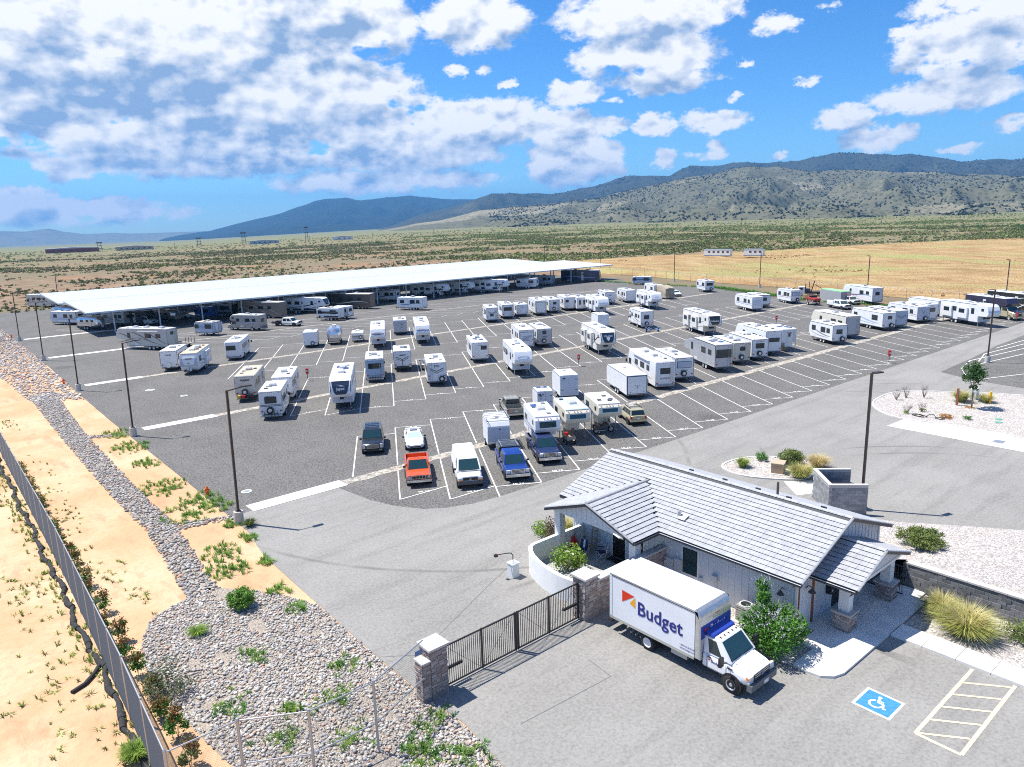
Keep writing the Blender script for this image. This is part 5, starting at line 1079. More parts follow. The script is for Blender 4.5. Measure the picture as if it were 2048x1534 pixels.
def van_cab(root,x0,x1,W,col,r=.37):
    m=M(); m.prism([(x0,.42),(x1-.1,.42),(x1,.6),(x1,1.05),(x1-.15,1.12),(x1-.85,1.28),(x1-1.45,1.98),(x0,2.02)],-W/2,W/2,.1); c=m.build('cab',col,root,30)
    m=M(); strip(m,[(x1-.9,1.32),(x1-1.42,1.93)],-W/2+.16,W/2-.16,.02); m.build('windshield',GLASS,root)
    for s in (-1,1):
        M().add([(x1-1.45,s*(W/2+.012),1.3),(x1-1.0,s*(W/2+.012),1.3),(x1-1.5,s*(W/2+.012),1.88),(x0+.1,s*(W/2+.012),1.88),(x0+.1,s*(W/2+.012),1.3)],[(0,1,2,3,4)]).build('cab_window',GLASS,root); pbox('mirror',root,BLACK,(x1-1.0,s*(W/2+.2),1.45),(.1,.22,.3)); pbox('headlight',root,LAMP,(x1,s*(W/2-.3),.88),(.06,.36,.22))
    pbox('grille',root,BLACK,(x1+.005,0,.86),(.04,W*.5,.28)); pbox('front_bumper',root,vm_('ggrey'),(x1+.02,0,.52),(.14,W*.95,.22)); return c
def rv_cc(root,L,o):
    W=2.42; H=o.get('H',3.2); z0=.6; xr,xf=-L/2,L/2; xc=xf-2.3
    pr=[(xr+.05,z0),(xc,z0),(xc,2.0),(xf-1.05,2.06),(xf-.85,2.3),(xf-1.0,2.8),(xf-1.6,H),(xr+.07,H),(xr,H-.08)]
    M().prism(pr,-W/2,W/2,.06).build('body',vm_(o.get('col','white')),root,25); trims(root,W,z0,H,xr,xc,len(o['lb'])); roof_kit(root,o,W,H,xr,xf-1.2); van_cab(root,xc-.05,xf,2.02,vm_(o.get('cab',o.get('col','white'))))
    for s in (-1,1): pbox('bunk_window',root,GLASS,(xf-1.7,s*(W/2+.008),2.55),(.6,.03,.35))
    side_windows(root,W,z0,H,xr,xc,[(.18,.8,.55),(.45,1.1,.6),(.85,.7,.55)],random.Random(4)); graphics(root,o,W,z0,H,xr,xc); rear_features(root,o,W,z0,H,xr)
    if o.get('reartail')=='lines':
        for z in (1.55,1.68): pbox('rear_stripe',root,vm_('darkgrey'),(xr-.012,0,z),(.02,W-.2,.05))
    do_text(root,o,W,z0,H,xr,xf); axle(root,xf-1.0,2.1,.38,.24,RIMW); axle(root,xr+1.9,W,.38,.24,RIMW,True); pbox('rear_bumper',root,vm_('ggrey2'),(xr-.1,0,.5),(.2,W*.9,.2)); pbox('chassis',root,BLACK,(0,0,.5),(L-1.5,1.4,.2))
def rv_tc(root,L,o):
    W=2.3; H=o.get('H',3.3); z0=o.get('z0',.8); xr,xf=-L/2,L/2; xl=xf-2.0; col=vm_(o.get('col','white')); zw=z0+.62; zb=max(zw+.2,2.0 if o.get('lift') else z0+1.15)
    M().prism([(xr+.03,zw),(xl,zw),(xl,zb),(xf-.25,zb+.05),(xf,zb+.4),(xf-.12,H-.3),(xf-.45,H),(xr+.06,H),(xr,H-.07)],-W/2,W/2,.05).build('body',col,root,25)
    M().prism([(xr+.1,z0),(xl-.05,z0),(xl-.05,zw+.05),(xr+.1,zw+.05)],-.62,.62,.02).build('lower_body',col,root); roof_kit(root,o,W,H,xr,xf)
    m=M(); strip(m,[(xf-.0,zb+.5),(xf-.1,H-.42)],-.75,.75,.016); m.build('front_window',GLASSB,root)
    for y in (-.3,0,.3,-.85,.85): pbox('clearance_light',root,AMBER,(xf-.2,y,H-.16),(.05,.1,.05))
    for s in (-1,1):
        pbox('side_window',root,GLASS,(xr+1.3,s*(W/2+.008),zw+(H-zw)*.6),(1.1,.03,.5)); pbox('bunk_window',root,GLASS,(xf-1.1,s*(W/2+.008),zb+(H-zb)*.55),(.5,.03,.4)); pbox('vent',root,vm_('ggrey2'),(xr+2.4,s*(W/2+.008),zw+.4),(.4,.03,.4))
    graphics(root,o,W,zw,H,xr,xf); pbox('rear_door',root,vm_('offwhite'),(xr-.012,0,z0+.62+(H-z0)*.35),(.03,.62,(H-z0)*.68)); pbox('rear_door_window',root,GLASS,(xr-.03,0,H-.9),(.02,.35,.5)); ladder(root,xr,-W/2+.3,zw,H)
    do_text(root,o,W,z0,H,xr,xf)
    if o.get('onjacks'):
        for x in (xl-.3,xr+.35):
            for s in (-1,1): pcyl('jack',root,STEEL,(x,s*(W/2+.09),.03),(x,s*(W/2+.09),zw+.9),.045); pbox('jack_foot',root,STEEL,(x,s*(W/2+.09),.02),(.24,.24,.04)); pbox('jack_bracket',root,STEEL,(x,s*(W/2+.04),zw+.5),(.14,.12,.5))
        pbox('blocking',root,WD,(xr+1.3,0,z0/2),(.5,.9,z0-.02)); pbox('tail_light',root,RED,(xl-.03,0,z0+.1),(.04,.25,.15))
def rv_cargo(root,L,o):
    W=o.get('W',2.2); H=o.get('H',2.7); z0=.5; xr,xf=-L/2,L/2-.9; n=o.get('axles',1 if L<5.5 else 2)
    M().prism([(xr,z0),(xf-.1,z0),(xf,z0+.15),(xf,H-.45),(xf-.25,H-.1),(xf-.5,H),(xr,H)],-W/2,W/2,.03).build('body',vm_('white'),root,25)
    M().prism([(xr,H),(xf-.4,H),(xf-.5,H+.03),(xr,H+.03)],-W/2+.02,W/2-.02,.01).build('roof',vm_('white'),root)
    for s in (-1,1):
        for z in (z0+.03,H-.03): pbox('edge_rail',root,STEEL,((xr+xf)/2,s*(W/2+.005),z),(xf-xr-.1,.02,.07))
        pbox('fender',root,STEEL,(xr+(xf-xr)*.45,s*(W/2+.06),.72),(.75+.8*(n-1),.12,.05))
    if 'nose' in o: pbox('nose_panel',root,vm_(o['nose']),(xf+.005,0,z0+.9),(.02,W-.12,1.3)); pbox('nose_emblem',root,BLACK,(xf+.02,.1,H-.75),(.02,.12,.12))
    rr=o.get('rear')
    if rr=='frame':
        pbox('door_frame',root,BLACK,(xr-.01,0,(z0+H)/2),(.03,W-.12,H-z0-.12)); pbox('ramp_door',root,vm_('white'),(xr-.03,0,(z0+H)/2),(.03,W-.28,H-z0-.28)); pbox('latch',root,BLACK,(xr-.06,0,z0+.9),(.04,.06,.35))
        for y in (-.25,.25,-.8,.8): pbox('hinge',root,BLACK,(xr-.05,y,z0+(1.1 if abs(y)<.5 else .3)),(.03,.12,.05))
    elif rr in('ramp','doors'):
        pbox('rear_door',root,vm_('gbluegrey2'),(xr-.012,0,(z0+H)/2),(.03,W-.2,H-z0-.22))
        if rr=='doors': pbox('door_gap',root,BLACK,(xr-.03,0,(z0+H)/2),(.01,.02,H-z0-.25)); [pbox('sticker',root,vm_(c_),(xr-.03,.35+dy,z0+dz),(.01,.18,.14)) for c_,dy,dz in (('black',.1,1.35),('gblue',-.1,1.5),('ggrey',.15,1.05),('black',.0,.4))]
        for y in (-1,1):
            for z in (z0+.7,H-.5): pbox('hinge',root,BLACK,(xr-.03,y*(W/2-.25),z),(.03,.26,.05))
        pbox('vent',root,BLACK,(xr-.03,.6,H-.35),(.02,.3,.14))
    elif rr=='spare':
        sp=M().cyl((xr-.02,-.4,z0+.3),(xr-.2,-.4,z0+.3),.33,20).build('spare_wheel',RUBBER,root,40); M().cyl((xr-.2,-.4,z0+.3),(xr-.22,-.4,z0+.3),.2,16).build('spare_rim',RIMW,sp,40)
        for s in (-1,1): pbox('tail_light',root,RED,(xr-.01,s*.95,z0+.45),(.03,.22,.06))
    if o.get('rack'):
        for s in (-1,1): pbox('rack_rail',root,STEEL,((xr+xf)/2,s*W/2,H+.25),(xf-xr,.05,.05))
        for i in range(5): pbox('rack_bar',root,STEEL,(xr+.4+i*(xf-xr-.8)/4,0,H+.2),(.05,W,.05)); 
        for i in (0,4):
            for s in (-1,1): pbox('rack_leg',root,STEEL,(xr+.4+i*(xf-xr-.8)/4,s*W/2,H+.1),(.04,.04,.26))
    for i in range(o.get('sol',0)): pbox('solar_panel',root,vm_('solar'),(xf-.9,(-.35,.35)[i%2],H+.06),(.55,.5,.03))
    pbox('roof_vent',root,vm_('ggrey2'),(xr+(xf-xr)*.6,0,H+.08),(.35,.35,.1))
    for i in range(n): axle(root,xr+(xf-xr)*.45+(i-(n-1)/2)*.8,W+.18,.34,.2,RIMW)
    pbox('chassis',root,BLACK,((xr+xf)/2,0,.42),(xf-xr,W-.5,.12)); tongue(root,xf-.2,L/2,False)
def rv_air(root,L,o):
    W,H,z0=2.44,2.95,.55; xr,xf=-L/2,L/2-.9; secs=[]; n=12
    for i in range(n+1):
        t_=-1+2*i/n; x=(xr+xf)/2+(xf-xr)/2*math.sin(t_*math.pi/2); e=max(.0,abs(math.sin(t_*math.pi/2))); k=(1-max(0,(e-.72)/.28)**2.6*.62); ring=[]
        for j in range(20):
            a=2*math.pi*j/20; c_,s_=math.cos(a),math.sin(a); pw=.5 if s_>0 else .28
            ring.append((x,W/2*k**.6*math.copysign(abs(c_)**.55,c_),z0+(H-z0)/2+(H-z0)/2*(k if s_>0 else 1-(1-k)*.3)*math.copysign(abs(s_)**(.62 if s_>0 else .3),s_)))
        secs.append(ring)
    M().loft(secs).build('body',vm_('alu'),root,35); pbox('rear_window',root,GLASS,(xr+.12,0,z0+1.45),(.06,.75,.5),(0,.12,0)); pbox('rear_panel',root,vm_('gtan'),(xr+.04,0,z0+.45),(.1,1.7,.65))
    for s in (-1,1):
        for f in (.3,.55,.75): pbox('window',root,GLASS,(xr+(xf-xr)*f,s*(W/2-.005),z0+1.4),(.8,.05,.5))
    pbox('door',root,vm_('alu'),(xr+(xf-xr)*.66,-W/2-.0,z0+1.05),(.65,.04,1.7)); pbox('air_conditioner',root,WHITE,(0,0,H+.1),(.9,.7,.25)); pbox('roof_vent',root,WHITE,(xr+1.6,0,H),(.4,.4,.14))
    for s in (-1,1): pbox('tail_light',root,RED,(xr+.06,s*.9,z0+.5),(.06,.16,.14))
    pbox('bumper',root,CHROME,(xr-.08,0,.55),(.14,2.0,.14))
    for i in range(2): axle(root,xr+(xf-xr)*.45+(i-.5)*.8,W,.35,.2,RIM)
    pbox('chassis',root,BLACK,((xr+xf)/2,0,.5),(xf-xr-.6,W-.6,.14)); tongue(root,xf-.4,L/2)
def rv_popup(root,L,o):
    xr,xf=-L/2,L/2-.8; W=2.0; M().prism([(xr,.5),(xf,.5),(xf,1.25),(xr,1.25)],-W/2,W/2,.03).build('body',vm_('ggrey2'),root); M().prism([(xr-.05,1.27),(xf+.05,1.27),(xf,1.75),(xf-.2,1.85),(xr+.1,1.85),(xr-.05,1.7)],-W/2-.04,W/2+.04,.05).build('roof',vm_('white'),root); pbox('air_conditioner',root,WHITE,(0,0,1.95),(.8,.6,.22)); pbox('roof_vent',root,vm_('ggrey'),(-.7,.3,1.9),(.35,.35,.1))
    sp=M().cyl((xr-.03,-.5,.95),(xr-.2,-.5,.95),.3,20).build('spare_wheel',RUBBER,root,40); M().cyl((xr-.2,-.5,.95),(xr-.22,-.5,.95),.18,16).build('spare_rim',RIMW,sp,40); pbox('rear_stripe',root,vm_('darkgrey'),(xr-.01,0,1.1),(.02,1.8,.05))
    axle(root,-.1,W+.2,.33,.2,RIMW); tongue(root,xf-.2,L/2,False); pbox('bumper',root,WHITE,(xr-.06,0,.5),(.1,1.9,.14))
def rv_flat(root,L,o):
    W=2.0; pbox('deck',root,mat('deck_boards',(.30,.27,.23),.9,var=.3,scale=5),(0,0,.62),(L-1.2,W,.08)); 
    for s in (-1,1): pbox('side_rail',root,STEEL,(0,s*W/2,.8),(L-1.2,.05,.06)); pbox('fender',root,STEEL,(-.2,s*(W/2+.12),.78),(.9,.22,.05))
    for x in (-L/2+.7,-L/2+1.4): 
        for s in (-1,1): pbox('ramp_post',root,BLACK,(x,s*.7,1.25),(.06,.06,1.2))
    sp=M().cyl((.6,.2,.7),(.6,.2,.9),.3,18).build('spare_wheel',RUBBER,root,40); axle(root,-.2,W+.4,.33,.2,RIMW); tongue(root,L/2-1.2,L/2,False)
def rv_flatcar(root,L,o):
    rv_flat(root,L,{}); j=obj('jeep_body',None,root); REDP=mat('faded_red_paint',(.42,.05,.04),.5,var=.2,scale=3); M().prism([(-1.9,.95),(1.7,.95),(1.75,1.5),(.6,1.6),(-1.8,1.6)],-.8,.8,.06).build('tub',REDP,j,30); pbox('windshield_frame',j,BLACK,(.35,0,1.85),(.06,1.4,.5),(0,-.25,0)); 
    for x,y in ((-1.4,-.65),(-1.4,.65),(-.4,.65),(-.4,-.65)): pbox('roll_bar',j,BLACK,(x,y,1.9),(.06,.06,.6))
    pbox('roll_bar',j,BLACK,(-.9,0,2.2),(1.1,1.4,.05)); pbox('seat',j,BLACK,(-.4,0,1.7),(.4,1.0,.4))
    for x in (-1.2,1.1):
        for s in (-1,1): wheel(j,x,s*.78,.36,.24,RIM).location.z=.98
def rv_container(root,L,o):
    W,H=2.44,2.6; pbox('box',root,vm_('ggrey2'),(0,0,H/2+.1),(L,W,H)); pbox('roof',root,vm_('green'),(0,0,H+.14),(L+.04,W+.04,.08)); n=int(L/.28)
    for i in range(n):
        for s in (-1,1): pbox('corrugation',root,vm_('ggrey2'),(-L/2+.14+i*.28,s*(W/2+.012),H/2+.1),(.14,.05,H-.2))
    for y in np.arange(-1.05,1.1,.3): pbox('corrugation',root,vm_('ggrey'),(-L/2-.015,y,H/2+.1),(.05,.14,H-.2))
def rv_covered(root,L,o):
    TAN=mat('tan_fabric',(.38,.33,.25),.9,var=.22,scale=1.2,bump=.6,bscale=2.5); W,H=2.6,3.2; n=9; secs=[]; r_=random.Random(5)
    for i in range(n+1):
        x=-L/2+L*i/n; k=1-.12*(abs(i/n-.5)*2)**4
        ring=[(-W/2*k,.35),(-W/2*k-.04,1.2),(-W/2*k,2.4),(-W/2*.86*k,H*k-.1),(0,H*k),(W/2*.86*k,H*k-.1),(W/2*k,2.4),(W/2*k+.04,1.2),(W/2*k,.35)]
        secs.append([(x,y+r_.uniform(-.05,.05),z+r_.uniform(-.06,.06)) for y,z in ring])
    c_=M().loft(secs).build('cover',TAN,root,50)
    for z in (1.1,2.3): pbox('strap',root,vm_('gbrown'),(-L/2-.02,0,z),(.04,W*.9,.06))
    axle(root,-L*.2,2.4,.36,.22); axle(root,L*.3,2.2,.36,.22)
def rv_forklift(root,L,o):
    WH=vm_('white'); M().prism([(L/2-1.7,.6),(L/2,.6),(L/2,1.4),(L/2-.25,2.3),(L/2-1.7,2.35)],-1.0,1.0,.08).build('cab',WH,root,30); m=M(); strip(m,[(L/2,1.45),(L/2-.23,2.22)],-.85,.85,.015); m.build('windshield',GLASS,root)
    for s in (-1,1): pbox('cab_window',root,GLASS,(L/2-.8,s*1.008,1.85),(.8,.03,.55))
    pbox('deck',root,BLACK,(-.9,0,.95),(L-1.9,2.2,.12)); pbox('chassis',root,BLACK,(-.5,0,.7),(L-1.5,.9,.25)); pbox('headboard',root,BLACK,(L/2-1.85,0,2.0),(.12,2.1,2.0))
    for y in (-.5,.5): pbox('mast',root,BLACK,(-.2,y,2.3),(.14,.12,2.9),(0,-.25,0)); pbox('mast',root,BLACK,(.5,y,2.2),(.12,.1,2.6),(0,.15,0))
    for z in (1.4,2.2,3.1): pbox('mast_bar',root,BLACK,(.1,0,z),(.12,1.2,.12))
    pbox('boom',root,BLACK,(-1.8,0,2.1),(2.6,.12,.12),(0,-.55,0)); pbox('hydraulic_box',root,vm_('darkgrey'),(.9,0,1.4),(.9,1.6,.8)); axle(root,L/2-.8,2.0,.4,.24,RIMW); axle(root,-L/2+1.6,2.1,.4,.24,RIMW,True)
def rv_superc(root,L,o):
    W=2.5; H=3.8; xr,xf=-L/2,L/2; z0=.55; xc=xf-3.0
    M().prism([(xr,z0),(xc,z0),(xc,2.35),(xc+1.3,2.45),(xc+1.5,2.9),(xc+.9,H),(xr+.08,H),(xr,H-.1)],-W/2,W/2,.07).build('body',vm_('purple'),root,25); roof_kit(root,dict(ac=2,roof='white',lb='x'),W,H,xr,xc+1.2)
    G=vm_('gold'); M().prism([(xc-.05,.55),(xf-.1,.55),(xf,.8),(xf,1.35),(xf-.2,1.5),(xf-1.35,1.65),(xf-1.8,2.38),(xc-.05,2.4)],-1.12,1.12,.12).build('cab',G,root,30); M().prism([(xf-1.3,1.66),(xf-.12,1.48),(xf-.1,1.54),(xf-1.3,1.74)],-.95,.95,.05).build('hood_top',vm_('purple'),root,30)
    m=M(); strip(m,[(xf-1.38,1.72),(xf-1.76,2.3)],-.95,.95,.02); m.build('windshield',GLASSB,root)
    for s in (-1,1): pbox('cab_window',root,GLASS,(xf-2.2,s*1.13,1.98),(.8,.03,.55)); pbox('headlight',root,LAMP,(xf,s*.85,1.1),(.06,.35,.22)); pbox('mirror',root,BLACK,(xf-1.5,s*1.35,1.9),(.12,.2,.5)); m=M(); side_band(m,s,W/2+.008,xr+.3,xc,lambda t_:z0+.9,lambda t_:.9,2); m.build('stripe_graphic',vm_('gtan'),root); m=M(); side_band(m,s,W/2+.012,xr+1,xc-.5,lambda t_:z0+1.5+.5*t_,lambda t_:.05+.25*math.sin(3.14*t_)); m.build('stripe_graphic',vm_('white'),root)
    pbox('grille',root,BLACK,(xf+.01,0,1.05),(.04,1.0,.45)); pbox('front_bumper',root,vm_('gold'),(xf+.03,0,.6),(.2,2.2,.28)); side_windows(root,W,z0,H,xr,xc,[(.25,1.1,.55),(.6,1.1,.55)],random.Random(1),True,.66); axle(root,xf-1.0,2.3,.5,.28,RIM); axle(root,xr+3,W,.5,.28,RIM,True)
# ---- cars
def rings(st):
    out=[]
    for x,zb,zt,hw in st:
        out.append([(x,-hw*.86,zb),(x,-hw,zb+.16),(x,-hw,(zb+zt)/2+.06),(x,-hw*.975,zt-.12),(x,-hw*.86,zt),(x,0,zt+.03),(x,hw*.86,zt),(x,hw*.975,zt-.12),(x,hw,(zb+zt)/2+.06),(x,hw,zb+.16),(x,hw*.86,zb)])
    return out
def patch(A,B,Cc,D_,s0,s1,t0,t1,off):
    A,B,Cc,D_=map(Vector,(A,B,Cc,D_)); f=lambda s,t_:(A.lerp(B,s)).lerp(D_.lerp(Cc,s),t_)
    q=[f(s0,t0),f(s1,t0),f(s1,t1),f(s0,t1)]; n=(q[1]-q[0]).cross(q[3]-q[0]).normalized(); c_=sum(q,Vector())/4
    return q,n
def cabin(root,body,xb0,xb1,xt0,xt1,zb,zt,wb,wt,sides,glass=GLASSB,rear=True,dark=None,name='cabin',front=True):
    b=[(xb0,-wb,zb),(xb1,-wb,zb),(xb1,wb,zb),(xb0,wb,zb)]; m_=[(xt0-.06,-wt-.03,zt-.07),(xt1+.06,-wt-.03,zt-.07),(xt1+.06,wt+.03,zt-.07),(xt0-.06,wt+.03,zt-.07)]; tt=[(xt0+.06,-wt+.09,zt),(xt1-.1,-wt+.09,zt),(xt1-.1,wt-.09,zt),(xt0+.06,wt-.09,zt)]
    cb=M().loft([b,m_,tt]).build(name,body,root,25); ctr=Vector(((xb0+xb1)/2,0,(zb+zt)/2))
    def glz(nm,A,B,Cc,D_,s0,s1,t0,t1,mt):
        q,n=patch(A,B,Cc,D_,s0,s1,t0,t1,0)
        if n.dot(sum(q,Vector())/4-ctr)<0: n=-n
        M().add([tuple(p+n*.012) for p in q]+[tuple(p-n*.01) for p in q],[(0,1,2,3),(7,6,5,4),(0,4,5,1),(1,5,6,2),(2,6,7,3),(3,7,4,0)]).build(nm,mt,root)
    if front: glz('windshield',b[1],b[2],m_[2],m_[1],.06,.94,.06,.97,glass)
    if rear: glz('rear_window',b[3],b[0],m_[0],m_[3],.08,.92,.12,.92,dark or GLASS)
    for s0,s1 in sides:
        glz('side_window',b[0],b[1],m_[1],m_[0],s0,s1,.1,.92,dark or GLASS); glz('side_window',b[2],b[3],m_[3],m_[2],1-s1,1-s0,.1,.92,dark or GLASS)
    return cb
def car_kit(root,body,L,hw,r,xf,xr,zl,zt_,lamp=None,grille=None,bump=None,mz=1.1,mx=.6,rim=None,lampw=.32,lamph=.16,tail_h=.2):
    F,B_=L/2,-L/2
    for x in (xf,xr):
        for s in (-1,1):
            M().cyl((x,s*(hw-.25),r*1.0),(x,s*(hw+.006),r*1.0),r*1.16,20).build('wheel_arch',BLACK,root,40); wheel(root,x,s*(hw-.085),r,.2,rim or RIM)
    for s in (-1,1):
        pbox('headlight',root,lamp or LAMP,(F-.03,s*(hw-.22),zl),(.12,lampw,lamph)); pbox('tail_light',root,RED,(B_+.04,s*(hw-.14),zl+.1),(.12,.18,tail_h)); pbox('mirror',root,BLACK,(mx,s*(hw+.1),mz),(.1,.2,.15))
        for x in (.25,-.65): pbox('door_handle',root,body,(x-.1,s*(hw+.008),mz-.22),(.16,.03,.03))
    pbox('licence_plate',root,WHITE,(B_-.02,0,zl),(.02,.3,.15))
def veh_suv(root,L,o):
    b=vm_('black'); hw=1.0; F=L/2; M().loft(rings([(-F,.55,1.05,.90),(-F+.12,.42,1.15,.98),(-1.2,.36,1.15,hw),(.9,.36,1.15,hw),(F-.6,.38,1.08,.99),(F-.1,.42,1.0,.93),(F,.5,.9,.86)])).build('body',b,root,40)
    cabin(root,b,-F+.12,.95,-F+.35,.35,1.14,1.88,.93,.76,[(.05,.27),(.30,.55),(.58,.82)],dark=GLASS); car_kit(root,b,L,hw,.40,F-.95,-F+1.0,.86,1.1,lampw=.22,lamph=.36,mx=.75)
    pbox('grille',root,CHROME,(F-.01,0,.82),(.06,1.05,.34)); [pbox('grille_bar',root,BLACK,(F+.02,0,.7+.06*i),(.03,.98,.03)) for i in range(5)]; pbox('front_bumper',root,BLACK,(F-.05,0,.5),(.2,1.85,.22)); [pbox('roof_rail',root,CHROME,(-.7,s*.72,1.9),(2.2,.05,.05)) for s in(-1,1)]; [pbox('fog_lamp',root,LAMP,(F+.02,s*.7,.52),(.06,.22,.1)) for s in (-1,1)]; [pbox('roof_bar',root,CHROME,(-.7+dx,0,1.92),(.05,1.4,.03)) for dx in (-.8,-.2,.4)]
def veh_coupe(root,L,o):
    b=vm_('white'); hw=.9; F=L/2; M().loft(rings([(-F,.4,.85,.8),(-F+.15,.3,.92,.88),(-1.2,.26,.86,hw),(.5,.26,.86,hw),(F-.9,.27,.78,.9),(F-.25,.28,.66,.82),(F,.34,.55,.66)])).build('body',b,root,45)
    cabin(root,b,-F+.45,.75,-.95,-.1,.85,1.26,.78,.58,[(.3,.82)],glass=mat('sunshade_glass',(.45,.55,.58),.15)); car_kit(root,b,L,hw,.33,F-.85,-F+.85,.6,.8,lamph=.08,mz=.92,mx=.5); pbox('front_bumper',root,BLACK,(F-.04,0,.42),(.1,1.0,.12)); pbox('sunroof',root,GLASS,(-.5,0,1.263),(.5,.7,.02)); pbox('rear_spoiler',root,b,(-F+.15,0,1.02),(.25,1.5,.05))
def veh_sedan(root,L,o):
    b=vm_(o.get('col','white')); hw=.9; F=L/2; M().loft(rings([(-F,.45,.9,.8),(-F+.12,.35,1.0,.88),(-1.2,.3,.96,hw),(.7,.3,.96,hw),(F-.5,.3,.86,.87),(F-.08,.34,.75,.8),(F,.4,.66,.72)])).build('body',b,root,45)
    cabin(root,b,-F+.5,1.0,-1.2,.25,.95,1.45,.82,.62,[(.12,.45),(.48,.8)]); car_kit(root,b,L,hw,.33,F-.85,-F+.9,.68,.9,mz=1.02,mx=.7); pbox('grille',root,BLACK,(F-.02,0,.55),(.06,.9,.16))
def veh_wagon(root,L,o):
    ck=o.get('col','gold'); b=vm_(ck); hw=.9; F=L/2; M().loft(rings([(-F,.5,1.0,.82),(-F+.1,.4,1.05,.88),(-1.2,.36,1.04,hw),(.8,.36,1.04,hw),(F-.5,.36,.95,.88),(F-.08,.4,.84,.8),(F,.46,.74,.72)])).build('body',b,root,45)
    cabin(root,b,-F+.06,1.05,-F+.4,.3,1.03,1.62,.83,.66,[(.05,.28),(.31,.56),(.59,.84)]); car_kit(root,b,L,hw,.35,F-.85,-F+.9,.75,1.0,mz=1.12,mx=.75,tail_h=.3); pbox('rear_bumper',root,b,(-F-.04,0,.55),(.16,1.7,.2)); [pbox('roof_rail',root,BLACK,(-.6,s*.6,1.65),(1.8,.05,.05)) for s in (-1,1)]; [pbox('cross_bar',root,BLACK,(-.6+x,0,1.68),(.06,1.2,.03)) for x in (-.5,.5)]; pbox('grille',root,BLACK,(F-.01,0,.66),(.06,.7,.16)); pbox('roof_box',root,vm_('ggrey2'),(-.4,.1,1.66),(.5,.5,.06))
def veh_van(root,L,o):
    b=vm_('white'); hw=1.0; F=L/2; M().loft(rings([(-F,.5,1.25,.95),(-F+.08,.42,1.3,.99),(F-1.8,.4,1.3,hw),(F-1.0,.4,1.26,hw),(F-.35,.42,1.12,.97),(F-.05,.46,1.02,.9),(F,.5,.9,.86)])).build('body',b,root,40)
    cabin(root,b,-F+.02,F-.75,-F+.1,F-1.55,1.28,2.12,.96,.8,[(.78,.92)],rear=True); car_kit(root,b,L,hw,.39,F-.8,-F+1.2,.88,1.2,lampw=.34,lamph=.18,mz=1.4,mx=F-1.0)
    pbox('grille',root,BLACK,(F-.0,0,.86),(.08,1.15,.22)); pbox('front_bumper',root,vm_('darkgrey'),(F-.02,0,.56),(.2,1.95,.26)); [pbox('turn_signal',root,AMBER,(F-.02,s*.76,.74),(.1,.42,.08)) for s in (-1,1)]; bt=M(); bt.box((F+.05,0,.86),(.02,.2,.05)).box((F+.051,0,.86),(.02,.08,.09)); bt.build('front_badge',vm_('gold'),root); pbox('wiper',root,BLACK,(F-.72,0,1.34),(.05,1.3,.03))
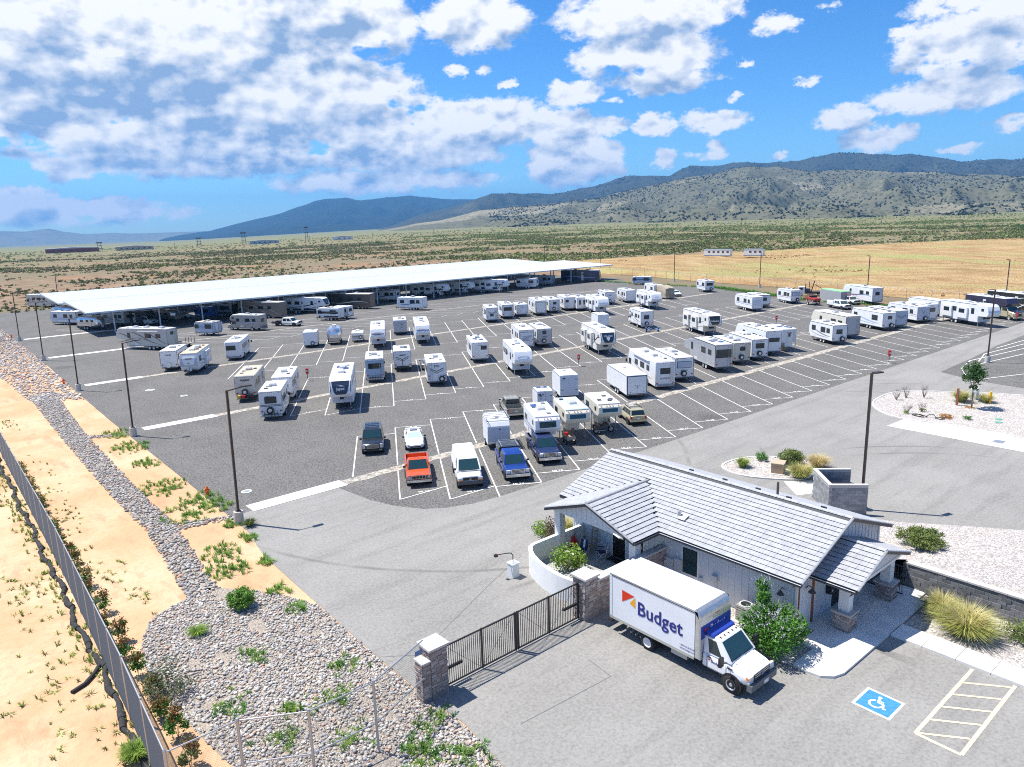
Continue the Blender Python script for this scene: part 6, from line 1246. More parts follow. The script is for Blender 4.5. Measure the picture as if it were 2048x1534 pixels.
def veh_pickup(root,L,o):
    ck=o['col']; b=vm_(ck); hw=1.0; F=L/2; old=o.get('old'); crew=o.get('crew'); xc0=.15 if not crew else -.75; zt=1.0 if not o.get('hd') else 1.1; xwf=F-1.45
    xb1=xc0-.02
    M().loft(rings([(xb1,.45,zt+.05,hw),(xwf,.45,zt+.05,hw),(F-.5,.46,zt+.0,.98),(F-.1,.5,zt-.06,.93),(F,.55,zt-.16,.88)] if not old else [(xb1,.45,zt+.05,hw),(xwf,.45,zt+.05,hw),(F-.25,.46,zt+.03,.98),(F-.02,.5,zt-.02,.97),(F,.52,zt-.05,.96)])).build('body',b,root,40)
    cabin(root,b,xc0,xwf+.12,xc0+.12,xwf-.5,zt+.03,1.78 if not o.get('hd') else 1.92,.92,.74,[(.08,.44),(.5,.84)] if crew else [(.12,.82)])
    if o.get('chassis'):
        pbox('frame_rail',root,BLACK,(-F/2-.6,.4,.65),(F+.4,.12,.18)); pbox('frame_rail',root,BLACK,(-F/2-.6,-.4,.65),(F+.4,.12,.18)); pbox('hitch_plate',root,BLACK,(-F+.9,0,.95),(.9,.9,.2))
    elif o.get('utility'):
        for s in (-1,1): pbox('utility_box',root,b,((-F+xb1)/2,s*.82,1.1),(xb1+F-.06,.4,.9)); [pbox('utility_door',root,WHITE,(-F+.4+i*.75,s*1.03,1.1),(.65,.02,.7)) for i in range(int((xb1+F)/.75))]
        pbox('bed_floor',root,vm_('ggrey'),((-F+xb1)/2,0,.8),(xb1+F-.06,1.3,.1)); pbox('tailgate',root,b,(-F+.05,0,1.05),(.08,1.3,.5))
    else:
        bd=obj('bed',None,root); m=M()
        pbox('bed_floor',bd,vm_('darkgrey') if not old else b,((-F+xb1)/2,0,.72),(xb1+F-.05,1.8,.1)); pbox('bed_front',bd,b,(xb1-.06,0,.92),(.08,1.9,.5)); pbox('tailgate',bd,b,(-F+.06,0,.9),(.08,1.75,.55))
        for s in (-1,1): M().prism([(-F,.5),(xb1-.03,.45),(xb1-.03,zt+.1),(-F,zt+.1)],s*hw if s<0 else hw-.14,-hw+.14 if s<0 else hw,.03).build('bed_side',b,bd)
    if 'cap' in o: M().prism([(-F+.05,zt+.1),(xb1-.03,zt+.1),(xb1-.08,1.82),(-F+.3,1.78)],-.92,.92,.1).build('bed_cap',vm_(o['cap']),root,30); [pbox('cap_window',root,GLASS,((-F+xb1)/2,s*.9,1.5),(1.4,.06,.3)) for s in(-1,1)]
    if o.get('rack'):
        for s in (-1,1): pbox('rack_rail',root,STEEL,((-F+xb1)/2+.2,s*.7,1.92),(1.9,.05,.05))
        for i in range(4): pbox('rack_bar',root,STEEL,(-F+.5+i*.5,0,1.92),(.05,1.4,.04))
    if 'rackbar' in o:
        for x in (-F+.2,.1,1.0):
            for s in (-1,1): pbox('rack_leg',root,vm_(o['rackbar']),(x,s*.9,1.6),(.06,.06,1.2))
        for s in (-1,1): pbox('rack_rail',root,vm_(o['rackbar']),(-F/2+.6,s*.9,2.2),(F+1.2,.06,.06))
    car_kit(root,b,L,hw,.41 if not old else .38,F-.92,-F+1.15,.88,1.1,lampw=.2 if old else .3,lamph=.16 if old else .26,mz=1.28,mx=xwf-.1,rim=RIM)
    if old:
        pbox('grille',root,CHROME,(F+.005,0,.84),(.04,1.85,.26)); pbox('grille_mesh',root,BLACK,(F+.02,0,.84),(.04,1.2,.2)); [pbox('grille_bar',root,CHROME,(F+.04,-.5+.25*i,.84),(.02,.03,.2)) for i in range(5)]; pbox('front_bumper',root,CHROME,(F+.08,0,.56),(.14,1.95,.2)); [pbox('roof_light',root,AMBER,(.55,y,1.82),(.1,.08,.05)) for y in (-.5,-.2,0.1,.4)]; [pbox('headlight_bezel',root,BLACK,(F+.012,s*.77,.86),(.04,.28,.22)) for s in (-1,1)]; [pbox('headlamp',root,LAMP,(F+.03,s*.77,.86),(.04,.17,.14)) for s in (-1,1)]
    else:
        pbox('grille',root,CHROME if ck!='white' else BLACK,(F+.005,0,.9),(.06,1.15,.34)); [pbox('grille_bar',root,BLACK,(F+.03,0,.8+.1*i),(.03,1.0,.05)) for i in range(3)]; pbox('front_badge',root,vm_('navy') if ck!='white' else CHROME,(F+.05,0,.9),(.02,.2,.08)); pbox('front_bumper',root,CHROME if ck in('blue','navy','white') else b,(F+.05,0,.58),(.2,1.95,.24)); pbox('licence_plate',root,WHITE,(F+.16,0,.6),(.02,.3,.14))
    pbox('rear_bumper',root,CHROME,(-F-.05,0,.56),(.16,1.85,.18)); [pbox('running_board',root,CHROME if crew else BLACK,(.3,s*(hw+.04),.42),(2.0,.14,.06)) for s in (-1,1)]; pbox('chassis',root,BLACK,(0,0,.5),(L-.8,1.3,.16))
# ------------------------------------------------------------------ place the vehicles
KN=dict(tt=('travel_trailer','travel trailer','travel trailers in the storage lot',rv_tt),fw=('fifth_wheel_trailer','fifth wheel','fifth wheel trailers in the storage lot',rv_fw),ca=('motor_coach','motorhome','motor coaches in the storage lot',rv_ca),cc=('motorhome','motorhome','cab-over motorhomes in the storage lot',rv_cc),tc=('truck_camper','camper','slide-in truck campers',rv_tc),cargo=('enclosed_trailer','trailer','enclosed cargo trailers',rv_cargo),air=('aluminium_trailer','travel trailer','rounded aluminium trailers',rv_air),popup=('popup_camper','camper',None,rv_popup),flat=('flatbed_trailer','trailer',None,rv_flat),flatcar=('car_trailer','trailer',None,rv_flatcar),container=('storage_container','container',None,rv_container),covered=('covered_motorhome','motorhome',None,rv_covered),forklift=('flatbed_truck','truck',None,rv_forklift),superc=('motorhome','motorhome',None,rv_superc),suv=('suv','SUV',None,veh_suv),coupe=('sports_car','car',None,veh_coupe),sedan=('car','car','parked cars',veh_sedan),wagon=('station_wagon','car','parked cars',veh_wagon),van=('cargo_van','van',None,veh_van),pickup=('pickup_truck','pickup','parked pickup trucks',veh_pickup))
for k,x,y,h,L,o in VEH:
    nm,cat,grp,fn=KN[k]; r=thing(nm,o['lb'],cat,(x,y,.025),R(h),grp); fn(r,L,o)
# ------------------------------------------------------------------ moving truck
BLUEB=mat('truck_blue',(.025,.06,.36),.35); BOXW=mat('truck_box_white',(.80,.82,.84),.35,var=.03,scale=1); ALUM=mat('brushed_aluminium',(.62,.63,.62),.32,metal=.75,var=.1,scale=4); REDT=mat('truck_red',(.72,.04,.01),.4); ORT=mat('truck_orange',(.85,.40,.02),.4); INK=mat('truck_ink',(.02,.025,.20),.5)
tk=thing('moving_truck','white box moving truck with blue lettering parked beside the office','truck',(26.2,18.8,.026),R(-90))
bx_=obj('cargo_box',None,tk); X0,X1,Z0,Z1,HW=-3.87,1.49,.86,3.26,1.19
M().bx(X0+.05,X1-.3,-HW,HW,Z0+.08,Z1-.05).build('box_body',BOXW,bx_); M().prism([(X0,Z1-.05),(X1-.3,Z1-.05),(X1-.34,Z1+.02),(X0,Z1+.02)],-HW+.02,HW-.02,.02).build('box_roof',mat('box_roof_white',(.84,.84,.83),.5),bx_)
pr=[(X1-.3,Z0+.05),(X1,Z0+.05),(X1,Z1-.5)]+[(X1-.02-.3+.3*math.cos(R(a)),Z1-.42+.42*math.sin(R(a))) for a in (10,30,50,70,90)]+[(X1-.32,Z1+.0)]
M().prism(pr,-HW-.01,HW+.01,.05).build('front_corner',ALUM,bx_,40)
for s in (-1,1):
    pbox('lower_rail',bx_,ALUM,((X0+X1)/2-.15,s*HW,Z0+.06),(X1-X0-.3,.05,.14)); pbox('upper_rail',bx_,ALUM,((X0+X1)/2-.15,s*(HW+.005),Z1-.03),(X1-X0-.3,.04,.07)); pbox('rear_post',bx_,BOXW,(X0+.06,s*(HW+.006),(Z0+Z1)/2),(.14,.03,Z1-Z0-.05)); pbox('black_seam',bx_,BLACK,((X0+X1)/2-.15,s*(HW+.012),Z1-.09),(X1-X0-.35,.015,.025))
    for i in range(12): pbox('rivet',bx_,STEEL,(X0+.06,s*(HW+.025),Z0+.15+i*.19),(.02,.012,.03))
for s in (-1,):
    y=s*(HW+.008); bl=X1-.3-X0; P3=lambda f,h:(X0+.05+f*bl*1.03,y,Z0+.08+h*(Z1-Z0-.13))
    M().add([P3(.143,.745),P3(.293,.715),P3(.143,.47)],[(0,1,2)]).build('logo_triangle',REDT,bx_); M().add([P3(.302,.70),P3(.302,.445),P3(.235,.515)],[(0,1,2)]).build('logo_triangle',ORT,bx_)
    def fit(s_,par,m,c,n,width,bold=.02,hs=1.):
        me=text_mesh(s_,m,bold); xs=[v.co.x for v in me.vertices]; k=width/(max(xs)-min(xs)); o=lettering(s_,par,m,c,n,k,bold=bold); o.scale=(k,k*hs,k); return o
    fit('Budget',bx_,INK,(P3(.58,.50)[0],y-.004,P3(.58,.50)[2]-.06),(0,-1,0),2.62,.015,1.05); fit('1 800 GO BUDGET',bx_,INK,(P3(.89,.13)[0],y-.004,P3(.5,.15)[2]),(0,-1,0),.85,.01); fit('www.budget.com',bx_,INK,(P3(.89,.08)[0],y-.004,P3(.5,.085)[2]),(0,-1,0),.85,.01)
pbox('blue_panel',bx_,BLUEB,(X1+.012,0,Z1-1.02),(.02,2*HW-.12,.62)); fit('Budget',bx_,TRIM,(X1+.03,.1,Z1-.98),(1,0,0),1.15,.02)
M().add([(X1+.028,-.88,Z1-.86),(X1+.028,-.88,Z1-1.08),(X1+.028,-.62,Z1-.9)],[(0,1,2)]).build('logo_triangle',REDT,bx_); M().add([(X1+.028,-.58,Z1-.88),(X1+.028,-.58,Z1-1.12),(X1+.028,-.72,Z1-1.08)],[(0,1,2)]).build('logo_triangle',ORT,bx_)
for y in (-.12,0,.12): pbox('marker_light',bx_,AMBER,(X1+.0,y+.1,Z1-.42),(.03,.06,.03))
for y in (-.6,0,.6): pbox('floor_beam',tk,BLACK,(-1.2,y,.78),(5.2,.1,.14))
pbox('frame_rail',tk,BLACK,(-.6,.42,.66),(6.2,.1,.2)); pbox('frame_rail',tk,BLACK,(-.6,-.42,.66),(6.2,.1,.2)); pbox('rear_step',tk,BLACK,(X0-.15,0,.55),(.3,2.1,.1)); pbox('fuel_tank',tk,STEEL,(.2,-.8,.6),(.9,.35,.3)); pbox('loading_ramp',tk,WD,(X0-.12,-.7,.72),(.28,.5,.09))
for i in range(4): pbox('ramp_bar',tk,STEEL,(-2.9+.3*i,-.95,.5),(.07,.3,.06))
# cab
WT=mat('truck_cab_white',(.80,.81,.83),.25,coat=.6,var=.03,scale=2); cw=1.0; c0,cf=X1+.03,3.84
cabb=obj('cab',None,tk)
M().loft(rings([(c0,.55,1.35,cw),(c0+.9,.55,1.35,cw),(c0+1.0,.55,1.34,cw),(cf-.75,.55,1.26,.99),(cf-.25,.58,1.16,.95),(cf-.04,.62,1.08,.9),(cf,.66,.98,.86)])).build('cab_body',WT,cabb,40)
cabin(cabb,WT,c0,c0+1.42,c0+.02,c0+.72,1.33,2.12,.96,.80,[(.22,.70)],rear=False,name='cab_top')
M().prism([(c0-.0,2.08),(c0+.45,2.1),(c0+.40,2.2),(c0+.02,2.32)],-.86,.86,.06).build('wind_deflector',BLUEB,cabb,40)
for y in (-.3,0,.3,-.6,.6): pbox('marker_light',cabb,BLACK,(c0+.62,y,2.13),(.07,.06,.04))
pbox('grille',cabb,BLACK,(cf+.0,0,.94),(.06,1.22,.34)); [pbox('grille_bar',cabb,CHROME,(cf+.03,0,.86+.1*i),(.03,1.1,.035)) for i in range(3)]; pbox('grille_surround',cabb,WT,(cf-.02,0,1.13),(.1,1.3,.06))
bd_=M().cyl((cf+.045,0,.96),(cf+.06,0,.96),.09,18); bd_.build('front_badge',vm_('gblue'),cabb,40)
pbox('front_bumper',cabb,mat('bumper_grey',(.12,.13,.14),.5),(cf+.04,0,.62),(.24,2.0,.3)); pbox('licence_plate',cabb,WHITE,(cf+.17,.15,.58),(.02,.32,.17))
for s in (-1,1):
    pbox('headlight',cabb,LAMP,(cf-.03,s*.8,.94),(.1,.32,.3)); pbox('turn_signal',cabb,AMBER,(cf-.08,s*.93,1.0),(.14,.1,.1)); M().path([(c0+1.25,s*1.0,1.35),(c0+1.2,s*1.3,1.42)],.025).build('mirror_arm',BLACK,cabb); pbox('mirror',cabb,BLACK,(c0+1.18,s*1.36,1.5),(.12,.26,.42)); pbox('door_seam',cabb,BLACK,(c0+.22,s*1.003,1.0),(.012,.012,.75)); pbox('door_seam',cabb,BLACK,(c0+1.2,s*1.003,1.0),(.012,.012,.75)); pbox('door_handle',cabb,BLACK,(c0+.35,s*1.01,1.22),(.16,.03,.05)); pbox('fender_vent',cabb,BLACK,(c0+1.4,s*1.003,1.12),(.26,.012,.07))
fit('Budget',cabb,INK,(c0+.72,-1.012,1.05),(0,-1,0),.55,.01); M().add([(c0+.3,-1.012,1.12),(c0+.42,-1.012,1.1),(c0+.3,-1.012,1.02)],[(0,1,2)]).build('logo_triangle',REDT,cabb)
pbox('wiper',cabb,BLACK,(c0+1.36,-.25,1.42),(.04,.8,.02),(0,.6,.1)); pbox('wiper',cabb,BLACK,(c0+1.36,.5,1.42),(.04,.8,.02),(0,.6,.1)); pcyl('antenna',cabb,BLACK,(c0+1.35,-.85,1.35),(c0+1.3,-.85,1.95),.008)
M().prism([(c0+1.45,1.30),(cf-.3,1.16),(cf-.28,1.19),(c0+1.45,1.345)],-.72,.72,.02).build('hood_ridge',WT,cabb,30)
for s in (-1,1):
    for x in (3.0,): M().cyl((x,s*.75,.42),(x,s*1.006,.42),.5,22).build('wheel_arch',BLACK,tk,40)
    wheel(tk,3.0,s*.93,.40,.24,RIM); wheel(tk,-1.58,s*.98,.40,.26,RIMW); wheel(tk,-1.58,s*.68,.40,.24,RIMW)
# ------------------------------------------------------------------ light poles
CONB=mat('pole_base_concrete',(.55,.53,.49),.9,var=.15,scale=2)
def pole(u,v,label,arm=(1,.15),base=True,z=0,h=9.2,al=1.):
    t_=thing('light_pole',label,'light pole',(u,v,z),0,'light poles round the storage lot'); t_.rotation_euler=(-.0077,.0235,0)
    if base: M().cyl((0,0,-.1),(0,0,.92),.33,18).build('concrete_base',CONB,t_,40); pbox('base_plate',t_,BRONZE,(0,0,.95),(.34,.34,.06))
    M().box((0,0,.5+h/2),(.15,.15,h)).build('shaft',BRONZE,t_); a=Vector((arm[0],arm[1],0)).normalized(); top=Vector((0,0,h+.45))
    M().cyl(tuple(top),tuple(top+a*(1.0*al)+Vector((0,0,.16*al))),.05,8).build('arm',BRONZE,t_); hd=pbox('lamp_head',t_,BRONZE,tuple(top+a*(al+.3)+Vector((0,0,.2*al))),(.75,.34,.09),(0,0,math.atan2(a.y,a.x))); pbox('junction_cover',t_,STEEL,(.09,0,3.1),(.04,.1,.14)); return t_
for i,(u,v) in enumerate(((14.0,42.9),(14.4,69.1),(14.8,94.7),(15.4,122.3),(15.8,149.0))):
    pole(u*S,v*S,('tall bronze light pole nearest the entrance gate on the left lot edge','second light pole along the left lot edge beyond the weeds','third light pole along left lot edge beside an orange hydrant','fourth light pole along left lot edge amid pale rock','fifth light pole along left lot edge near the carport gable')[i],(1,-.1))
pole(42.1*S,18.1*S,'tall bronze light pole in round concrete base beside the bin enclosure',(1,-.3),al=.25); pole(93.8*S,27.6*S,'bronze light pole in concrete base beside the side lot at right',(-1,.3),al=.25)
pole(189.8,144.7,'far light pole on concrete base beside the back gate',(-1,0)); pole(185.7,112.2,'far light pole on concrete base amid the bright green verge',(-1,0)); pole(178,79,'far light pole behind white fifth wheel at the golden field edge',(-1,0)); pole(170.5,48.2,'far light pole behind the black swirled coach at right edge',(-1,0)); pole(33.9,225.5,'light pole behind the left end of the carport roof',(0,-1)); pole(209.5,226,'light pole showing above the carport roof centre-right',(0,-1)); pole(208,193,'light pole at the right end of the carport',(-1,0))
# ------------------------------------------------------------------ small site things
HYD=mat('hydrant_orange',(.80,.16,.02),.5)
for (u,v),lb in zip(((16.6,57.6),(16.75,117.8),(17.9,181)),('orange fire hydrant in weeds near the first light pole','orange fire hydrant on pale rock beside the third light pole','orange fire hydrant beyond the rocks near the fifth light pole')):
    t_=thing('fire_hydrant',lb,'hydrant',(u,v,0),0,'orange fire hydrants'); M().cyl((0,0,0),(0,0,.62),.13,12).build('barrel',HYD,t_,40); M().cyl((0,0,.62),(0,0,.8),.15,12,.05).build('bonnet',HYD,t_,40); M().cyl((-.24,0,.48),(.24,0,.48),.07,10).build('nozzle',HYD,t_,40); M().cyl((0,-.22,.42),(0,0,.42),.09,10).build('nozzle',HYD,t_,40); M().cyl((0,0,0),(0,0,.06),.2,12).build('flange',HYD,t_,40)
for (u,v),lb in zip(((41.6,92.7),(72.75,71.8),(124.5,71.5),(101.8,41.6),(151.6,40.8)),('red extinguisher cabinet on post between striped motorhome and bird-logo trailer','red extinguisher cabinet on post before the shield-nosed fifth wheel','red extinguisher cabinet on post beyond the silver fifth wheel','red extinguisher cabinet on post at the road edge of empty stalls','red extinguisher cabinet on post in front of the purple motorhome')):
    t_=thing('extinguisher_post',lb,'extinguisher',(u,v,.03),R(-40),'red extinguisher cabinets'); pcyl('post',t_,BRONZE,(0,0,0),(0,0,1.1),.04); pbox('cabinet',t_,RED,(0,0,1.35),(.34,.26,.72)); pbox('door_panel',t_,TRIM,(0,-.135,1.38),(.16,.01,.22)); pbox('base',t_,KERB,(0,0,.02),(.3,.3,.05))
for x,y,r,lb in ((19.2,56.2,.42,'pale round manhole cover near the first light pole'),(24.3,103.5,.6,'pale round manhole cover on asphalt beyond the third light pole'),(26.5,96.4,.45,'small pale manhole cover near the gravel strip end')):
    t_=thing('manhole_cover',lb,'manhole cover',(x,y,.026)); M().cyl((0,0,0),(0,0,.03),r,24).build('ring',CONC,t_,40); M().cyl((0,0,.028),(0,0,.04),r*.62,20).build('lid',STEEL,t_,40)
t_=thing('utility_cabinet','tan metal utility cabinet on the planting island','cabinet',(44.45*S,24.85*S,.09),R(20)); TANM=mat('tan_cabinet',(.36,.26,.17),.55); pbox('cabinet',t_,TANM,(0,0,.42),(1.1,.95,.8)); pbox('lid',t_,mat('tan_cabinet_lid',(.50,.40,.28),.5),(0,0,.85),(1.16,1.0,.06)); pbox('door_gap',t_,BLACK,(0,-.478,.42),(.02,.01,.7)); pbox('pad',t_,KERB,(0,0,.0),(1.4,1.2,.08))
t_=thing('dump_station','white dump station pedestal on the entry island','pedestal',(74.3*S,22.6*S,.09)); pbox('cabinet',t_,WHITE,(0,0,.65),(.9,.6,1.3)); pbox('screen',t_,vm_('gbluegrey'),(-.46,0,.8),(.02,.35,.4)); pbox('base',t_,CONC,(0,0,.04),(1.5,1.2,.1))
t_=thing('bollard','yellow steel bollard at the end of the entry island','bollard',(73.95*S,21.2*S,.06)); M().cyl((0,0,0),(0,0,1.25),.12,14).build('post',mat('yellow_bollard',(.85,.48,.02),.5),t_,40); M().cyl((0,0,1.25),(0,0,1.31),.12,14,.03).build('cap',mat('yellow_bollard',(.85,.48,.02),.5),t_,40)
t_=thing('hose_post','brown timber post with meter box on the entry island','post',(71.3*S,23.0*S,.09)); pbox('post',t_,mat('red_timber',(.30,.10,.04),.8),(0,0,.9),(.18,.18,1.8)); pbox('meter_box',t_,GREYM,(.12,-.1,1.4),(.2,.14,.3))
t_=thing('hose','black coiled hose lying on the entry island gravel','hose',(65.4*S,23.0*S,.11)); m=M()
for cx,cy,r in ((0,.9,.5),(.05,1.2,.42),(.2,-.8,.35)):
    pts=[(cx+r*math.cos(a)*.8,cy+r*1.2*math.sin(a),.04+.03*math.sin(3*a)) for a in np.linspace(0,6.3,22)]; m.path(pts,.035,5)
m.path([(0,.4,.04),(.1,.1,.3),(.15,-.2,.35),(.15,-.5,.05)],.035,5); m.build('coil',RUBBER,t_)
for x,y,lb in ((67.6*S,18.6*S,'green valve box lid nearer the fuel slab'),(68.6*S,18.9*S,'green valve box lid farther from the fuel slab')):
    t_=thing('valve_box',lb,'valve box',(x,y,.09),0,'green valve lids'); M().cyl((0,0,-.05),(0,0,.05),.28,16).build('lid',mat('valve_green',(.15,.42,.30),.6),t_,40); M().cyl((0,0,-.06),(0,0,.03),.33,16).build('collar',mat('valve_collar',(.2,.3,.25),.7),t_,40)
# motorcycle
mc=thing('motorcycle','black touring motorcycle in front of the cream truck camper','motorcycle',(50.8,46.9,.025),R(-25)); 
for x in (-.75,.8): wheel(mc,x,0,.33,.16,RIM)
M().prism([(-.5,.35),(.35,.32),(.5,.6),(.2,.85),(-.4,.75),(-.6,.55)],-.18,.18,.05).build('engine',vm_('darkgrey'),mc,30); M().prism([(-.05,.75),(.5,.8),(.45,1.02),(.0,.95)],-.17,.17,.06).build('fuel_tank',vm_('black'),mc,40); M().prism([(-.85,.72),(-.05,.72),(-.05,.82),(-.5,.86),(-.9,1.0)],-.16,.16,.04).build('seat',RUBBER,mc,30)
for s in (-1,1): pcyl('fork',mc,CHROME,(.8,s*.1,.33),(.52,s*.1,1.05),.03); pcyl('handlebar',mc,CHROME,(.5,0,1.08),(.3,s*.4,1.12),.02); pcyl('exhaust',mc,CHROME,(.2,s*.2,.3),(-1.0,s*.22,.33),.05); pbox('saddlebag',mc,vm_('black'),(-.75,s*.3,.68),(.55,.2,.36)); pbox('mirror',mc,BLACK,(.35,s*.38,1.28),(.03,.14,.09))
pbox('windscreen',mc,GLASS,(.6,0,1.2),(.03,.42,.4),(0,-.4,0)); M().cyl((.7,0,.95),(.82,0,.93),.11,14).build('headlight',LAMP,mc,40)
t_=thing('garden_cart','weathered wooden cart with red can between truck campers','cart',(46.2,47.0,.025),R(62)); WD2=mat('grey_wood',(.42,.38,.33),.85,var=.25,scale=6)
pbox('bed',t_,WD2,(0,0,.5),(1.6,.8,.06)); [pbox('side_board',t_,WD2,(0,s*.4,.68),(1.6,.04,.3)) for s in(-1,1)]; [pbox('end_board',t_,WD2,(s*.8,0,.68),(.04,.8,.3)) for s in (-1,1)]; [wheel(t_,x,s*.42,.24,.1,RIM) for x in (-.5,.5) for s in(-1,1)]; pbox('fuel_can',t_,RED,(.4,.1,.72),(.3,.3,.4)); pbox('plank',t_,WD,(-.2,-.1,.62),(1.8,.14,.05),(0,-.15,.1))
t_=thing('tow_dolly','blue two-wheeled tow dolly behind the cab-over motorhome','tow dolly',(104.4,84.3,.025),R(58)); DB=vm_('gblue'); [pbox('ramp',t_,DB,(-.3,s*.8,.42),(1.3,.4,.08),(0,-.1,0)) for s in(-1,1)]; pbox('axle_beam',t_,BLACK,(0,0,.4),(.14,2.0,.14)); pbox('tongue',t_,DB,(1.1,0,.42),(2.0,.1,.1)); [wheel(t_,0,s*1.12,.32,.2,RIM) for s in(-1,1)]; [pbox('fender',t_,DB,(0,s*1.12,.7),(.8,.24,.05)) for s in(-1,1)]
# ------------------------------------------------------------------ wire fences
WIRE=mat('fence_wire',(.13,.135,.14),.5,metal=.5)
def chain(name,label,pts,h=2.45,rails=(1.,),step=3.05,pitch=.075,wr=.004,group=None,razor=False,sag=0):
    t_=thing(name,label,'fence',(0,0,0),0,group); wm=M()
    for a,b in zip(pts[:-1],pts[1:]):
        a,b=Vector(a),Vector(b); L_=(b-a).length; d_=(b-a)/L_; n=max(1,round(L_/step))
        for i in range(n+1):
            if i==n and tuple(b)!=tuple(pts[-1]): continue
            p=a+d_*(L_*i/n); pcyl('post',t_,STEEL,(p.x,p.y,-.05),(p.x,p.y,h+.1),.04 if i not in(0,n) else .055); 
        for f in rails:
            for i in range(n):
                p,q=a+d_*(L_*i/n),a+d_*(L_*(i+1)/n); pcyl('rail',t_,STEEL,(p.x,p.y,h*f),(q.x,q.y,h*f),.03)
        k=int(L_/pitch) if pitch else 0; hz=h-.08; nrm=Vector((-d_.y,d_.x))
        if pitch:
            vs=[];fs=[]
            for sgn,oo in ((1,.004),(-1,-.004)):
                for i in range(-int(hz/pitch),k):
                    s0=i*pitch if sgn>0 else (i*pitch+hz); s1=s0+sgn*hz; z0_,z1_=.05,.05+hz
                    # clip to the bay
                    c0,c1=s0,s1; 
                    if min(c0,c1)<0 or max(c0,c1)>L_:
                        lo,hi=max(0,min(c0,c1)),min(L_,max(c0,c1))
                        if hi-lo<.05: continue
                        za=z0_+hz*(lo-s0)/(s1-s0); zb_=z0_+hz*(hi-s0)/(s1-s0); p0,p1=(lo,za),(hi,zb_)
                    else: p0,p1=(c0,z0_),(c1,z1_)
                    A_=Vector((a.x+d_.x*p0[0]+nrm.x*oo,a.y+d_.y*p0[0]+nrm.y*oo,p0[1])); B_=Vector((a.x+d_.x*p1[0]+nrm.x*oo,a.y+d_.y*p1[0]+nrm.y*oo,p1[1])); e=(B_-A_).normalized(); x_=Vector((nrm.x,nrm.y,0)); y_=e.cross(x_)
                    o_=len(vs)
                    for Q in (A_,B_):
                        for w_ in range(3): an=2.094*w_; vs.append(tuple(Q+x_*(wr*math.cos(an))+y_*(wr*math.sin(an))))
                    fs+=[(o_,o_+1,o_+4,o_+3),(o_+1,o_+2,o_+5,o_+4),(o_+2,o_,o_+3,o_+5)]
            wm.v+= [] ; base=len(wm.v); wm.v+=vs; wm.f+=[[j+base for j in f] for f in fs]
        if razor:
            m=M(); pts_=[(a.x+d_.x*s_+nrm.x*.28*math.cos(s_*9),a.y+d_.y*s_+nrm.y*.28*math.cos(s_*9),h+.2+.28*math.sin(s_*9)) for s_ in np.arange(0,min(L_,60),.09)]
            m.path(pts_,.006,3); m.build('coiled_wire',STEEL,t_)
    if wm.v:
        me=bpy.data.meshes.new('wire_mesh'); me.from_pydata(wm.v,[],wm.f); me.materials.append(WIRE); obj('wire_mesh',me,t_)['kind']='stuff'
    return t_
chain('wire_fence','tall chain-link fence with bright top rail running along the left edge',[(4.62,24.6),(4.95,32),(5.4,50),(5.75,82),(6.3,112),(6.9,150)],3.1,(1.,),wr=.0036,pitch=.075)
f2=chain('wire_fence','chain-link fence from left corner to the left gate pillar, with middle rail',[(4.62,24.6),(7.1,24.55),(9.25,23.25),(11.9,23.15),(14.95,24.3)],3.1,(1.,.42),3.2,.10,.0025)
t_=obj('warning_sign',None,f2,(0,0,0)); pbox('plate',t_,vm_('gblue'),(14.6,24.1,2.75),(.35,.02,.22)); 
chain('wire_fence','distant chain-link fence between the lot and the golden field',[(203,205),(200,165),(192,140),(187.5,108),(181,82),(173,52),(166,30),(160,5)],2.4,(1.,),6,0,group=None)
# black fabric wattle beside the fence
pts=[(5.4,84,.1)]+[(4.72+.010*(v-28)+.09*math.sin(v*.55)+.10*math.sin(v*1.7+1)+.06*math.sin(v*4.1),v,.1) for v in np.arange(82,27,-.7)]+[(4.6,26.4,.1),(4.3,25.6,.1)]
t_=thing('erosion_wattle','black fabric erosion roll winding along the foot of the left fence','wattle',(0,0,0)); wm=M()
for i,(a,b) in enumerate(zip(pts[:-1],pts[1:])): wm.cyl(a,b,.13+.03*math.sin(i*1.7),8)
wm.build('roll',mat('black_fabric',(.035,.035,.038),.9,var=.3,scale=6),t_,60); M().path([(4.9,37.6,.1),(4.5,36.9,.1),(4.0,36.3,.09),(3.4,36.0,.08)],.10,8).build('loose_end',mat('black_fabric',(.035,.035,.038),.9),t_,60)
